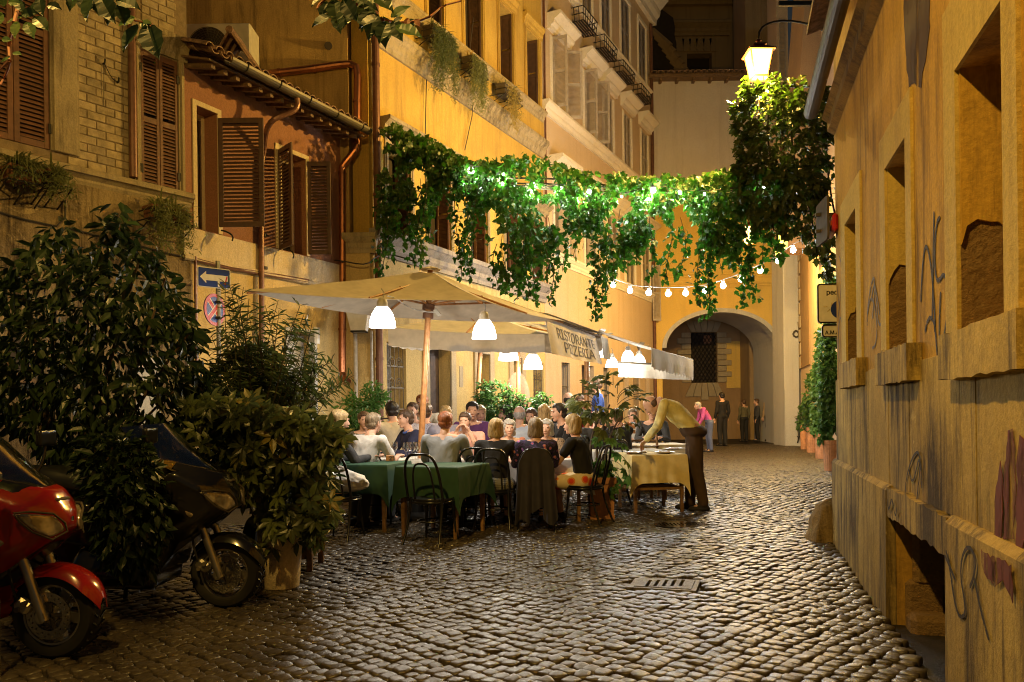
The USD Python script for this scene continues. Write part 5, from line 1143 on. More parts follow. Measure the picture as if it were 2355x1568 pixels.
for nm, poly, d_, n_, lab, seed in (('camellia_bush', [(770, 985), (775, 930), (800, 905), (825, 900), (838, 882), (868, 880), (893, 905), (888, 925), (870, 950), (880, 985), (840, 1010), (780, 1010)], 11.9, 1500, 'small dense glossy bush in front of the barred yellow house window', 101),
                                 ('terrace_hedge', [(1092, 985), (1094, 900), (1110, 878), (1150, 872), (1175, 890), (1190, 905), (1215, 915), (1240, 900), (1268, 915), (1270, 960), (1240, 985)], 12.4, 2400, 'bushy green hedge of potted shrubs behind the diners', 102)):
    b = at(np.mean([p[0] for p in poly]), 985, d_); b[2] = 0
    t = thing(nm, lab, 'bush', tuple(b)); bush(t, poly, d_, .35, n_, .085, OVATE, 'leaf_bright', seed, -.3, drop_out=.2)
    for k in range(4): obj('stem', tube(spline([b + [r.normal(0, .1), 0, .3], b + [r.normal(0, .2), 0, .8], b + [r.normal(0, .3), 0, 1.2]], 8), .012, 5), 'bark', t)
    obj('planter', bx(b + [0, 0, .2], (.9, .4, .4), .02), 'terracotta', t)
# fatsia in a fluted pot
g0 = ground(1386, 1197); fd = g0[1] + .15
FT = thing('fatsia', 'tall bare stemmed plant with big fingered leaves in a fluted terracotta pot', 'potted plant', (g0[0], fd, 0))
px_m = FPX / fd; w = 31 / px_m; h = .49; b0 = np.array([g0[0], fd, 0])
ang = np.linspace(0, 2 * PI, 4, endpoint=False) + PI / 4
def sq(w_, z): return [(b0[0] + w_ * s1, b0[1] + w_ * s2, z) for s1, s2 in ((-1, -1), (1, -1), (1, 1), (-1, 1))]
obj('pot', TM(hexa(sq(w * .86, 0) + sq(w * .92, .05)), hexa(sq(w * .84, .05) + sq(w * .93, h - .07)), hexa(sq(w * 1.02, h - .07) + sq(w * 1.04, h))), 'terracotta', FT)
for sx in range(9):
    x = -.72 + sx * .18
    obj('flute', TM(hexa([(b0[0] + w * (x * .9 - .05), b0[1] - w * .86, .06), (b0[0] + w * (x * .9 + .05), b0[1] - w * .86, .06), (b0[0] + w * (x * .9 + .05), b0[1] - w * .8, .06), (b0[0] + w * (x * .9 - .05), b0[1] - w * .8, .06)] + [(b0[0] + w * (x - .05), b0[1] - w * .955, h - .08), (b0[0] + w * (x + .05), b0[1] - w * .955, h - .08), (b0[0] + w * (x + .05), b0[1] - w * .86, h - .08), (b0[0] + w * (x - .05), b0[1] - w * .86, h - .08)])), 'terracotta', FT)
obj('soil', bx((b0[0], b0[1], h - .0), (w * 1.7, w * 1.7, .012)), 'soil', FT)
crown = at(1395, 945, fd)
stems = [spline([b0 + [dx, 0, h], b0 + [dx * 2.2, 0, .85], at(cx_, cy_, fd)], 14) for dx, cx_, cy_ in ((-.05, 1385, 950), (.0, 1402, 930), (.04, 1425, 960), (-.02, 1370, 925))]
for s in stems: obj('stem', tube(s, np.linspace(.018, .010, 14), 7), 'bark', FT)
FAN = None
def fingered(P, D, N, S):
    """A hand shaped leaf: seven fingers out of one palm."""
    D = D / np.linalg.norm(D); B = np.cross(N, D); B /= np.linalg.norm(B); N = np.cross(D, B); mb = MB()
    for a, l in zip(np.radians([-105, -70, -35, 0, 35, 70, 105]), (.55, .75, .92, 1, .92, .75, .55)):
        d_ = D * math.cos(a) + B * math.sin(a) - N * .18; v, f = leaves(P[None], d_[None], N[None], [S * l], (OVATE[0] * [1, 1.15, 1], OVATE[1])); mb.add(v, f)
    return mb
r = np.random.default_rng(111)
lf = [(1330, 905), (1350, 880), (1375, 870), (1395, 872), (1420, 880), (1440, 900), (1470, 915), (1480, 905), (1460, 955), (1345, 925), (1330, 935), (1365, 905), (1400, 900), (1430, 930), (1415, 945), (1385, 935), (1360, 950), (1345, 960), (1440, 975), (1395, 965), (1420, 990), (1405, 1010), (1385, 990), (1430, 1020), (1415, 1040), (1400, 1060), (1440, 1060), (1436, 1080), (1445, 1095), (1410, 1115), (1400, 1125), (1380, 1030), (1375, 1010), (1465, 935), (1450, 890), (1370, 885), (1320, 920), (1410, 860), (1425, 1100), (1392, 880)]
lf += [(1340 + 150 * a, 885 + 90 * b) for a, b in r.random((8, 2))]
for x, y in lf:
    P = at(x, y, fd + r.uniform(-.35, .25)); out = P - crown; out[2] *= .4; out = out / (np.linalg.norm(out) + .05) + r.normal(0, .25, 3); out[2] -= .45 if y > 930 else .1
    root_ = at(np.clip(x, 1375, 1420), min(y + 25, 1000), fd) if y < 1000 else at(1400, y - 20, fd)
    obj('leaf', fingered(P, out, rdir(r, 1, 1.5)[0] + [0, -.9, 0], r.uniform(.11, .17)), 'leaf_olive' if y < 1000 else 'leaf_bright', FT)
    obj('leaf_stalk', tube(spline([root_, (root_ + P) / 2 + [0, 0, .04], P], 6), .004, 4), 'stem', FT)
bush(FT, [(1350, 1085), (1360, 1060), (1395, 1065), (1420, 1085), (1410, 1110), (1365, 1105)], fd - .1, .1, 160, .07, LOBED, 'leaf_bright', 112, -.4)

# ------------------------------------------------------------------ window boxes and their plants
def blades(r, base, n, L, spread, droop, w=.012, fwd=None):
    """Arching grassy blades."""
    mb = MB()
    for k in range(n):
        a = r.uniform(0, 2 * PI); e = r.uniform(.25, 1.25); dirv = np.array([math.cos(a) * math.cos(e), math.sin(a) * math.cos(e), math.sin(e)])
        if fwd is not None: dirv = dirv + np.array(fwd) * r.uniform(0, .7)
        l = L * r.uniform(.5, 1.15); b = np.array(base(r)); s = np.linspace(0, 1, 6)[:, None]
        c = b + dirv * l * s + np.array([0, 0, -1.0]) * droop * l * s ** 2.2 * r.uniform(.6, 1.4)
        sd = np.cross(dirv, [0, 0, 1.0]); sd /= np.linalg.norm(sd) + 1e-6; ww = (w * (1 - s ** 2) + .0008)
        mb.add(grid(np.stack([c + sd * ww, c - sd * ww], 1)))
    return mb
def hanging(r, base, n, L, size=.065):
    n = int(n * 1.7)
    """Trailing stems thick with small leaves."""
    P, D = [], []
    for k in range(n):
        b = np.array(base(r)); l = L * r.uniform(.3, 1); m = int(l / .016) + 2; s = np.linspace(0, 1, m)[:, None]
        c = b + np.array([r.normal(0, .08), r.normal(0, .08), -l]) * s + r.normal(0, .02, (m, 3)); P.append(c); D.append(r.normal(0, .7, (m, 3)) + [0, 0, -.4])
    P, D = np.vstack(P), np.vstack(D); return LM(P, D, rdir(r, len(P), .6), size * r.uniform(.6, 1.2, len(P)), NARROW)
def window_box(fr, x0, x1, y0, y1, nn, label, pot_mat, seed, style, blade_n=70, L=.4, hang=0, hl=.6):
    (ua, za), (ub, zb) = fr.hit(x0, y1, nn), fr.hit(x1, y1, nn); zt = fr.Z((x0 + x1) / 2, y0, nn); zb = (za + zb) / 2
    t = thing('window_box', label, 'window box', tuple(fr.pt((ua + ub) / 2, zb, nn)))
    dp = .2
    obj('box', TM(fr.map(hexa([(ua + .02, zb, nn + .01), (ub - .02, zb, nn + .01), (ub - .02, zb, nn - dp), (ua + .02, zb, nn - dp), (ua, zt, nn + .03), (ub, zt, nn + .03), (ub, zt, nn - dp), (ua, zt, nn - dp)])), fr.box(ua - .012, ub + .012, zt - .035, zt + .004, nn - dp - .01, nn + .045, .006)), pot_mat, t)
    obj('soil', fr.box(ua + .03, ub - .03, zt + .005, zt + .012, nn - dp + .02, nn + .02), 'soil', t)
    ir = MB()
    for z in (zb - .02, zb + .1): ir.add(tube([fr.pt(ua - .05, z, nn - dp), fr.pt(ua - .05, z, nn + .07), fr.pt(ub + .05, z, nn + .07), fr.pt(ub + .05, z, nn - dp)], .01, 5))
    for u in (ua - .05, (ua + ub) / 2, ub + .05): obj('bracket', TM(tube([fr.pt(u, zb - .22, .0), fr.pt(u, zb - .02, nn + .07)], .01, 5), tube([fr.pt(u, zb - .02, .0), fr.pt(u, zb - .02, nn + .07)], .01, 5)), 'iron', t)
    obj('rail', ir, 'iron', t)
    r = np.random.default_rng(seed); base = lambda r: fr.pt(r.uniform(ua + .05, ub - .05), zt + .01, nn - r.uniform(.02, .16))
    obj('blades', blades(r, base, blade_n, L, .5, .75, .011, fr.n * .4), 'leaf_grass', t, kind='stuff')
    if hang: obj('trailing_leaves', hanging(r, lambda r: fr.pt(r.uniform(ua, ub), zt - .0, nn + r.uniform(.03, .09)), hang, hl), 'leaf_grass', t, kind='stuff')
    return t
window_box(FB, 22, 96, 384, 418, .34, 'terracotta window box with dark spider plants, leftmost on the brick house', 'box_terracotta', 121, 0, 190, .42, 22, .3)
t = window_box(FB, 348, 430, 478, 508, .30, 'terracotta window box with pale spider plants below the right brick house shutter', 'box_terracotta', 122, 0, 150, .42, 46, .62)
window_box(FB, 110, 150, 392, 425, .34, 'small planter of leafy shoots beside the leftmost spider plants', 'box_terracotta', 123, 0, 40, .35, 26, .35)
for k, (x0, x1, y0, y1, lab) in enumerate(((993, 1042, 75, 100, 'dark window box with the longest trailing grass, nearest on the yellow house'), (1082, 1114, 140, 168, 'middle dark window box on the yellow house sill with trailing grass'), (1159, 1194, 204, 228, 'farthest dark window box on the yellow house sill with thin trailing grass'))):
    window_box(FY, x0, x1, y0, y1, .38, lab, 'print_dark', 131 + k, 0, 80 - 20 * k, .36, 60 - 20 * k, 1.25 - .1 * k)
for k, (x0, x1, y0, y1) in enumerate(((1342, 1374, 32, 62), (1391, 1420, 96, 123), (1434, 1461, 154, 177), (1476, 1499, 206, 226))):
    nn = .42; (ua, za), (ub, zb_) = FC.hit(x0, y1, nn), FC.hit(x1, y1, nn); zb = (za + zb_) / 2; zt = FC.Z((x0 + x1) / 2, y0, nn)
    t = thing('iron_window_box', ('nearest', 'second', 'third', 'farthest')[k] + ' of the four empty iron flower racks on the peach house', 'flower rack', tuple(FC.pt((ua + ub) / 2, zb, 0)))
    m = MB()
    for z, o in ((zb, .06), ((zb + zt) / 2, .03), (zt, 0)): m.add(tube([FC.pt(ua + o, z, .06), FC.pt(ua + o, z, nn - o * .5), FC.pt(ub - o, z, nn - o * .5), FC.pt(ub - o, z, .06)], .016, 5))
    obj('rails', m, 'iron', t); m = MB()
    for f_ in np.linspace(0, 1, 7): u = ua + (ub - ua) * f_; m.add(tube([FC.pt(ua + .06 + (ub - ua - .12) * f_, zb, nn - .03), FC.pt(u, zt, nn)], .011, 5))
    for f_ in (.3, .65): m.add(tube([FC.pt(ua + .06, zb, nn * f_), FC.pt(ua, zt, nn * f_)], .011, 5)).add(tube([FC.pt(ub - .06, zb, nn * f_), FC.pt(ub, zt, nn * f_)], .011, 5))
    obj('bars', m, 'iron', t); m = MB()
    for f_ in np.linspace(.06, .95, 6): m.add(FC.box(ua + .06, ub - .06, zb - .01, zb + .004, nn * f_ - .02, nn * f_ + .02))
    obj('floor_slats', m, 'iron', t)

# ------------------------------------------------------------------ creeper shoots overhead, close to the viewer
def creeper(name, label, shoots, lf, d, seed):
    r = np.random.default_rng(seed); P0 = at(*shoots[0][0], d); t = thing(name, label, 'branch', tuple(P0))
    for s in shoots: obj('shoot', tube(spline([at(x, y, d + (.1 if i % 2 else 0)) for i, (x, y) in enumerate(s)], 14), np.linspace(.005, .002, 14), 5), 'stem_red', t)
    for (x, y, a, sz, mt) in lf:
        P = at(x, y, d + r.uniform(-.12, .12)); D = np.array([[math.cos(math.radians(a)), -.35, -math.sin(math.radians(a))]]); N = np.array([[r.normal(0, .3), -1.0, .45 + r.normal(0, .2)]])
        L = sz / FPX * d; v, f = leaves(P[None], D, N, [L], SERR); obj('leaf', trimesh.Trimesh(v, f, process=False), mt, t)
n_ = 9; xs = np.linspace(0, 1, n_); wd = .36 * np.sin(np.clip(xs * 1.06, 0, 1) * PI) ** .75 * (1 - .35 * xs); wd[0] = .02; wd[-1] = .0
SV, SF = [], []
for i, x_ in enumerate(xs):
    tooth = 1.0 + (.10 if i % 2 else -.04)
    SV += [(x_, wd[i] * tooth, .05 - .22 * x_ ** 2), (x_, 0, -.02 - .22 * x_ ** 2), (x_ , -wd[i] * tooth, .05 - .22 * x_ ** 2)]
for i in range(n_ - 1):
    a = 3 * i
    SF += [(a, a + 1, a + 4), (a, a + 4, a + 3), (a + 1, a + 2, a + 5), (a + 1, a + 5, a + 4)]
SERR = tmpl(SV, SF)
DK_, BR_ = 'leaf_dark', 'leaf_creeper'
creeper('creeper_shoot', 'creeper shoot with pale and dark leaves hanging in the top left corner', [[(60, -30), (40, 20), (30, 60), (20, 100), (22, 140), (14, 170), (0, 195)], [(60, -30), (110, -8), (180, -4), (240, 2), (290, 40), (335, 52), (345, 60)], [(22, 140), (0, 160)]],
        [(8, 15, -95, 42, BR_), (20, 4, 10, 34, BR_), (5, 30, 110, 38, BR_), (40, 0, 60, 40, DK_), (50, 40, 160, 36, BR_), (40, 50, 95, 40, BR_), (62, 52, 60, 44, BR_), (80, 40, 40, 50, DK_), (50, 32, 0, 46, DK_), (90, -5, 75, 48, DK_), (110, 10, 20, 40, DK_), (70, 20, -20, 40, DK_), (170, -10, 100, 40, DK_), (185, -6, 60, 50, DK_), (210, -15, 100, 68, DK_), (228, -12, 60, 80, DK_), (255, 0, 90, 62, DK_), (250, -2, 150, 50, DK_), (270, 0, 20, 60, DK_), (280, 10, 75, 50, DK_), (310, 40, 150, 40, BR_), (318, 58, 120, 68, DK_), (338, 58, 68, 92, DK_), (322, 52, 20, 40, BR_), (30, 122, 10, 24, BR_), (22, 132, 150, 22, BR_), (0, 78, 160, 34, BR_), (5, 90, 10, 26, BR_)], 1.9, 141)
creeper('creeper_shoot', 'creeper shoot with dark leaves and a bare tip hanging at the top centre', [[(780, -30), (820, 10), (880, 45), (930, 52), (985, 40), (1010, 20), (1060, 2)], [(780, -30), (740, 5), (730, 20)], [(880, 45), (905, 70)], [(820, 10), (800, 30)]],
        [(742, -8, 140, 34, DK_), (752, 4, 110, 46, DK_), (768, 0, 80, 64, DK_), (775, 32, 80, 50, DK_), (760, 36, 150, 48, DK_), (790, 0, 60, 60, DK_), (800, 20, 100, 50, DK_), (815, -5, 30, 70, DK_), (835, 10, 75, 72, DK_), (850, 20, 110, 60, DK_), (820, 5, 80, 60, BR_), (862, 30, 100, 66, DK_), (880, 40, 85, 80, DK_), (890, 50, 110, 54, DK_), (905, 48, 70, 56, DK_), (910, 62, 20, 66, BR_), (925, 60, -10, 42, DK_), (900, 40, -30, 50, BR_), (872, 36, 150, 54, DK_), (938, 42, 100, 24, 'stem_red'), (955, 44, 60, 22, 'stem_red'), (925, 40, 150, 26, DK_), (840, -10, 10, 60, BR_), (860, -12, 40, 66, DK_)], 2.0, 142)

CO = thing('creeper_roof', 'leafy creeper roof spreading over the parked scooters, above the view', 'creeper', (-2.4, 3.2, 4.0))
r = np.random.default_rng(151); n = 1000; Pq = np.stack([r.uniform(-4.6, -1.55, n), r.uniform(1.7, 4.55, n), 4.12 + r.normal(0, .09, n)], 1)
Pq = Pq[(meshkit.fbm(Pq * [1.4, 1.4, 0], 3, 2) > .36)]; n = len(Pq); D = r.normal(0, 1, (n, 3)) * [1, 1, .3]
obj('foliage', LM(Pq, D, rdir(r, n, 2.0), r.uniform(.10, .17, n), OVATE), 'leaf_creeper', CO, kind='stuff')
for k in range(7): obj('wire', tube([(-5.3, 1.8 + k * .45, 4.1), (-1.3, 1.8 + k * .45, 4.1)], .006, 4), 'cable', CO)
for k in range(5): obj('vine_stem', tube(spline([(-5.2, 2.2 + k * .5, 4.0), (-3.5, 2.4 + k * .5 + r.normal(0, .2), 4.15), (-1.5, 2.2 + k * .5, 4.1)], 14), .014, 6), 'bark', CO)
# ------------------------------------------------------------------ parasols
def canopy(corners, apex, parent, mat, sag=.06, flap=0.0, rings=9, name='canopy'):
    """A square roof of cloth drawn from its top to four corners, sagging between."""
    C = [np.array(c, float) for c in corners]; A = np.array(apex, float); n = 13; mb = []
    for i in range(4):
        a, b = C[i], C[(i + 1) % 4]
        s = np.linspace(0, 1, n); e = a + (b - a) * s[:, None]; e = e - np.array([0, 0, 1.0]) * (sag * .6 * np.sin(s * PI))[:, None]
        k = np.linspace(.06, 1, rings); P = A + (e[None] - A) * k[:, None, None]; P[..., 2] -= (sag * np.sin(k * PI))[:, None] * (.45 + .55 * np.sin(s * PI))[None]
        P[..., 2] += (meshkit.noise(P * 3.0, i) - .5) * .018 * np.sin(k * PI)[:, None]
        path = obj(name + '_panel', thick(grid(P), .004), mat, parent, smooth=40)
        if flap:
            f = np.array([[p + np.array([0, 0, -flap * q]) for p in e] for q in (0, .5, 1)]); f[1:, :, 2] += .012 * np.sin(s * 40)
            obj('flap', thick(grid(f), .004), mat, parent)
    obj('cap', thick(grid(np.array([[A + np.array([.13 * k * math.cos(t_), .13 * k * math.sin(t_), .045 - .035 * k + .008 * math.sin(5 * t_)]) for t_ in np.linspace(0, 2 * PI, 17)] for k in (.02, .5, 1)])), .004), mat, parent)
def parasol(name, label, corners, apex, foot, mat, flap=0, hub_drop=.42, pole_r=.036):
    t = thing(name, label, 'parasol', tuple(foot)); canopy(corners, apex, t, mat, flap=flap); A = np.array(apex, float); F = np.array(foot, float)
    ax = (A - F) / np.linalg.norm(A - F); H = A - ax * hub_drop
    obj('pole', tube([F, A], [pole_r, pole_r], 12), 'umbrella_wood', t, smooth=40)
    for k, z in enumerate((.0, .10)): q = H - ax * z; obj('hub', tube([q, q - ax * .06], .075 - .01 * k, 12), 'shutter_brown', t, smooth=40)
    C = [np.array(c, float) for c in corners]; tips = C + [(C[i] + C[(i + 1) % 4]) / 2 for i in range(4)]
    for c in tips:
        d = c - A; top = A + d * .98 - [0, 0, .035]; mid = A + d * .52 - [0, 0, .05]
        obj('rib', tube([A - ax * .10, top], .014, 6), 'umbrella_wood', t); obj('strut', tube([H, mid], .013, 6), 'umbrella_wood', t)
    obj('foot', TM(lathe([(0, 0), (.32, 0), (.32, .05), (.08, .09), (.06, .3), (0, .3)], 24, F)), 'iron', t)
    return t
P1 = parasol('parasol', 'big beige market parasol nearest the viewer, over the green tables', [at(558, 667, 8.14), at(1112, 690, 8.83), at(1300, 738, 11.0), at(872, 727, 10.4)], at(990, 622, 9.6), np.array([*at(958, 1100, 9.4)[:2], 0.0]), 'canvas')
P2 = parasol('parasol', 'second beige parasol behind, its front flap hanging down', [at(893, 752, 11.6), at(1252, 768, 11.6), at(1384, 771, 13.9), at(1010, 768, 13.9)], at(1110, 715, 12.7), np.array([*at(1085, 1000, 12.7)[:2], 0.0]), 'canvas_grey', flap=.27)
b3 = np.array([*at(1191, 1000, 12.9)[:2], 0.0])
t = thing('parasol_pole', 'plain wooden parasol pole standing right of the second parasol', 'pole', tuple(b3)); obj('pole', tube([b3, at(1192, 770, 12.9)], .035, 12), 'umbrella_wood', t, smooth=40); obj('foot', lathe([(0, 0), (.3, 0), (.3, .05), (.06, .09), (0, .1)], 20, b3), 'iron', t)
b4 = np.array([*at(1349, 1000, 14.4)[:2], 0.0])
t = thing('parasol_pole', 'reddish wooden pole standing under the lettered banner', 'pole', tuple(b4)); obj('pole', tube([b4, at(1349, 760, 14.4)], .045, 12), 'umbrella_wood', t, smooth=40); obj('foot', lathe([(0, 0), (.3, 0), (.3, .05), (.06, .09), (0, .1)], 20, b4), 'iron', t)
# the lettered flap at the side
A, B = at(1252, 722, 10.9), at(1384, 770, 13.9); f = Fac(A[:2], B[:2]); zt = A[2]; zb = zt - .55
t = thing('restaurant_banner', 'beige cloth banner lettered Ristorante Pizzeria hanging from the parasol edge', 'banner', tuple(A))
LU = f.L * .86
def ban(u, v):
    z = zt - .55 * v + (-.02 - .05 * u / f.L) * (1 - v); return f.pt(u, z, .03 * math.sin(u * 3.2) * v + .10 * v + .015 * math.sin(u * 9) * v)
P = np.array([[ban(u, v) for u in np.linspace(0, LU, 30)] for v in np.linspace(0, 1, 9)])
obj('cloth', thick(grid(P), .004), 'canvas', t, smooth=40)
obj('rod', tube([f.pt(-.08, zt - .02, .0), f.pt(f.L + .05, zt - .05, .0)], .022, 8), 'old_wood', t)
tp = [[f.pt(u, zt - .0 - .0 * k, -.25 + .32 * k) + np.array([0, 0, .06 * (1 - k)]) for u in np.linspace(-.02, f.L + .04, 10)] for k in np.linspace(0, 1, 4)]
obj('top_hem', thick(grid(np.array(tp)), .005), 'canvas', t)
def on_banner(txt, u, v, h, sx, it):
    m = meshkit.text_mesh(txt, h, .002, False); q = m.vertices.copy(); W = q[:, 0].max()
    w = [ban(u + a[0] * sx + a[1] * it, v - a[1] / .55) + f.n * (.006 + a[2]) for a in q]; obj('lettering', trimesh.Trimesh(np.array(w), m.faces, process=False), 'print_dark', t)
on_banner('RISTORANTE', .40, .52, .165, 2.05 / meshkit.text_mesh('RISTORANTE', .165).vertices[:, 0].max(), .04); on_banner('PIZZERIA', .62, .88, .165, 1.65 / meshkit.text_mesh('PIZZERIA', .165).vertices[:, 0].max(), .04)
obj('small_flap', thick(grid(np.array([[f.pt(LU + .12 + u, zt - .06 - .38 * v, .06 + .05 * v) for u in (0, .25, .5)] for v in (0, .5, 1)])), .005), 'canvas_grey', t)
# white awning further on
aw = [at(1384, 766, 14.6), at(1594, 832, 16.2), at(1500, 800, 14.9)]
t = thing('white_awning', 'white cloth awning with a ragged scalloped edge at the right of the terrace', 'awning', tuple(aw[0]))
A, B, C, D = at(1383, 762, 14.2), at(1500, 800, 14.2), at(1594, 828, 15.6), at(1400, 775, 18.0)
P = np.array([[(A * (1 - s) + B * s) * (1 - k) + (D * (1 - s) + C * s) * k - np.array([0, 0, .05 * math.sin(k * PI) * math.sin(s * PI)]) for k in np.linspace(0, 1, 9)] for s in np.linspace(0, 1, 9)])
obj('cloth', thick(grid(P), .004), 'canvas_white', t, smooth=40)
r = np.random.default_rng(5)
def valance(p, q, drop, n, scal, nm):
    s = np.linspace(0, 1, n); e = p + (q - p) * s[:, None]; lo = e - np.array([0, 0, 1.0]) * (drop * (1 + scal * np.abs(np.sin(s * PI * 14)) + r.normal(0, scal * .25, n)))[:, None] + np.array([0, -1.0, 0]) * (.02 * np.sin(s * 22))[:, None]
    obj(nm, thick(grid(np.stack([e, (e + lo) / 2 + [0, -.01, 0], lo])), .004), 'canvas_white', t)
valance(B, C, .33, 60, .18, 'scalloped_valance'); valance(A + (B - A) * .98, B, .32, 9, .1, 'corner_flap')
E, F_ = at(1421, 834, 15.2), at(1588, 842, 15.6); valance(E, F_, .27, 30, .02, 'lower_flap')
obj('front_bar', tube([E + [0, 0, .01], F_ + [0, 0, .01]], .02, 6), 'zinc', t); obj('side_arm', tube([D, C], .02, 6), 'zinc', t)

# ------------------------------------------------------------------ lamps of the terrace
def bell(label, px, py0, py1, d, sc=1.0, lit=1.0):
    top = at(px, py0, d); bot = at(px, py1, d); h = top[2] - bot[2]; t = thing('bell_lamp', label, 'lamp', tuple(top), group=None)
    c = (top[0], top[1], bot[2]); R = h * .455
    obj('shade', lathe([(R, 0), (R * .99, h * .08), (R * .93, h * .25), (R * .80, h * .45), (R * .58, h * .62), (R * .42, h * .70)], 28, c), 'shade_glow', t, smooth=True)
    obj('cap', lathe([(R * .42, h * .70), (R * .40, h * .84), (R * .33, h * .93), (R * .2, h), (0, h)], 20, c), 'white_pipe', t, smooth=True)
    obj('hook', tube(spline([top + [0, 0, -.01], top + [.02, 0, .04], top + [-.01, 0, .10]], 8), .006, 5), 'white_pipe', t)
    sphere_light(f'{t}/lamp', (c[0], c[1], c[2] - .03), .05, SHADE * lit, WARMW)
bell('larger left bell lamp glowing under the front parasol', 879, 685, 753, 8.4)
bell('larger right bell lamp glowing under the front parasol', 1113, 716, 779, 9.0)
bell('bell lamp half hidden by the second parasol flap', 1169, 778, 829, 12.2)
bell('bell lamp glowing before the red brick oven dome', 1225, 800, 849, 12.6)
bell('small bell lamp under the left edge of the white awning', 1444, 796, 831, 14.9, lit=.3)
bell('small bell lamp left of the white awning, by the peach wall', 1407, 812, 845, 16.0, lit=.8)
bell('low flat bell lamp under the white awning flap', 1470, 806, 840, 15.6, lit=.25)
bell('bell lamp just below the lettered banner', 1380, 780, 821, 15.0, lit=.7)
for k, (x, y, d) in enumerate(((1386, 768, 17.0), (1476, 797, 20.0))):
    P = at(x, y, d); t = thing('spot_lamp', ('left', 'right')[k] + ' of two small metal spot lamps above the white awning', 'lamp', tuple(P))
    m = lathe([(0, .12), (.08, .1), (.13, 0), (.12, 0), (.07, .09), (0, .1)], 16); m.apply_transform(rot(-.9, [0, 1, 0])); m.apply_translation(P); obj('hood', m, 'zinc', t); obj('bracket', tube([P, P + [.25, .35, .05]], .015, 6), 'iron', t)
    if k == 0: b_ = trimesh.creation.icosphere(2, .045); b_.apply_translation(P + [-.06, 0, -.02]); obj('bulb', b_, 'shade_glow', t)
c = at(826, 736, 13.6)
t = thing('wall_lantern', 'wall lantern of pale glass half hidden by the parasol', 'lamp', tuple(c)); 
obj('glass', hexa([(c[0] - .12, c[1] - .12, c[2] - .2), (c[0] + .12, c[1] - .12, c[2] - .2), (c[0] + .12, c[1] + .12, c[2] - .2), (c[0] - .12, c[1] + .12, c[2] - .2), (c[0] - .2, c[1] - .2, c[2] + .2), (c[0] + .2, c[1] - .2, c[2] + .2), (c[0] + .2, c[1] + .2, c[2] + .2), (c[0] - .2, c[1] + .2, c[2] + .2)]), 'sign_white', t)
for w, z in ((.12, -.2), (.2, .2)): obj('rim', TM(*[tube([c + [a * w, b * w, z], c + [a2 * w, b2 * w, z]], .015, 5) for (a, b), (a2, b2) in (((-1, -1), (1, -1)), ((1, -1), (1, 1)), ((1, 1), (-1, 1)), ((-1, 1), (-1, -1)))]), 'iron', t)
obj('arm', tube([c + [0, 0, .2], c + [0, .4, .3]], .02, 6), 'iron', t)
ctl = at(1006, 719, 9.35); t = thing('heater_control', 'small white electric box clipped to the front parasol pole', 'box', tuple(ctl)); obj('case', bx(ctl, (.10, .06, .05), .008, R=rot(.9, [0, 1, 0])), 'ac_white', t); obj('cord', tube(spline([at(890, 680, 8.5), at(930, 700, 9.0), at(975, 716, 9.35), at(1000, 718, 9.35)], 14), .007, 5), 'white_pipe', t)

# ------------------------------------------------------------------ tables
def cloth(c, w, dp, z, rz, drop, parent, mat, seed, turn=0.0, name='tablecloth', cat=None):
    """A cloth over a table: flat on top, falling in folds with its corners lowest."""
    r = np.random.default_rng(seed); n = 44; out = []; per = 4 * n
    th = np.linspace(0, 2 * PI, per, endpoint=False)
    k = 1 / np.maximum(np.abs(np.cos(th)) / (w / 2), np.abs(np.sin(th)) / (dp / 2)); ed = np.stack([np.cos(th) * k, np.sin(th) * k], 1)
    corner = np.minimum(np.abs(ed[:, 0]) / (w / 2), np.abs(ed[:, 1]) / (dp / 2)) ** 8
    ph = r.uniform(0, 6, 4); fold = np.sin(th * 9 + ph[0]) * .5 + np.sin(th * 14 + ph[1]) * .35 + np.sin(th * 23 + ph[2]) * .2
    rows = [np.c_[ed * .0, np.full(per, 0)], np.c_[ed * .985, np.full(per, 0.0)], np.c_[ed * 1.005, np.full(per, -.006)], np.c_[ed * 1.015, np.full(per, -.025)]]
    L = drop * (1 + .55 * corner)
    for q in (.25, .5, .75, 1.0): rows.append(np.c_[ed * (1.018 + (.03 * q + .085 * q * fold * (.35 + corner) + .10 * q * corner))[:, None], -L * q])
    V = np.array(rows); V = np.concatenate([V, V[:, :1]], 1); m = grid(V); m.apply_transform(rotz(rz)); m.apply_translation([c[0], c[1], z]); m = thick(m, .003)
    return obj(name, m, mat, parent, smooth=40, cat=cat)
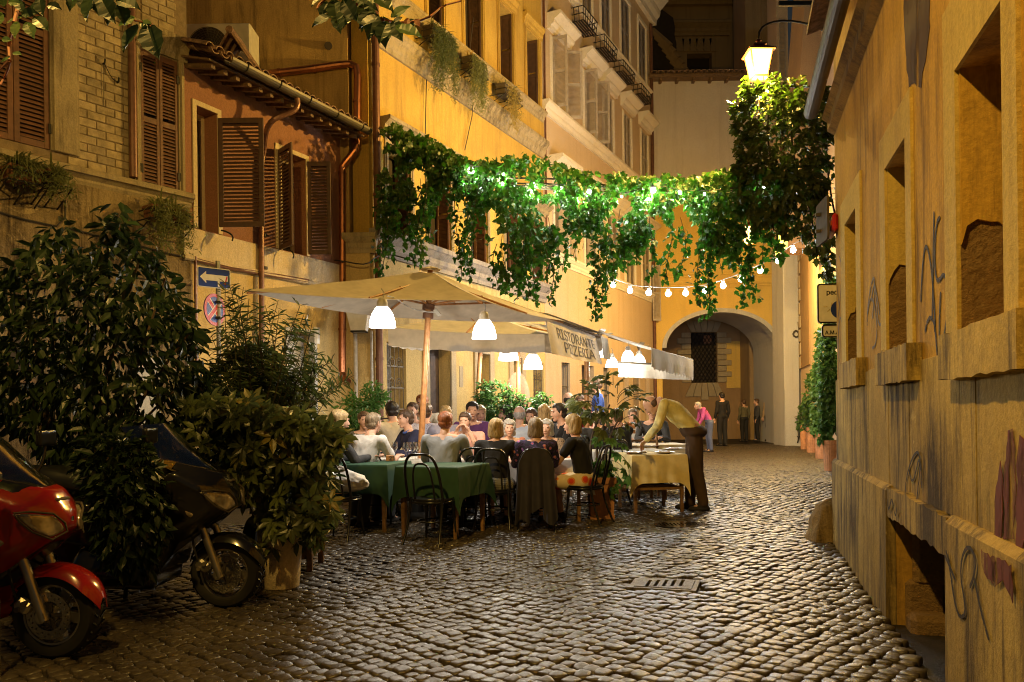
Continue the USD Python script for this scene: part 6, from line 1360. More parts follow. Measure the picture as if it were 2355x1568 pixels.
def table(label, c, w, dp, z, rz, mat, drop, seed, name='table', cl_label=None, legs=True, under=None):
    t = thing(name, label, 'table', (c[0], c[1], 0)); R = rotz(rz); R[:3, 3] = [c[0], c[1], 0]
    def put(nm, m, mt): m = m.copy(); m.apply_transform(R); return obj(nm, m, mt, t)
    put('tabletop', bx((0, 0, z - .015), (w - .01, dp - .01, .026), .004), 'table_wood')
    put('apron', TM(*[bx(p, s) for p, s in (((0, dp / 2 - .06, z - .07), (w - .14, .02, .08)), ((0, -dp / 2 + .06, z - .07), (w - .14, .02, .08)), ((w / 2 - .06, 0, z - .07), (.02, dp - .14, .08)), ((-w / 2 + .06, 0, z - .07), (.02, dp - .14, .08)))]), 'table_wood')
    for sx in (-1, 1):
        for sy in (-1, 1):
            x, y = sx * (w / 2 - .055), sy * (dp / 2 - .055); put('leg', hexa([(x - .017, y - .017, 0), (x + .017, y - .017, 0), (x + .017, y + .017, 0), (x - .017, y + .017, 0), (x - .024, y - .024, z - .03), (x + .024, y - .024, z - .03), (x + .024, y + .024, z - .03), (x - .024, y + .024, z - .03)]), 'table_wood')
    if under:
        put('low_shelf', TM(*[bx((0, y, .30), (w - .1, .035, .03)) for y in (-dp / 2 + .06, 0, dp / 2 - .06)], bx((-w / 2 + .06, 0, .30), (.03, dp - .12, .03)), bx((w / 2 - .06, 0, .30), (.03, dp - .12, .03))), 'table_wood')
    tc = thing(name + 'cloth', cl_label, 'tablecloth', (c[0], c[1], z))
    cloth(c, w, dp, z + .004, rz, drop, tc, mat, seed, name='cloth'); return t
TG = .72
T2 = (-.71, 8.15); T1 = (-1.58, 8.66)
table('small square table front and centre under a green cloth', T2, .70, .70, TG, -.42, 'cloth_green', .30, 3, cl_label='dark green tablecloth on the front centre table, its corners hanging low')
table('small square table at the left under a green cloth, numbered 21', T1, .74, .70, TG, -.24, 'cloth_green', .30, 4, cl_label='dark green tablecloth on the left table under the bottles')
TS = (1.72, 10.0)
table('serving table beside the waiter under a yellow cloth', TS, .70, .74, .71, .17, 'cloth_yellow', .34, 5, cl_label='pale yellow tablecloth with used plates on it', under=True)
TS2 = (1.55, 10.95)
table('white clothed table end to end behind the serving table', TS2, 1.0, .7, .71, .1, 'cloth_white', .3, 6, cl_label='white tablecloth behind the serving table')
TB1 = (-.05, 9.35)
table('long dining table under a white cloth with the women in black', TB1, 1.75, .75, .71, -.08, 'cloth_white', .28, 7, cl_label='white tablecloth between the women in black and floral dress')
TB2 = (-1.35, 9.75)
table('dining table under a white cloth by the men at the left', TB2, 1.0, .7, .71, -.1, 'cloth_white', .28, 8, cl_label='white tablecloth set with clean wine glasses')
TB3 = (2.05, 12.6)
table('white clothed table at the right behind the wooden chair', TB3, 1.3, .8, .72, .15, 'cloth_white', .28, 9, cl_label='white tablecloth at the right behind the wooden chair')
TB4 = (.1, 11.9)
table('back dining table under a white cloth before the hedge', TB4, 1.6, .75, .71, .0, 'cloth_white', .28, 10, cl_label='white tablecloth of the back row before the hedge')
TB5 = (-1.6, 11.6)
table('back dining table under a white cloth by the barred window', TB5, 1.3, .75, .71, .0, 'cloth_white', .28, 12, cl_label='white tablecloth of the back row by the barred window')

# ------------------------------------------------------------------ bentwood chairs
def arc_pts(w, h, n=16, z0=0, y0=0, y1=0, pw=.5):
    t_ = np.linspace(0, PI, n); x = w * np.sign(np.cos(t_)) * np.abs(np.cos(t_)) ** pw; s = np.sin(t_) ** pw
    return np.stack([x, y0 + (y1 - y0) * s, z0 + h * s], 1)
def bentwood(label, loc, rz, group=None):
    t = thing('bentwood_chair', label, 'chair', loc, rz)
    o = lambda n, m, mt='black_paint': obj(n, m, mt, t, smooth=50, world=False)
    o('seat', lathe([(0, .425), (.17, .428), (.19, .437), (.20, .44), (.205, .43), (.20, .415), (0, .41)], 28))
    o('seat_ring', tube([(.195 * math.cos(a), .195 * math.sin(a), .405) for a in np.linspace(0, 2 * PI, 28, endpoint=False)], .014, 8, closed=True))
    b = arc_pts(.185, .45, 22, .42, -.15, -.27, .55); o('back_hoop', tube(b, .0135, 8))
    b = arc_pts(.105, .36, 18, .42, -.16, -.245, .6); o('inner_hoop', tube(b, .010, 7))
    for x, y in ((.14, .13), (-.14, .13)): o('leg', tube(spline([(x, y, .42), (x * 1.1, y * 1.15, .2), (x * 1.25, y * 1.35, 0)], 8), np.linspace(.016, .011, 8), 8))
    for x in (.17, -.17): o('leg', tube(spline([(x, -.14, .44), (x * 1.02, -.18, .22), (x * 1.15, -.27, 0)], 8), np.linspace(.015, .011, 8), 8))
    o('leg_ring', tube([(.15 * math.cos(a), .15 * math.sin(a) - .01, .22) for a in np.linspace(0, 2 * PI, 24, endpoint=False)], .008, 6, closed=True))
    return t
BC = None
def chair(label, x, y, rz, group=None):
    global BC
    if BC is None: BC = bentwood(label, (x, y, 0), rz); return BC
    return copy_of(BC, 'bentwood_chair', label, 'chair', (x, y, 0), rz, group)
def gxy(px, py): g = ground(px, py); return g[0], g[1]
chair('black bentwood chair standing empty at the front centre green table', -.77, 7.66, -22)
chair('black bentwood chair with the cream bag on its seat', -1.72, 7.95, -14)
chair('black bentwood chair under the blonde woman in the patterned skirt', -.20, 8.55, -6)
chair('black bentwood chair with a dark jacket hung over its back', .22, 8.38, 4)
chair('black bentwood chair seen from the side under the woman in the orange print skirt', .80, 8.85, 62)
chair('black bentwood chair back standing between green cloth and red haired woman', -.72, 8.88, -4)
chair('black bentwood chair back right of the red haired woman', -.45, 8.84, 8)
chair('black bentwood chair back behind the bottles, under the man in white', -1.52, 9.15, -8)
chair('black bentwood chair at the white table behind the tall plant', 1.28, 10.6, 20)
# wooden ladder back chair
g0 = (1.93, 11.3, 0)
t = thing('wooden_chair', 'brown wooden ladder back chair by the waiter', 'chair', g0, 185)
o = lambda n, m: obj(n, m, 'table_wood', t, world=False)
for x in (-.19, .19): o('back_post', tube(spline([(x, -.19, 0), (x, -.2, .43), (x * 1.02, -.27, .9)], 8), .018, 7)); o('leg', tube([(x, .19, 0), (x, .18, .43)], .018, 7))
for z, y in ((.55, -.215), (.68, -.235), (.81, -.252)): o('slat', tube(spline([(-.19, y, z), (0, y - .03, z + .01), (.19, y, z)], 8), .016, 6))
o('seat', bx((0, -.01, .44), (.41, .40, .03), .01))
for z in (.18, .28): o('stretcher', TM(*[tube([(x, -.19, z), (x, .19, z)], .011, 6) for x in (-.19, .19)]))

# ------------------------------------------------------------------ things on the tables and chairs
def surf(px, py, z): return ground(px, py, z)
def bottle(label, P, h, rr, mat, lab=None, cap='print_dark'):
    t = thing('bottle', label, 'bottle', tuple(P)); obj('body', lathe([(0, .0), (rr, 0), (rr, h * .58), (rr * .85, h * .66), (rr * .36, h * .76), (rr * .33, h * .93), (rr * .4, h * .94), (rr * .4, h), (0, h)], 18, P), mat, t, smooth=35)
    if lab: obj('paper_label', lathe([(rr * 1.015, h * .2), (rr * 1.015, h * .5)], 18, P), lab, t)
    obj('cap', lathe([(rr * .43, h * .9), (rr * .45, h * 1.01), (0, h * 1.015)], 12, P), cap, t); return t
def zt_(P): return np.array([P[0], P[1], TG + .008])
bottle('dark wine bottle with a cream label on the left green table', zt_(surf(808, 1058, TG)), .26, .037, 'bottle_dark', 'paper')
bottle('clear water bottle beside the dark wine bottle', zt_(surf(826, 1057, TG)), .27, .036, 'clear_glass')
bottle('tall clear bottle in front of the woman in the floral dress', np.array([*at(1223, 1040, 9.2)[:2], .715]), .30, .036, 'clear_glass')
bottle('green bottle standing between red haired and blonde women', np.array([*at(1128, 1040, 9.3)[:2], .715]), .29, .036, 'bottle_dark')
P = zt_(surf(864, 1063, TG)); t = thing('ashtray', 'small clear glass ashtray beside the table number', 'ashtray', tuple(P)); obj('dish', lathe([(0, 0), (.05, 0), (.052, .028), (.042, .028), (.038, .01), (0, .01)], 20, P), 'clear_glass', t); obj('ash', lathe([(.036, .011), (0, .014)], 12, P), 'zinc', t)
P = zt_(surf(897, 1062, TG)); t = thing('table_number', 'small wooden block bearing the number 21', 'table number', tuple(P)); obj('block', bx(P + [0, 0, .033], (.085, .03, .066), .004), 'umbrella_wood', t)
m = meshkit.text_mesh('21', .042, .002, True); m.apply_transform(rot(PI / 2, [1, 0, 0])); m.apply_translation(P + [-.012, -.0155, .012]); obj('number', m, 'print_dark', t)
def wineglass(label, P, group=None, sc=1.0):
    t = thing('wine_glass', label, 'wine glass', tuple(P), group=group)
    obj('glass', lathe(np.array([(0, 0), (.033, .002), (.006, .012), (.004, .085), (.012, .095), (.034, .13), (.037, .165), (.031, .205), (.029, .205), (.034, .165), (.03, .132), (.01, .1), (0, .098)]) * sc, 18, P), 'clear_glass', t, smooth=40)
    return t
gl = [(909, 'lone'), (938, 0), (946, 1), (952, 2), (957, 3), (931, 4)]
wineglass('wine glass with a little rosé left of the clean glasses', np.array([*at(908, 1050, 9.35)[:2], .716]))
for k, x in enumerate((934, 941, 949, 956, 962)): wineglass(('first clean wine glass from the left beside the parasol pole', 'second clean wine glass from the left beside the parasol pole', 'middle one of the five clean wine glasses by the parasol pole', 'second clean wine glass from the right beside the parasol pole', 'clean wine glass standing closest to the parasol pole')[k], np.array([*at(x, 1050, 9.1 + .12 * (k % 2))[:2], .716]), 'clean wine glasses by the pole')
for x, d, lab in ((1096, 9.15, 'wine glass in front of the woman in pink'), (1118, 8.95, 'short stemmed wine glass left of the blonde woman'), (1212, 9.2, 'wine glass left of the floral dress')): wineglass(lab, np.array([*at(x, 1050, d)[:2], .716]))
def tumbler(label, px, d):
    P = np.array([*at(px, 1045, d)[:2], .716]); t = thing('tumbler', label, 'glass', tuple(P)); obj('glass', lathe([(0, .0), (.032, 0), (.038, .1), (.035, .1), (.03, .008), (0, .008)], 16, P), 'clear_glass', t, smooth=40)
for px, d, lab in ((1262, 9.2, 'water tumbler before the leopard print top'), (1285, 9.3, 'water tumbler at the right end of the women\'s table'), (1150, 9.5, 'water tumbler before the white curly haired woman'), (1060, 9.4, 'water tumbler before the woman in pink'), (905, 9.9, 'water tumbler before the man in navy')): tumbler(lab, px, d)
for k, (px, d, lab) in enumerate(((985, 9.2, 'folded white napkin left of the red haired woman'), (1190, 9.25, 'folded white napkin between the blonde and floral women'))):
    P = np.array([*at(px, 1045, d)[:2], .722]); t = thing('napkin', lab, 'napkin', tuple(P)); obj('fold', bx(P, (.15, .11, .008), .003, R=rotz(.5 + k)), 'cloth_white', t); obj('upper_fold', bx(P + [.01, .01, .009], (.11, .08, .008), .003, R=rotz(.3 + k)), 'cloth_white', t)
def dish(label, px, py, rr, z, food=True):
    P = surf(px, py, z); P[2] = z + .006; t = thing('plate', label, 'plate', tuple(P)); obj('rim', lathe([(0, 0), (rr * .6, .002), (rr, .018), (rr, .022), (rr * .6, .008), (0, .007)], 28, P), 'plate', t, smooth=40)
    if food:
        r = np.random.default_rng(int(px)); mb = MB()
        for k in range(14): s = trimesh.creation.icosphere(1, r.uniform(.012, .03)); s.apply_scale([1, 1, .5]); s.apply_translation(P + [r.normal(0, rr * .3), r.normal(0, rr * .25), .012]); mb.add(s)
        obj('leftovers', mb, 'pizza', t, kind='stuff')
dish('plate with pizza leftovers at the front left of the yellow cloth', 1462, 1044, .14, .715); dish('plate with dark leftovers at the front right of the yellow cloth', 1528, 1043, .14, .715); dish('large plate with pasta at the back right of the yellow cloth', 1550, 1035, .16, .715); dish('silvery plate with tomato leftovers behind on the white cloth', 1490, 1029, .15, .715); dish('plate with red leftovers beside the tall plant', 1432, 1030, .13, .715)
tr = np.array([*TS, .34]); t = thing('tray', 'dark round tray on the low shelf of the serving table', 'tray', tuple(tr)); obj('tray', lathe([(0, 0), (.22, 0), (.25, .03), (.24, .03), (.215, .008), (0, .008)], 30, tr), 'black_paint', t); obj('inner', lathe([(.2, .0095), (0, .0095)], 24, tr), 'pizza', t)
# cream bag on the chair seat
r = np.random.default_rng(4); m = trimesh.creation.icosphere(4); v = m.vertices; v[:, 2] = np.where(v[:, 2] < 0, v[:, 2] * .45, v[:, 2]); n_ = meshkit.fbm(v * 2.4 + 7, 4); v *= (1 + .35 * (n_ - .5)[:, None]); v[:, 2] += .18 * np.exp(-((v[:, 0] + .25) ** 2 + v[:, 1] ** 2) * 9)
bc = np.array([-1.69, 8.02, .535]); t = thing('cloth_bag', 'crumpled cream cloth bag lying on a bentwood chair seat', 'bag', tuple(bc)); obj('body', trimesh.Trimesh(v * [.235, .17, .15] + bc, m.faces, process=False), 'cloth_white', t, smooth=True)
obj('knot', tube(spline([bc + [-.06, -.02, .13], bc + [-.05, -.04, .19], bc + [-.0, -.03, .17], bc + [.02, 0, .12]], 12), .014, 7), 'cloth_white', t)
# jacket over the chair
t = thing('jacket', 'dark grey jacket draped over a bentwood chair back', 'jacket', (.22, 8.1, 0))
C_ = np.array([.235, 8.115, 0]); a0 = math.radians(4)
U = np.linspace(-1, 1, 41)
def jk(u, v):
    top = .885 - .16 * abs(u) ** 3.2; hem = .13 + .12 * (abs(u) < .35) + .03 * math.sin(u * 7); z = top + (hem - top) * v
    x = u * (.178 + .045 * v) ; y = -.005 - .10 * (1 - v) * 0 - .03 * v - (.028 * v) * math.sin(u * 11 + .5) - .06 * max(0, .3 - v)
    return C_ + np.array([x * math.cos(a0) - y * math.sin(a0), y * math.cos(a0) + x * math.sin(a0), z])
P = np.array([[jk(u, v) for u in U] for v in np.linspace(0, 1, 22)])
plain('jacket_cloth', (.030, .027, .040), .8, var=.15); obj('cloth', thick(grid(P), .012), 'jacket_cloth', t, smooth=40)
# fruit crate and oven dome at the back
P = at(1420, 955, 12.4); t = thing('wooden_crate', 'small wooden crate of fruit standing among the back tables', 'crate', (P[0], P[1], 0)); obj('pedestal', bx((P[0], P[1] + .1, .45), (.3, .25, .9), .01), 'table_wood', t)
for z in (.93, 1.0): obj('board', TM(bx((P[0], P[1] - .14, z), (.5, .015, .055)), bx((P[0], P[1] + .14, z), (.5, .015, .055)), bx((P[0] - .25, P[1], z), (.015, .28, .055)), bx((P[0] + .25, P[1], z), (.015, .28, .055))), 'umbrella_wood', t)
r = np.random.default_rng(3); mb = MB()
for k in range(26): s = trimesh.creation.icosphere(1, .035); s.apply_translation([P[0] + r.uniform(-.21, .21), P[1] + r.uniform(-.1, .1), .99 + r.uniform(0, .06)]); mb.add(s)
obj('fruit', mb, 'pizza', t, kind='stuff')
P = at(1190, 905, 13.2); f = Fac((P[0] - .3, 13.2), (P[0] + .3, 13.2)); t = thing('oven_dome', 'round pinkish brick oven front behind the hedge', 'oven', (P[0], 13.2, 0))
zz = at(1190, 930, 13.2)[2]; w_ = 30 / FPX * 13.2; hh = at(1190, 855, 13.2)[2] - zz
dome_ = Polygon([(.3 + w_ * math.cos(a), zz + hh * math.sin(a)) for a in np.linspace(0, PI, 24)] + [(.3 - w_, .2), (.3 + w_, .2)]).buffer(0); mouth = Polygon([(.3 + .10 * math.cos(a), zz - .05 + .12 * math.sin(a)) for a in np.linspace(0, PI, 12)])
obj('front', f.slab(dome_.difference(mouth), -.3, 0), 'pink_wall', t); obj('mouth', f.slab(mouth.buffer(.01), -.3, -.2), 'reveal_dark', t)
# AC unit on the stained wall over the tiled eave
A0, A1 = at(440, 155, 13.3), at(573, 47, 13.3); zz0 = at(540, 178, 13.3)[2]
t = thing('air_conditioner', 'boxy white air conditioner unit with a round fan on the stained wall', 'air conditioner', (A1[0], 13.6, zz0))
xl, xs_, xr = at(445, 100, 13.35)[0], at(514, 100, 13.35)[0], at(573, 100, 13.35)[0]
bxm = bx(((xs_ + xr) / 2 - .48, 13.62, (zz0 + A1[2]) / 2), (xr - xs_ + .98, .5, A1[2] - zz0), .02); obj('case', bxm, 'ac_white', t)
fc = np.array([at(478, 100, 13.35)[0], 13.36, at(478, 108, 13.35)[2]]); R_ = .34
obj('fan_recess', tube([fc + [0, .02, 0], fc + [0, .006, 0]], R_, 28), 'reveal_dark', t)
fg = MB()
for rr in np.linspace(.1, R_, 7): fg.add(tube([fc + [rr * math.cos(a), -.012, rr * math.sin(a)] for a in np.linspace(0, 2 * PI, 28, endpoint=False)], .005, 4, closed=True))
for a in np.linspace(0, 2 * PI, 28, endpoint=False): fg.add(tube([fc + [.09 * math.cos(a), -.014, .09 * math.sin(a)], fc + [R_ * math.cos(a + .5), -.014, R_ * math.sin(a + .5)]], .004, 4))
obj('fan_guard', fg, 'zinc', t); obj('fan_boss', tube([fc + [0, -.02, 0], fc + [0, 0, 0]], .09, 16), 'zinc', t)
obj('label_plate', bx(at(560, 110, 13.36) , (.07, .012, .1)), 'sign_grey', t); obj('bracket', bx((xr - .2, 13.7, zz0 - .03), (.5, .5, .05)), 'iron', t)
obj('hose', tube(spline([at(576, 175, 13.5), at(600, 182, 13.7), at(618, 172, 13.85)], 10), .02, 7), 'white_pipe', t)
# traffic signs at the left
A, B = at(465, 666, 10.2), at(524, 616, 10.2); f = Fac((A[0], 10.05), (B[0] - .02, 10.35)); zs0, zs1 = A[2] + .02, at(465, 616, 10.2)[2]
t = thing('one_way_sign', 'blue one way sign with a white arrow pointing left', 'sign', (A[0], 10.2, zs0))
rr_ = sbox(0, zs0, f.L, zs1).buffer(-.025).buffer(.025, quad_segs=3); obj('panel', f.slab(rr_, -.012, 0), 'sign_white', t); obj('blue_field', f.slab(rr_.buffer(-.012), .0005, .003), 'sign_blue', t)
h_ = zs1 - zs0; mz_ = (zs0 + zs1) / 2 + .0
obj('arrow', f.slab(Polygon([(.03, mz_), (.11, mz_ + h_ * .30), (.11, mz_ + h_ * .15), (f.L - .04, mz_ + h_ * .15), (f.L - .04, mz_ - h_ * .15), (.11, mz_ - h_ * .15), (.11, mz_ - h_ * .30)]), .0035, .005), 'sign_white', t)
obj('sticker', f.slab(sbox(f.L * .60, zs0 + .02, f.L * .66, zs0 + h_ * .42), .0055, .0065), 'plate', t); obj('sticker', f.slab(Polygon([(f.L * .8, zs0 + .06), (f.L * .84, zs0 + .05), (f.L * .9, zs0 + h_ * .6), (f.L * .87, zs0 + h_ * .64)]), .0055, .0065), 'sign_red', t)
Pc = at(494, 712, 10.2); f = Fac((Pc[0] - .06, 10.01), (Pc[0] + .06, 10.39)); zc = Pc[2]; RR = .205
t = thing('no_stopping_sign', 'round blue no stopping sign with a red rim and red cross', 'sign', (Pc[0], 10.2, zc)); ctr = (f.L / 2, zc)
D_ = Point(ctr).buffer(RR, quad_segs=10); obj('panel', f.slab(D_, -.012, 0), 'sign_blue', t); obj('rim', f.slab(D_.difference(Point(ctr).buffer(RR * .80, quad_segs=10)), .0005, .004), 'sign_red', t)
for sg in (-1, 1):
    s_ = LineString([(ctr[0] - RR, ctr[1] - sg * RR), (ctr[0] + RR, ctr[1] + sg * RR)]).buffer(RR * .12).intersection(Point(ctr).buffer(RR * .8)); obj('cross_bar', f.slab(s_, .001 + .0003 * sg, .003 + .001 * sg), 'sign_red', t)
    for o_ in (-1, 1): w__ = LineString([(ctr[0] - RR, ctr[1] - sg * RR), (ctr[0] + RR, ctr[1] + sg * RR)]).parallel_offset(RR * .15, 'left' if o_ > 0 else 'right').buffer(RR * .025).intersection(Point(ctr).buffer(RR * .8)); obj('white_line', f.slab(w__, .0004, .0018 + .0003 * sg), 'sign_white', t)
t = thing('sign_post', 'thin grey post carrying the two road signs', 'post', (Pc[0], 10.25, 0)); obj('post', tube([(Pc[0] + .02, 10.27, 0), (Pc[0] + .02, 10.27, zs1 + .1)], .028, 10), 'sign_grey', t); obj('clip', TM(bx((Pc[0] + .02, 10.24, zc + .1), (.09, .06, .03)), bx((Pc[0] + .02, 10.24, zc - .1), (.09, .06, .03))), 'iron', t)
# bicycle by the grey pier
bp = ground(1826, 1024); t = thing('bicycle', 'bicycle leaning by the grey pier at the far right', 'bicycle', tuple(bp))
by = bp[1] - 1.1; x = bp[0] + .02
for k, y in enumerate((by, by + 1.05)):
    obj('tyre', tube([(x, y + .33 * math.cos(a), .34 + .33 * math.sin(a)) for a in np.linspace(0, 2 * PI, 26, endpoint=False)], .02, 6, closed=True), 'rubber', t)
    obj('spokes', TM(*[tube([(x, y, .34), (x, y + .32 * math.cos(a), .34 + .32 * math.sin(a))], .004, 3) for a in np.linspace(0, 2 * PI, 16, endpoint=False)]), 'chrome', t, kind='stuff')
obj('frame', TM(*[tube([a, b], .018, 6) for a, b in (((x, by + 1.05, .34), (x, by + .62, .3)), ((x, by + .62, .3), (x, by + .78, .85)), ((x, by + .78, .82), (x, by + .2, .8)), ((x, by + .62, .3), (x, by + .2, .74)), ((x, by + 1.05, .34), (x, by + .76, .78)))]), 'black_paint', t)
obj('fork', tube([(x, by, .34), (x, by + .22, .95)], .016, 6), 'chrome', t); obj('handlebar', tube(spline([(x - .28, by + .3, .98), (x - .1, by + .2, 1.0), (x + .1, by + .2, 1.0), (x + .28, by + .3, .98)], 10), .014, 6), 'chrome', t); obj('saddle', bx((x, by + .8, .92), (.13, .26, .06), .025), 'black_paint', t); obj('basket', bx((x, by - .05, .85), (.3, .25, .2), .02), 'iron', t)
# ------------------------------------------------------------------ motor scooters, x forward, the front axle above the origin
def sm_hull(pts, edge=.04, it=14):
    m = m3.Manifold.hull_points(np.asarray(pts, np.float64)).refine_to_length(edge).to_mesh(); t = trimesh.Trimesh(np.array(m.vert_properties[:, :3]), np.array(m.tri_verts), process=True)
    trimesh.smoothing.filter_taubin(t, iterations=it); return t
def sym(p): return [(x, s * y, z) for x, y, z in p for s in (-1, 1)]
def scooter(name, label, loc, rz, paint, rw=.235, steer=0.0):
    t = thing(name, label, 'scooter', loc, rz); LOW = {'front_fairing', 'headlight', 'headlight_rim', 'indicator', 'badge', 'air_slot', 'screen_base', 'windscreen', 'mirror', 'mirror_stalk', 'handlebar', 'grip', 'brake_lever', 'chin'}
    def o(n, m, mt, par=t, sm=35):
        if n in LOW: m.apply_translation([-.045, 0, -.10])
        return obj(n, m, mt, par, smooth=sm, world=False)
    ra = rw
    for x0, nm in ((0, 'front'), (-1.38, 'rear')):
        prof = [(ra - .075, -.052), (ra - .05, -.060), (ra - .02, -.056), (ra - .004, -.036), (ra, 0), (ra - .004, .036), (ra - .02, .056), (ra - .05, .060), (ra - .075, .052), (ra - .075, -.052)]
        m = lathe(prof, 44); m.apply_transform(rot(PI / 2, [1, 0, 0])); m.apply_translation([x0, 0, ra]); w = o('tyre', m, 'rubber')
        gr = MB()
        for a in np.linspace(0, 2 * PI, 30, endpoint=False):
            for s in (-1, 1): q = bx((0, s * .030, ra - .003), (.007, .045, .010)); q.apply_transform(rot(s * .6, [0, 0, 1])); q.apply_transform(rot(a, [0, 1, 0])); q.apply_translation([x0, 0, ra]); gr.add(q)
        o('tread', gr, 'black_paint', w)
        rimp = [(ra - .072, -.050), (ra - .085, -.048), (ra - .092, -.030), (ra - .092, .030), (ra - .085, .048), (ra - .072, .050)]
        m = lathe(rimp, 44); m.apply_transform(rot(PI / 2, [1, 0, 0])); m.apply_translation([x0, 0, ra]); rm = o('rim', m, 'alloy')
        for k in range(5):
            q = hexa([(-.020, -.028, .02), (.020, -.028, .02), (.020, .028, .02), (-.020, .028, .02), (-.028, -.020, ra - .088), (.028, -.020, ra - .088), (.028, .020, ra - .088), (-.028, .020, ra - .088)]); q.apply_transform(rot(2 * PI * k / 5 + .5, [0, 1, 0])); q.apply_translation([x0, 0, ra]); o('spoke', q, 'scooter_grey' if nm == 'rear' else 'alloy', rm)
        m = lathe([(0, -.06), (.038, -.06), (.042, .06), (0, .06)], 18); m.apply_transform(rot(PI / 2, [1, 0, 0])); m.apply_translation([x0, 0, ra]); o('axle_boss', m, 'alloy', rm)
        for s in ((-1, 1) if nm == 'front' else (-1,)):
            ring = Point(0, 0).buffer(ra * .52, quad_segs=12).difference(Point(0, 0).buffer(ra * .33, quad_segs=10))
            ring = ring.difference(unary_union([Point(ra * (.40 + .06 * (k % 2)) * math.cos(a), ra * (.40 + .06 * (k % 2)) * math.sin(a)).buffer(.0052, quad_segs=2) for k, a in enumerate(np.linspace(0, 2 * PI, 32, endpoint=False))]))
            m = extr(ring, .006); m.apply_transform(rot(PI / 2, [1, 0, 0])); m.apply_translation([x0, s * .072 + .003, ra]); o('brake_disc', m, 'chrome')
            sp = TM(*[(lambda q: (q.apply_transform(rot(2 * PI * k / 5 + .2, [0, 1, 0])), q.apply_translation([x0, s * .066, ra]), q)[-1])(bx((0, 0, ra * .2), (.018, .006, ra * .3))) for k in range(5)]); o('disc_carrier', sp, 'scooter_grey')
    for s in (-1, 1):
        o('fork_leg', tube([(-.005, s * .095, ra - .02), (-.155, s * .095, .62)], [.026, .024], 14), 'alloy'); o('fork_tube', tube([(-.13, s * .095, .55), (-.20, s * .095, .78)], .017, 12), 'chrome')
        o('fork_foot', sm_hull([(-.02 + .03 * math.cos(a), s * .095 + .022 * b, ra + .035 * math.sin(a)) for a in np.linspace(0, 2 * PI, 8) for b in (-1, 1)], .02, 4), 'alloy')
        cp = bx((-.125, s * .085, ra + .055), (.085, .05, .07), .014, R=rot(.6, [0, 1, 0])); cc = o('brake_caliper', cp, 'alloy')
        o('piston', TM(*[tube([(-.14 + k * .035, s * .085, ra + .04 + k * .03), (-.14 + k * .035, s * .122, ra + .04 + k * .03)], .014, 10) for k in range(2)]), 'zinc', cc)
        o('brake_hose', tube(spline([(-.15, s * .10, ra + .09), (-.17, s * .12, ra + .2), (-.19, s * .10, .62)], 10), .007, 6), 'rubber')
    # mudguard
    al = np.linspace(math.radians(18), math.radians(150), 22); R_ = ra + .028
    P = np.array([[(R_ * math.cos(a) * (1 + .02 * math.cos(a)), y, ra + R_ * math.sin(a) - .05 * (abs(y) / .085) ** 3) for y in np.linspace(-.088, .088, 11)] for a in al]); P[..., 1] *= np.clip(np.minimum(np.linspace(.35, 4, 22), np.linspace(4.5, .6, 22)), 0, 1)[:, None]
    o('mudguard', thick(grid(P), .006), paint, sm=60)
    # nose and leg shield
    nose = [(.135, .02, .79), (.115, .07, .76), (.125, .05, .85), (.04, .18, .80), (.03, .175, .90), (-.05, .22, .70), (-.06, .235, .92), (-.20, .27, .80), (-.20, .265, 1.0), (-.10, .14, 1.02), (.05, .06, .98), (-.28, .25, .62), (-.24, .12, .50), (-.34, .26, .95), (-.02, .13, .66)]
    o('front_fairing', sm_hull(sym(nose), .035, 10), paint, sm=60)
    o('leg_shield', sm_hull(sym([(-.24, .25, .66), (-.30, .27, .95), (-.38, .27, .98), (-.44, .26, .40), (-.36, .22, .26), (-.28, .12, .40), (-.45, .20, .24), (-.34, .1, .95)]), .04, 8), paint, sm=60)
    o('chin', sm_hull(sym([(-.02, .10, .665), (-.20, .16, .60), (-.26, .15, .46), (-.15, .09, .56), (.06, .05, .71)]), .03, 6), 'scooter_black', sm=60)
    o('footboard', sm_hull(sym([(-.40, .24, .24), (-.40, .22, .16), (-.95, .24, .26), (-.95, .2, .16), (-.42, .16, .30), (-.9, .16, .42)]), .05, 6), paint, sm=60)
    o('tail', sm_hull(sym([(-.80, .20, .42), (-.80, .18, .70), (-1.3, .2, .52), (-1.75, .12, .80), (-1.7, .08, .68), (-1.3, .19, .80), (-1.8, .05, .84)]), .05, 8), paint, sm=60)
    o('seat', sm_hull(sym([(-.62, .13, .74), (-.60, .10, .80), (-1.15, .16, .80), (-1.15, .16, .88), (-1.65, .13, .86), (-1.65, .11, .94), (-1.12, .13, .93)]), .05, 6), 'black_paint', sm=60)
    for s in (-1, 1):
        def on(p): return [(x, s * y, z) for x, y, z in p]
        def lift(p): return [(x + .018, s * (y + .016), z) for x, y, z in p]
        o('headlight', sm_hull(lift([(.108, .058, .815), (.118, .045, .77), (.085, .108, .742), (.035, .172, .79), (-.005, .206, .845), (-.02, .216, .875), (.03, .178, .875), (.09, .10, .855)] + [(x - .05, y - .015, z) for x, y, z in [(.108, .058, .815), (.085, .108, .742), (-.02, .216, .875)]]), .018, 3), 'headlight', sm=60)
        o('headlight_rim', tube(lift([(.116, .047, .81), (.124, .04, .765), (.09, .108, .733), (.036, .178, .78), (-.008, .213, .838), (-.028, .226, .882), (.03, .186, .884), (.094, .104, .864)]), .006, 6, closed=True), 'print_dark')
        o('indicator', sm_hull(on([(-.06, .222, .735), (-.12, .252, .765), (-.11, .25, .735), (-.04, .208, .715), (-.085, .225, .705)] + [(-.07, .20, .73)]), .015, 3), 'headlight', sm=60)
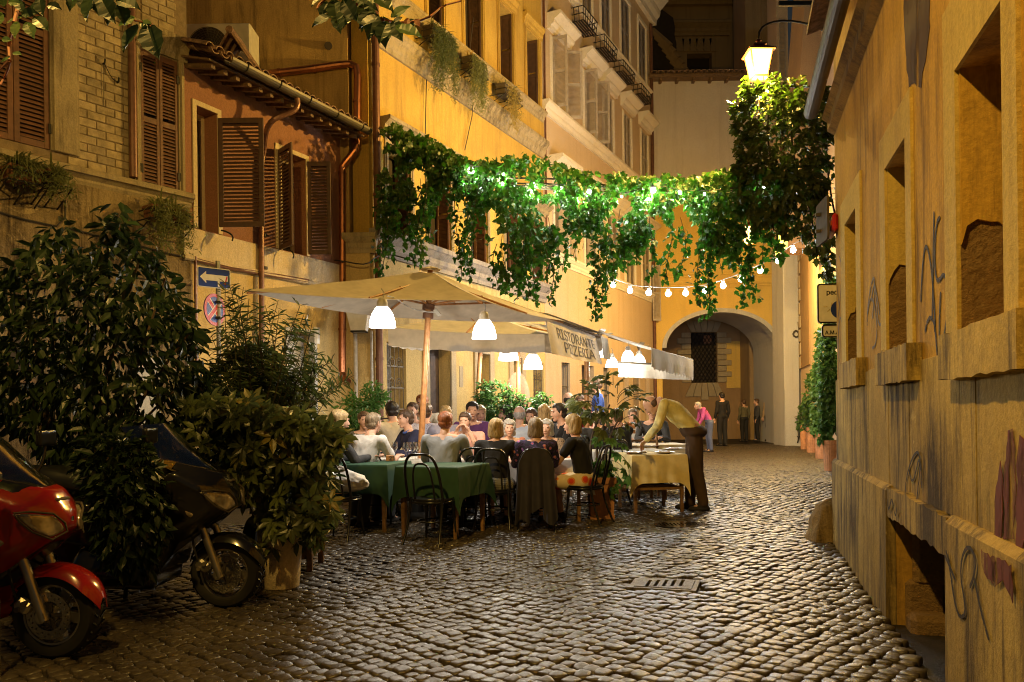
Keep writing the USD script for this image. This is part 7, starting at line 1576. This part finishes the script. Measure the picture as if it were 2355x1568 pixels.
        o('mirror_stalk', tube(spline(on([(-.28, .24, 1.0), (-.26, .33, 1.12), (-.27, .36, 1.2)]), 8), .009, 6), 'black_paint'); o('mirror', sm_hull([(-.27 + a * .015, s * .37 + b * .07, 1.235 + c * .045) for a in (-1, 1) for b in (-1, 1) for c in (-1, 1)], .02, 6), 'black_paint', sm=60)
        o('handlebar', tube(spline(on([(-.36, .0, 1.03), (-.37, .2, 1.06), (-.42, .34, 1.05)]), 8), .015, 8), 'black_paint'); o('grip', tube(on([(-.40, .29, 1.053), (-.435, .40, 1.045)]), .019, 10), 'rubber'); o('brake_lever', tube(spline(on([(-.36, .24, 1.06), (-.33, .33, 1.05), (-.37, .41, 1.03)]), 8), .006, 6), 'alloy')
    # windscreen
    P = []
    for v in np.linspace(0, 1, 9):
        xb, zb = .035 - .40 * v - .02 * math.sin(v * PI), .965 + .34 * v; w = .075 + .15 * math.sin(min(v * 1.15 + .12, 1) * PI * .62) * (1 - .25 * max(0, v - .75) / .25)
        P.append([(xb - (abs(u) ** 2) * .17, u * w * 1.25, zb - .02 * u * u) for u in np.linspace(-1, 1, 13)])
    o('windscreen', thick(grid(np.array(P)), .004), 'smoke_screen', sm=60); o('screen_base', sm_hull(sym([(.04, .06, .955), (-.05, .17, .965), (-.2, .24, 1.02), (-.2, .2, 1.06), (.02, .05, .985), (-.06, .12, 1.02)]), .03, 4), 'scooter_black', sm=60)
    o('badge', sm_hull([(.135, a * .012, .825 + b * .014) for a in (-1, 1) for b in (-1, 1)] + [(.12, 0, .825)], .01, 1), 'chrome')
    o('air_slot', bx((.075, 0, .93), (.03, .11, .012), .004, R=rot(.5, [0, 1, 0])), 'print_dark'); o('stand', tube([(-.75, .14, .2), (-.8, .2, .01)], .014, 6), 'iron')
    return t
g0 = ground(131, 1524)
scooter('scooter', 'red maxi scooter at the left edge with a dark windscreen', (g0[0] - .05, g0[1] + .1, 0), -5, 'red_paint', .232)
g1 = ground(529, 1404)
scooter('scooter', 'black maxi scooter parked beside the shrubs, its windscreen catching light', (g1[0] - .05, g1[1] + .1, 0), -3, 'scooter_black', .232)
# the tail of a third one, behind
P = at(585, 1150, 5.75); t = thing('parked_scooter_tail', 'tail of another scooter behind the black one with plate and orange lamp', 'scooter', (P[0], P[1], 0))
f = Fac(at(571, 1150, 5.62)[:2], at(607, 1150, 5.78)[:2]); c0, c1 = at(571, 1143, 5.65), at(606, 1208, 5.78)
pg = Polygon([(0, 0), (.11, .02), (.115, -.17), (.05, -.17)])
m = hexa([at(590, 1208, 5.62), at(608, 1212, 5.74), at(608, 1212, 5.75), at(590, 1208, 5.63), at(572, 1148, 5.62), at(584, 1142, 5.74), at(584, 1142, 5.75), at(572, 1148, 5.63)]); obj('number_plate', m, 'sign_white', t)
obj('plate_frame', tube([at(589, 1212, 5.61), at(609, 1216, 5.73), at(584, 1139, 5.73), at(571, 1146, 5.61)], .006, 5, closed=True), 'black_paint', t)
obj('indicator', sm_hull([at(546, 1118, 5.7), at(548, 1126, 5.7), at(566, 1108, 5.75), at(573, 1088, 5.8), at(566, 1090, 5.75), at(560, 1108, 5.6), at(555, 1120, 5.85)], .02, 3), 'lens_orange', t, smooth=60)
obj('side_lamp', sm_hull([at(562, 1140, 5.7), at(578, 1138, 5.7), at(570, 1132, 5.65), at(570, 1148, 5.72), at(570, 1140, 5.85)], .02, 3), 'headlight', t, smooth=60)
Q = at(575, 1120, 6.1); obj('tail', sm_hull([Q + np.array(v) * [.12, .5, .12] for v in ((-1, -.8, -1), (1, -.8, -1), (1, 1, -1), (-1, 1, -1), (-1, -.5, 1), (1, -.5, 1), (1, 1, 1.2), (-1, 1, 1.2))], .05, 8), 'scooter_black', t, smooth=60)
m = lathe([(.15, -.05), (.22, -.05), (.235, 0), (.22, .05), (.15, .05), (.15, -.05)], 30); m.apply_transform(rot(PI / 2, [0, 1, 0])); m.apply_translation([Q[0], Q[1] + .15, .235]); obj('tyre', m, 'rubber', t, smooth=35)
obj('plate_holder', tube([at(590, 1180, 5.75), Q], .02, 6), 'black_paint', t)
# thin post at the very left edge
P = ground(-4, 1560); t = thing('thin_post', 'thin pale metal post cut by the left edge of the view', 'post', tuple(P)); obj('post', tube([P, P + [0, 0, .95]], .012, 8), 'chrome', t); obj('knob', bx(P + [0, 0, .97], (.05, .05, .06), .015), 'chrome', t)
# ------------------------------------------------------------------ people
_ico = trimesh.creation.icosphere(2).vertices
def ell(c, r): return _ico * np.broadcast_to(np.asarray(r, float), (3,)) + np.asarray(c, float)
def cap(a, ra, b, rb): return m3.Manifold.hull_points(np.vstack([ell(a, ra), ell(b, rb)]))
def fuse(parts, edge=.022, it=10, noise_=0.0, seed=0, keep=True):
    m = m3.Manifold.batch_boolean(parts, m3.OpType.Add) if len(parts) > 1 else parts[0]
    m = m.refine_to_length(edge).to_mesh(); t = trimesh.Trimesh(np.array(m.vert_properties[:, :3]), np.array(m.tri_verts), process=True)
    trimesh.smoothing.filter_taubin(t, iterations=it)
    if noise_:
        n = meshkit.fbm(np.asarray(t.vertices) * [14, 14, 7], 3, seed) - .5; t = trimesh.Trimesh(t.vertices + t.vertex_normals * (n * noise_)[:, None], t.faces, process=False)
    return t
def yaw(v, a): c, s = math.cos(a), math.sin(a); v = np.asarray(v, float); return np.stack([v[..., 0] * c - v[..., 1] * s, v[..., 0] * s + v[..., 1] * c, v[..., 2]], -1)
def hairmat(name, c):
    c = np.array(c); mk('hair_' + name, {'tc': ('texture_coordinate', {}), 'mp': ('mapping', {'mapping_type': 'point', 'scale': (75.0, 75.0, 9.0)}), 'n': ('noise_texture', {'scale': 1.0, 'detail': 4.0, 'roughness': .7, 'distortion': .8}), 'r': ('rgb_ramp', {'ramp': [(.3, tuple(c * .35)), (.55, tuple(c)), (.75, tuple(np.minimum(c * 1.5, 1)))]}), 'b': ('bump', {'strength': .7, 'distance': .01}), 'p': ('principled_bsdf', {'roughness': .48, 'specular_ior_level': .4})},
       [('tc.object', 'mp.vector'), ('mp.vector', 'n.vector'), ('n.fac', 'r.fac'), ('r.color', 'p.base_color'), ('n.fac', 'b.height'), ('b.normal', 'p.normal')])
for nm, c in (('blond', (.42, .29, .13)), ('brown', (.10, .055, .03)), ('dark', (.022, .016, .012)), ('red', (.24, .075, .025)), ('grey', (.42, .39, .35)), ('ash', (.24, .175, .11))): hairmat(nm, c)
for nm, c in (('white', (.72, .70, .68)), ('navy', (.012, .014, .05)), ('beige', (.48, .42, .32)), ('maroon', (.16, .02, .025)), ('lilac', (.38, .37, .48)), ('greyblue', (.25, .27, .31)), ('pink', (.72, .38, .30)), ('purple', (.10, .03, .14)), ('black', (.011, .010, .011)), ('lightblue', (.46, .53, .68)), ('coral', (.45, .16, .10)), ('olive', (.10, .09, .05)), ('red', (.35, .02, .03)), ('blue', (.05, .11, .42)), ('charcoal', (.05, .05, .055)), ('yellow', (.86, .76, .34)), ('brown', (.075, .042, .026)), ('magenta', (.48, .08, .28)), ('denim', (.10, .12, .2)), ('shoe', (.02, .016, .013)), ('tan', (.40, .27, .15))):
    plain('fabric_' + nm, c, .85, var=.12, scale=7, bump=.15, bscale=90, rand=.04)
def pattern(name, cols, scale, stretch=(1, 1, 1), kind='voronoi'):
    nodes = {'g': ('geometry', {}), 'mp': ('mapping', {'mapping_type': 'point', 'scale': stretch}), 'r': ('rgb_ramp', {'ramp': cols, 'interpolate': False}), 'p': ('principled_bsdf', {'roughness': .85})}
    if kind == 'voronoi': nodes['v'] = ('voronoi_texture', {'scale': scale}); src = 'v.distance'
    else: nodes['v'] = ('wave_texture', {'scale': scale, 'distortion': 3.0, 'detail': 1.0, 'bands_direction': 'z'}); src = 'v.fac'
    mk(name, nodes, [('g.position', 'mp.vector'), ('mp.vector', 'v.vector'), (src, 'r.fac'), ('r.color', 'p.base_color')])
pattern('fabric_floral', [(0, (.65, .36, .16)), (.16, (.55, .12, .10)), (.24, (.25, .12, .42)), (.34, (.02, .018, .05)), (.62, (.05, .03, .12)), (.8, (.016, .014, .035))], 17)
pattern('fabric_orange_print', [(0, (.60, .05, .02)), (.3, (.65, .22, .05)), (.42, (.70, .58, .36)), (.7, (.74, .63, .42)), (.85, (.12, .05, .03))], 8)
pattern('fabric_zigzag', [(0, (.05, .045, .03)), (.25, (.45, .38, .16)), (.45, (.10, .18, .34)), (.62, (.50, .44, .26)), (.8, (.04, .04, .035))], 4.2, (1, 1, 5.5), 'wave')
pattern('fabric_check', [(0, (.18, .17, .30)), (.25, (.52, .50, .60)), (.8, (.60, .58, .66))], 34)
pattern('fabric_leopard', [(0, (.03, .02, .015)), (.3, (.22, .15, .09)), (.7, (.10, .07, .04))], 40)
def person(label, px, py, d, rz, hair='brown', top='white', legs='charcoal', style='short', arms='table', lean=.06, head_yaw=0.0, head_tilt=0.0, pose='sit', sc=None, skirt=False, collar=None, sleeves=1.0, joints=None, wide=1.0, loc=None, bald=False, fat=1.0, neckline=0.0):
    """A figure facing +y before it is turned; the head's middle falls at the given place."""
    J = {}
    if pose == 'sit':
        J.update(pel=(0, 0, .53), wai=(0, .01 + lean * .2, .70), che=(0, .02 + lean * .8, .90), nec=(0, .03 + lean * 1.25, 1.045), hd=(0, .055 + lean * 1.7, 1.185))
        J.update(hip=(.09, .0, .51), kne=(.10, .42, .50), ank=(.10, .36, .09), toe=(.11, .50, .035))
        sh = np.array([.185 * wide, .015 + lean * 1.05, .985]); J['sho'] = sh
        if arms == 'table': J['elb'] = sh + [.05, .15, -.24]; J['wri'] = sh + [-.06, .36, -.20]
        elif arms == 'lap': J['elb'] = sh + [.06, .03, -.27]; J['wri'] = sh + [-.06, .22, -.36]
        elif arms == 'face': J['elb'] = sh + [.03, .2, -.22]; J['wri'] = sh + [-.10, .22, .06]
    else:
        J.update(pel=(0, 0, .95), wai=(0, .01, 1.10), che=(0, .0, 1.29), nec=(0, .0, 1.45), hd=(0, .03, 1.60), hip=(.085, 0, .92), kne=(.095, .02, .50), ank=(.095, -.02, .09), toe=(.11, .12, .035))
        sh = np.array([.18 * wide, -.01, 1.39]); J['sho'] = sh; J['elb'] = sh + [.05, -.02, -.28]; J['wri'] = sh + [.05, .08, -.50]
    if joints: J.update(joints)
    J = {k: np.array(v, float) for k, v in J.items()}
    a = math.radians(rz)
    if loc is None:
        H = at(px, py, d); s = sc or H[2] / J['hd'][2]; o = yaw(J['hd'] * s, a); loc = (H[0] - o[0], H[1] - o[1], 0.0)
    else: s = sc or 1.0
    t = thing('person', label, 'person', loc, rz, scale=s)
    o = lambda n, m, mt, sm=True, par=t, lab=None: obj(n, m, mt, par, smooth=sm, world=False, label=lab)
    def mir(n, sd): p = J.get(n + ('_l' if sd < 0 else '_r'), J[n] * [sd, 1, 1]); return np.array(p, float)
    w = wide * fat
    up = J['che'] - J['wai']; 
    # the body: head, neck, trunk, limbs, hands
    hd = J['hd']; B = []
    hy, hx = head_yaw * PI / 180, head_tilt * PI / 180
    Rh = trimesh.transformations.euler_matrix(hx, 0, hy)[:3, :3]
    def hp(p): return hd + Rh @ np.array(p, float)
    def hell(c, r): return (_ico * np.asarray(r, float) + np.asarray(c, float)) @ Rh.T + hd
    hull_ = lambda *q: m3.Manifold.hull_points(np.vstack(q))
    B += [hull_(hell((0, -.018, .03), (.075, .092, .082)), hell((0, .018, -.02), (.066, .075, .07))), hull_(hell((0, .01, -.03), (.060, .07, .06)), hell((0, .048, -.098), (.026, .024, .020)), hell((0, -.01, -.06), (.055, .05, .04)))]
    B += [hull_(hell((0, .088, -.005), .008), hell((0, .099, -.036), .010), hell((.013, .084, -.042), .008), hell((-.013, .084, -.042), .008)), hull_(hell((-.034, .078, .018), .009), hell((.034, .078, .018), .009)), hull_(hell((-.02, .082, -.068), .007), hell((.02, .082, -.068), .007), hell((0, .088, -.066), .008))]
    for sd in (-1, 1): B.append(hull_(hell((sd * .073, -.008, .012), (.008, .014, .02)), hell((sd * .070, -.004, -.025), (.007, .010, .014))))
    B += [cap(hd + Rh @ np.array([0, -.015, -.06]), .052, J['nec'], (.056, .056, .05))]
    B += [m3.Manifold.hull_points(np.vstack([ell(J['nec'] - up * .12, (.062, .06, .04)), ell(mir('sho', 1) * [.82, 1, 1] + [0, 0, .0], .052), ell(mir('sho', -1) * [.82, 1, 1], .052), ell(J['che'], (.15 * w, .095 * fat, .10))])), cap(J['che'], (.15 * w, .10 * fat, .10), J['wai'], (.125 * w, .095 * fat, .09)), cap(J['wai'], (.125 * w, .095 * fat, .09), J['pel'], (.155 * w, .11 * fat, .10))]
    for sd in (-1, 1):
        S_, E, W_ = mir('sho', sd), mir('elb', sd), mir('wri', sd); Hp, K, A, T_ = mir('hip', sd), mir('kne', sd), mir('ank', sd), mir('toe', sd)
        B += [cap(S_, .052, E, .038), cap(E, .039, W_, .026), cap(Hp, .088, K, .056), cap(K, .054, K + (A - K) * .35, .050), cap(K + (A - K) * .35, .050, A, .034), cap(A, .036, T_, .026), cap(A + [0, -.035, -.045], .028, T_, .024)]
        fw = W_ - E; fw /= np.linalg.norm(fw); sdv = np.cross(fw, [0, 0, 1.0]); sdv /= np.linalg.norm(sdv) + 1e-6; upv = np.cross(sdv, fw); pm = W_ + fw * .075
        B.append(m3.Manifold.hull_points(np.vstack([ell(W_, .022), ell(pm + sdv * .030, .012), ell(pm - sdv * .030, .012)])))
        for q, l in ((-.032, .060), (-.011, .072), (.010, .068), (.031, .052)):
            f0 = pm + sdv * q; f1 = f0 + fw * l * .55 - upv * .012; f2 = f1 + fw * l * .35 - upv * .03; B += [cap(f0, .0095, f1, .0085), cap(f1, .0085, f2, .0075)]
        th = W_ + fw * .025 - sdv * sd * .024 * -1; B += [cap(th, .013, th - sdv * sd * -.028 + fw * .03, .0105), cap(th - sdv * sd * -.028 + fw * .03, .0105, th - sdv * sd * -.03 + fw * .06 - upv * .01, .009)]
    o('body', fuse(B, .020, 6), 'skin')
    for sd in (-1, 1): e = trimesh.creation.icosphere(1, .009); e.apply_translation(hp((sd * .031, .076, .004))); o('eye', e, 'hair_dark')
    m = trimesh.creation.icosphere(1, 1); m.apply_scale([.022, .006, .006]); m.apply_transform(trimesh.transformations.euler_matrix(hx, 0, hy)); m.apply_translation(hp((0, .088, -.071))); o('mouth', m, 'fabric_coral')
    # clothes
    g = 1.0; C = [cap(J['che'], (.165 * w, .115 * fat, .10), J['wai'], (.145 * w, .115 * fat, .09)), cap(J['wai'], (.145 * w, .115 * fat, .09), J['pel'] + (J['wai'] - J['pel']) * .3, (.150 * w, .116 * fat, .05)),
         m3.Manifold.hull_points(np.vstack([ell(J['nec'] - up * (.22 + neckline), (.07 + neckline * .3, .066, .03)), ell(mir('sho', 1) * [.86, 1, 1] - up * neckline * .3, .060), ell(mir('sho', -1) * [.86, 1, 1] - up * neckline * .3, .060), ell(J['che'], (.165 * w, .115 * fat, .10))]))]
    for sd in (-1, 1):
        S_, E, W_ = mir('sho', sd), mir('elb', sd), mir('wri', sd); C.append(cap(S_, .066, S_ + (E - S_) * min(1, sleeves * 1.0), .054 if sleeves >= 1 else .058))
        if sleeves >= 1: C.append(cap(E, .053, W_ - (W_ - E) * .06, .038))
    o('top', fuse(C, .022, 7, .03, int(px)), 'fabric_' + top)
    if collar: q = tube([J['nec'] - up * .10 + [.066 * math.cos(x), .062 * math.sin(x) + .004, .012 * math.cos(2 * x) - .012 * math.sin(x)] for x in np.linspace(0, 2 * PI, 18, endpoint=False)], .016, 7, closed=True); o('collar', q, 'fabric_' + collar)
    L = []
    for sd in (-1, 1):
        Hp, K, A, T_ = mir('hip', sd), mir('kne', sd), mir('ank', sd), mir('toe', sd)
        if skirt: L += [cap(Hp, .115, K, .092)]
        else: L += [cap(Hp, .105, K, .078), cap(K, .078, A + [0, 0, .02], .066)]
        o('shoe', fuse([cap(A + [0, -.035, -.05], (.042, .05, .040), T_ - [0, 0, .004], (.046, .058, .036)), cap(A + [0, -.01, -.02], .050, A + [0, .05, -.03], .046)], .02, 3), 'fabric_shoe')
    L += [cap(J['pel'], (.172 * w, .132 * fat, .10), J['pel'] + (J['wai'] - J['pel']) * .35, (.160 * w, .124 * fat, .04))]
    if skirt: L += [m3.Manifold.hull_points(np.vstack([ell(mir('hip', 1), .115), ell(mir('hip', -1), .115), ell(mir('kne', 1), .092), ell(mir('kne', -1), .092)]))]
    o('skirt' if skirt else 'trousers', fuse(L, .026, 6, .02, int(px) + 1), 'fabric_' + legs)
    # hair
    cut = m3.Manifold.hull_points(np.vstack([hell((sx, .17 + dy_, z), .004) for sx, z in ((.11, -.2), (-.11, -.2), (.11, .055), (-.11, .055)) for dy_ in (-.115, .1)]))
    big = {'short': 1.0, 'bob': 1.10, 'long': 1.08, 'curly': 1.14, 'bald': .99}[style]
    hr = [hull_(hell((0, -.022, .036), (.084 * big, .101 * big, .088 * big)), hell((0, .0, .05), (.078 * big, .088, .072 * big)))]
    if style == 'bald': hr = [hull_(hell((0, -.045, .0), (.082, .075, .055)), hell((0, -.045, -.03), (.07, .06, .04)))]
    if style in ('bob', 'curly'): hr += [hull_(hell((0, -.035, .02), (.092, .088, .08)), hell((0, -.045, -.085), (.098, .072, .045)))]
    if style == 'long': hr += [hull_(hell((0, -.035, .02), (.088, .085, .08)), hell((0, -.05, -.12), (.088, .055, .05)), hell((0, -.055, -.20), (.075, .04, .03)))]
    if style == 'short': hr += [hull_(hell((0, -.055, -.02), (.074, .06, .05)), hell((0, -.05, -.055), (.058, .045, .03)))]
    hm = m3.Manifold.batch_boolean(hr, m3.OpType.Add) - cut
    hm = fuse([hm], .014, 3); q = np.asarray(hm.vertices); n_ = meshkit.fbm(q * ([30, 30, 12] if style != 'curly' else [36, 36, 36]), 3, int(px)) - .5
    o('hair', trimesh.Trimesh(q + hm.vertex_normals * (n_ * (.022 if style != 'curly' else .034))[:, None], hm.faces, process=False), 'hair_' + hair)
    return t

person('blonde person in a dark jacket at the left, half behind the umbrella plant', 783, 968, 8.7, -55, 'blond', 'charcoal', style='bob')
person('man in a white T-shirt seen from behind at the left table', 860, 972, 9.0, -32, 'ash', 'white', sleeves=.7, arms='table', lean=.10, wide=1.1)
person('brown haired person facing the man in the white T-shirt', 838, 966, 10.3, 200, 'brown', 'olive')
person('man in a navy sweater with blue checked collar, facing left', 932, 963, 10.1, 118, 'brown', 'navy', collar='blue', wide=1.1, lean=.04)
person('man in a beige shirt leaning at the back left', 900, 944, 11.0, 30, 'dark', 'beige', wide=1.1, lean=.12)
person('dark haired person in maroon behind the man in navy', 948, 944, 12.2, 170, 'brown', 'maroon')
person('man in a lilac checked shirt behind the parasol pole', 980, 948, 11.0, -12, 'brown', 'check', wide=1.08)
person('reddish haired person at the very back beside the parasol pole', 971, 926, 13.0, 175, 'red', 'beige')
person('blonde person seen behind the red haired woman', 1024, 953, 10.9, 20, 'blond', 'lilac', style='short')
person('red haired woman in a wide grey top seen from behind', 1025, 970, 8.75, -8, 'red', 'greyblue', wide=1.1, neckline=.22, lean=.07, arms='table', sleeves=.9)
person('woman in a pink top with her hand raised to her face', 1069, 968, 10.0, 170, 'brown', 'pink', arms='face', sleeves=.6, lean=.10, style='short')
person('dark haired person in purple behind the woman in pink', 1086, 944, 11.0, 185, 'dark', 'purple')
person('fair haired person in blue behind the bottles', 1104, 952, 11.4, 190, 'blond', 'blue', style='long')
person('blonde woman in a black top and zigzag patterned skirt seen from behind', 1141, 985, 8.72, -6, 'blond', 'black', legs='zigzag', skirt=True, style='bob', lean=.06, arms='table', sleeves=.75, wide=1.02)
person('white curly haired woman facing the viewer at the middle table', 1171, 984, 10.0, 185, 'grey', 'coral', style='curly', sleeves=.6, neckline=.15)
person('balding grey man in a light blue shirt seen from behind', 1195, 953, 11.0, -6, 'grey', 'lightblue', style='bald', wide=1.15)
person('dark haired woman turning left before the hedge', 1160, 950, 12.3, 120, 'dark', 'charcoal', style='bob')
person('brunette beside the man in the light blue shirt', 1221, 958, 11.6, 160, 'brown', 'olive', style='bob')
person('woman in a floral dress with a short ash bob seen from behind', 1231, 984, 8.68, 6, 'ash', 'floral', legs='floral', style='bob', skirt=True, wide=1.05, arms='table')
person('grey haired woman in a leopard print top facing the floral dress', 1257, 984, 9.9, 165, 'grey', 'leopard', style='bob')
person('dark haired man in a black jacket turned to the left', 1284, 948, 10.6, 110, 'dark', 'black', wide=1.12)
person('woman with straight fair hair seen from behind in the back row', 1251, 950, 11.3, 5, 'blond', 'charcoal', style='long')
person('blonde woman in a black T-shirt and orange print skirt, side on', 1315, 976, 8.95, 62, 'blond', 'black', legs='orange_print', skirt=True, style='bob', arms='table', sleeves=.55, wide=1.05)
person('balding man in a dark jacket far back by the pink wall', 1306, 919, 15.2, 10, 'dark', 'charcoal', style='bald')
person('woman in a red top far back facing the viewer', 1336, 926, 15.2, 180, 'brown', 'red', style='bob')
person('person in a striped dark top behind the tall plant', 1372, 962, 11.7, -10, 'grey', 'charcoal', style='short')
person('person in black leaning forward behind the tall plant', 1416, 958, 11.2, 40, 'brown', 'black', arms='face')
person('seated guest in dark clothes at the white table by the waiter', 1500, 948, 13.2, 170, 'brown', 'charcoal')
person('seated guest in white at the right hand back table', 1455, 955, 13.6, 180, 'hair'[:0] + 'ash', 'white')
bj = dict(pel=(0, 0, 1.0), che=(0, .27, 1.30), wai=(0, .12, 1.14), nec=(0, .42, 1.40), hd=(0, .54, 1.34), sho=(.19, .36, 1.36), elb=(.22, .45, 1.08), wri=(.14, .60, .90), hip=(.09, 0, .95), kne_r=(.095, .03, .52), ank_r=(.095, .05, .09), toe_r=(.11, .19, .035), kne_l=(-.095, -.03, .52), ank_l=(-.095, -.10, .09), toe_l=(-.11, .03, .035))
g0 = ground(1606, 1176)
person('waiter in a yellow shirt and brown trousers bending over the table', 1500, 930, 10.2, 80, 'brown', 'yellow', legs='brown', style='bald', pose='stand', joints=bj, loc=(g0[0] - .02, g0[1] + .1, 0), sc=.98, wide=1.1, fat=1.25, head_tilt=-45)
person('standing person in a blue top among the back tables', 1371, 884, 15.5, 80, 'brown', 'blue', pose='stand')
g0 = ground(1632, 1040)
bj2 = dict(che=(0, .18, 1.25), wai=(0, .08, 1.10), nec=(0, .28, 1.38), hd=(0, .37, 1.45), sho=(.16, .22, 1.34), elb=(.19, .28, 1.05), wri=(.14, .40, .85))
person('person in a magenta top leaning forward beyond the waiter', 0, 0, 0, 95, 'grey', 'magenta', legs='denim', pose='stand', joints=bj2, loc=(g0[0], g0[1], 0), sc=.95)
g0 = ground(1662, 1026); person('tall person dressed in black standing beyond the magenta top', 1, 0, 0, 20, 'dark', 'black', legs='black', pose='stand', loc=(g0[0], g0[1], 0), sc=1.08)
for k, (x, y, h, lab) in enumerate(((1712, 1016, .95, 'leftmost of the three small figures under the arch'), (1742, 1015, .97, 'middle of the three small figures under the arch'), (1771, 1014, 1.05, 'rightmost of the three figures under the arch'))):
    g0 = ground(x, y); person(lab, 10 + k, 0, 0, 20 + 60 * k, 'brown', ('olive', 'charcoal', 'tan')[k], legs='black', pose='stand', loc=(g0[0], min(g0[1], 33.6), 0), sc=h)
# ------------------------------------------------------------------ lamps
def lantern(c, h, label, power, arm=None, off=(0, 0)):
    """A four sided street lantern, wider at the top, hung by its crown."""
    c = np.array(c, float); t = thing('street_lantern', label, 'street lamp', tuple(c)); w1, w0 = h * .44, h * .27
    b, tp = c[2] - h / 2, c[2] + h / 2
    def q(w, z): return [(c[0] - w, c[1] - w, z), (c[0] + w, c[1] - w, z), (c[0] + w, c[1] + w, z), (c[0] - w, c[1] + w, z)]
    for i in range(4):
        A, B = np.array(q(w0, b)[i]), np.array(q(w1, tp)[i]); obj('lantern_post', tube([A, B], .012, 6), 'copper', t)
        A2, B2 = np.array(q(w0, b)[(i + 1) % 4]), np.array(q(w1, tp)[(i + 1) % 4]); obj('lantern_glass', trimesh.Trimesh([A, A2, B2, B], [[0, 1, 2], [0, 2, 3]], process=False), 'lantern_glow', t)
    for z, w in ((b, w0 + .012), (tp, w1 + .03)):
        k = q(w, z)
        obj('rim', TM(*[tube([k[i], k[(i + 1) % 4]], .016, 6) for i in range(4)]), 'copper', t)
    obj('roof', hexa(q(w1 + .04, tp + .015) + q(w1 * .45, tp + h * .26)), 'copper', t)
    obj('crown', TM(hexa(q(w1 * .62, tp + h * .27) + q(w1 * .5, tp + h * .34)), bx((c[0], c[1], tp + h * .4), (.06, .06, h * .16), .01), lathe([(0, tp + h * .46), (.05, tp + h * .5), (.03, tp + h * .56), (0, tp + h * .6)], 10, (c[0], c[1], 0))), 'copper', t)
    if arm is not None: obj('arm', tube(spline([np.array([c[0], c[1], tp + h * .6]), np.array([c[0], c[1], tp + h * .72]), (c + arm) / 2 + [0, 0, h * 1.35], arm], 14), .02, 8), 'iron', t)
    sphere_light(f'{t}/lamp', (c[0] + off[0], c[1] + off[1], b - .04), .10, power, SODIUM)
    return t
L1 = at(1745, 151, 13.5)
lantern(L1, .42, 'lit street lantern glowing orange above the ivy', LANTERN, arm=np.array([L1[0] + 1.3, 13.6, L1[2] + .4]), off=(-.28, -.22))
lantern((-1.9, 1.2, 6.6), .42, 'second lit street lantern, hung above the lane at the viewer', LANTERN2, arm=np.array([-3.6, 1.2, 7.2]))
L3 = at(1724, 540, 22.0)
lantern(L3, .42, 'far street lantern glinting through the ivy before the arch', LANTERN3, arm=np.array([FQ.pt(FQ.L * .42, 0)[0], FQ.pt(FQ.L * .42, 0)[1], L3[2] + .5]))
# ------------------------------------------------------------------ bulbs strung across the lane and hidden in the vine
def bulb(path_parent, P, rr, hang=.06, mat='bulb_glow'):
    m = trimesh.creation.icosphere(2, rr); m.apply_translation(P); b = obj('bulb', m, mat, path_parent, smooth=True)
    obj('socket', lathe([(rr * .55, rr * .8), (rr * .6, rr * 1.6), (0, rr * 1.7)], 10, P), 'print_dark', b)
SL = thing('string_lights', 'string of white bulbs hung across the lane before the arch', 'string lights', tuple(at(1580, 672, 17.0)))
bl = [(1410, 655), (1449, 668), (1492, 673), (1537, 675), (1577, 674), (1622, 669), (1663, 657), (1704, 642), (1748, 622), (1790, 600), (1824, 575)]
wire = [at(1386, 640, 17.0)] + [at(x, y - 14, 17.0) for x, y in bl] + [at(1850, 552, 17.0)]
obj('wire', tube(spline(wire, 50), .008, 5), 'cable', SL)
for x, y in bl: bulb(SL, at(x, y, 17.0), .062)
for i, x in enumerate((0, 2, 4, 6, 8, 10)):
    P = at(*bl[x], 16.9); sphere_light(f'{SL}/lamp_{i:03d}', P + [0, -.12, -.06], .04, BULB, COOLW)
VL = thing('vine_lights', 'white bulbs glowing among the creeper leaves over the lane', 'string lights', tuple(at(1350, 440, 13.4)))
vb = [(1083, 392, 1.0, .055), (1227, 424, .5, .028), (1355, 440, .7, .04), (1502, 437, 1.0, .05), (1563, 443, .7, .035), (1620, 446, .4, .022), (1757, 430, .3, .022), (1290, 432, .35, .022), (1158, 400, .4, .02), (1430, 452, .4, .02)]
obj('wire', tube(spline([at(x, y - 8, dl(x) - .42) for x, y in sorted([(b[0], b[1]) for b in vb])], 60), .006, 4), 'cable', VL)
for i, (x, y, k, rr) in enumerate(vb):
    P = at(x, y, dl(x) - .5); bulb(VL, P, rr); sphere_light(f'{VL}/lamp_{i:03d}', P + [0, .40, .0], .05, VINEL * k * (1 if x < 1600 else .4), (.80, 1.0, .78))
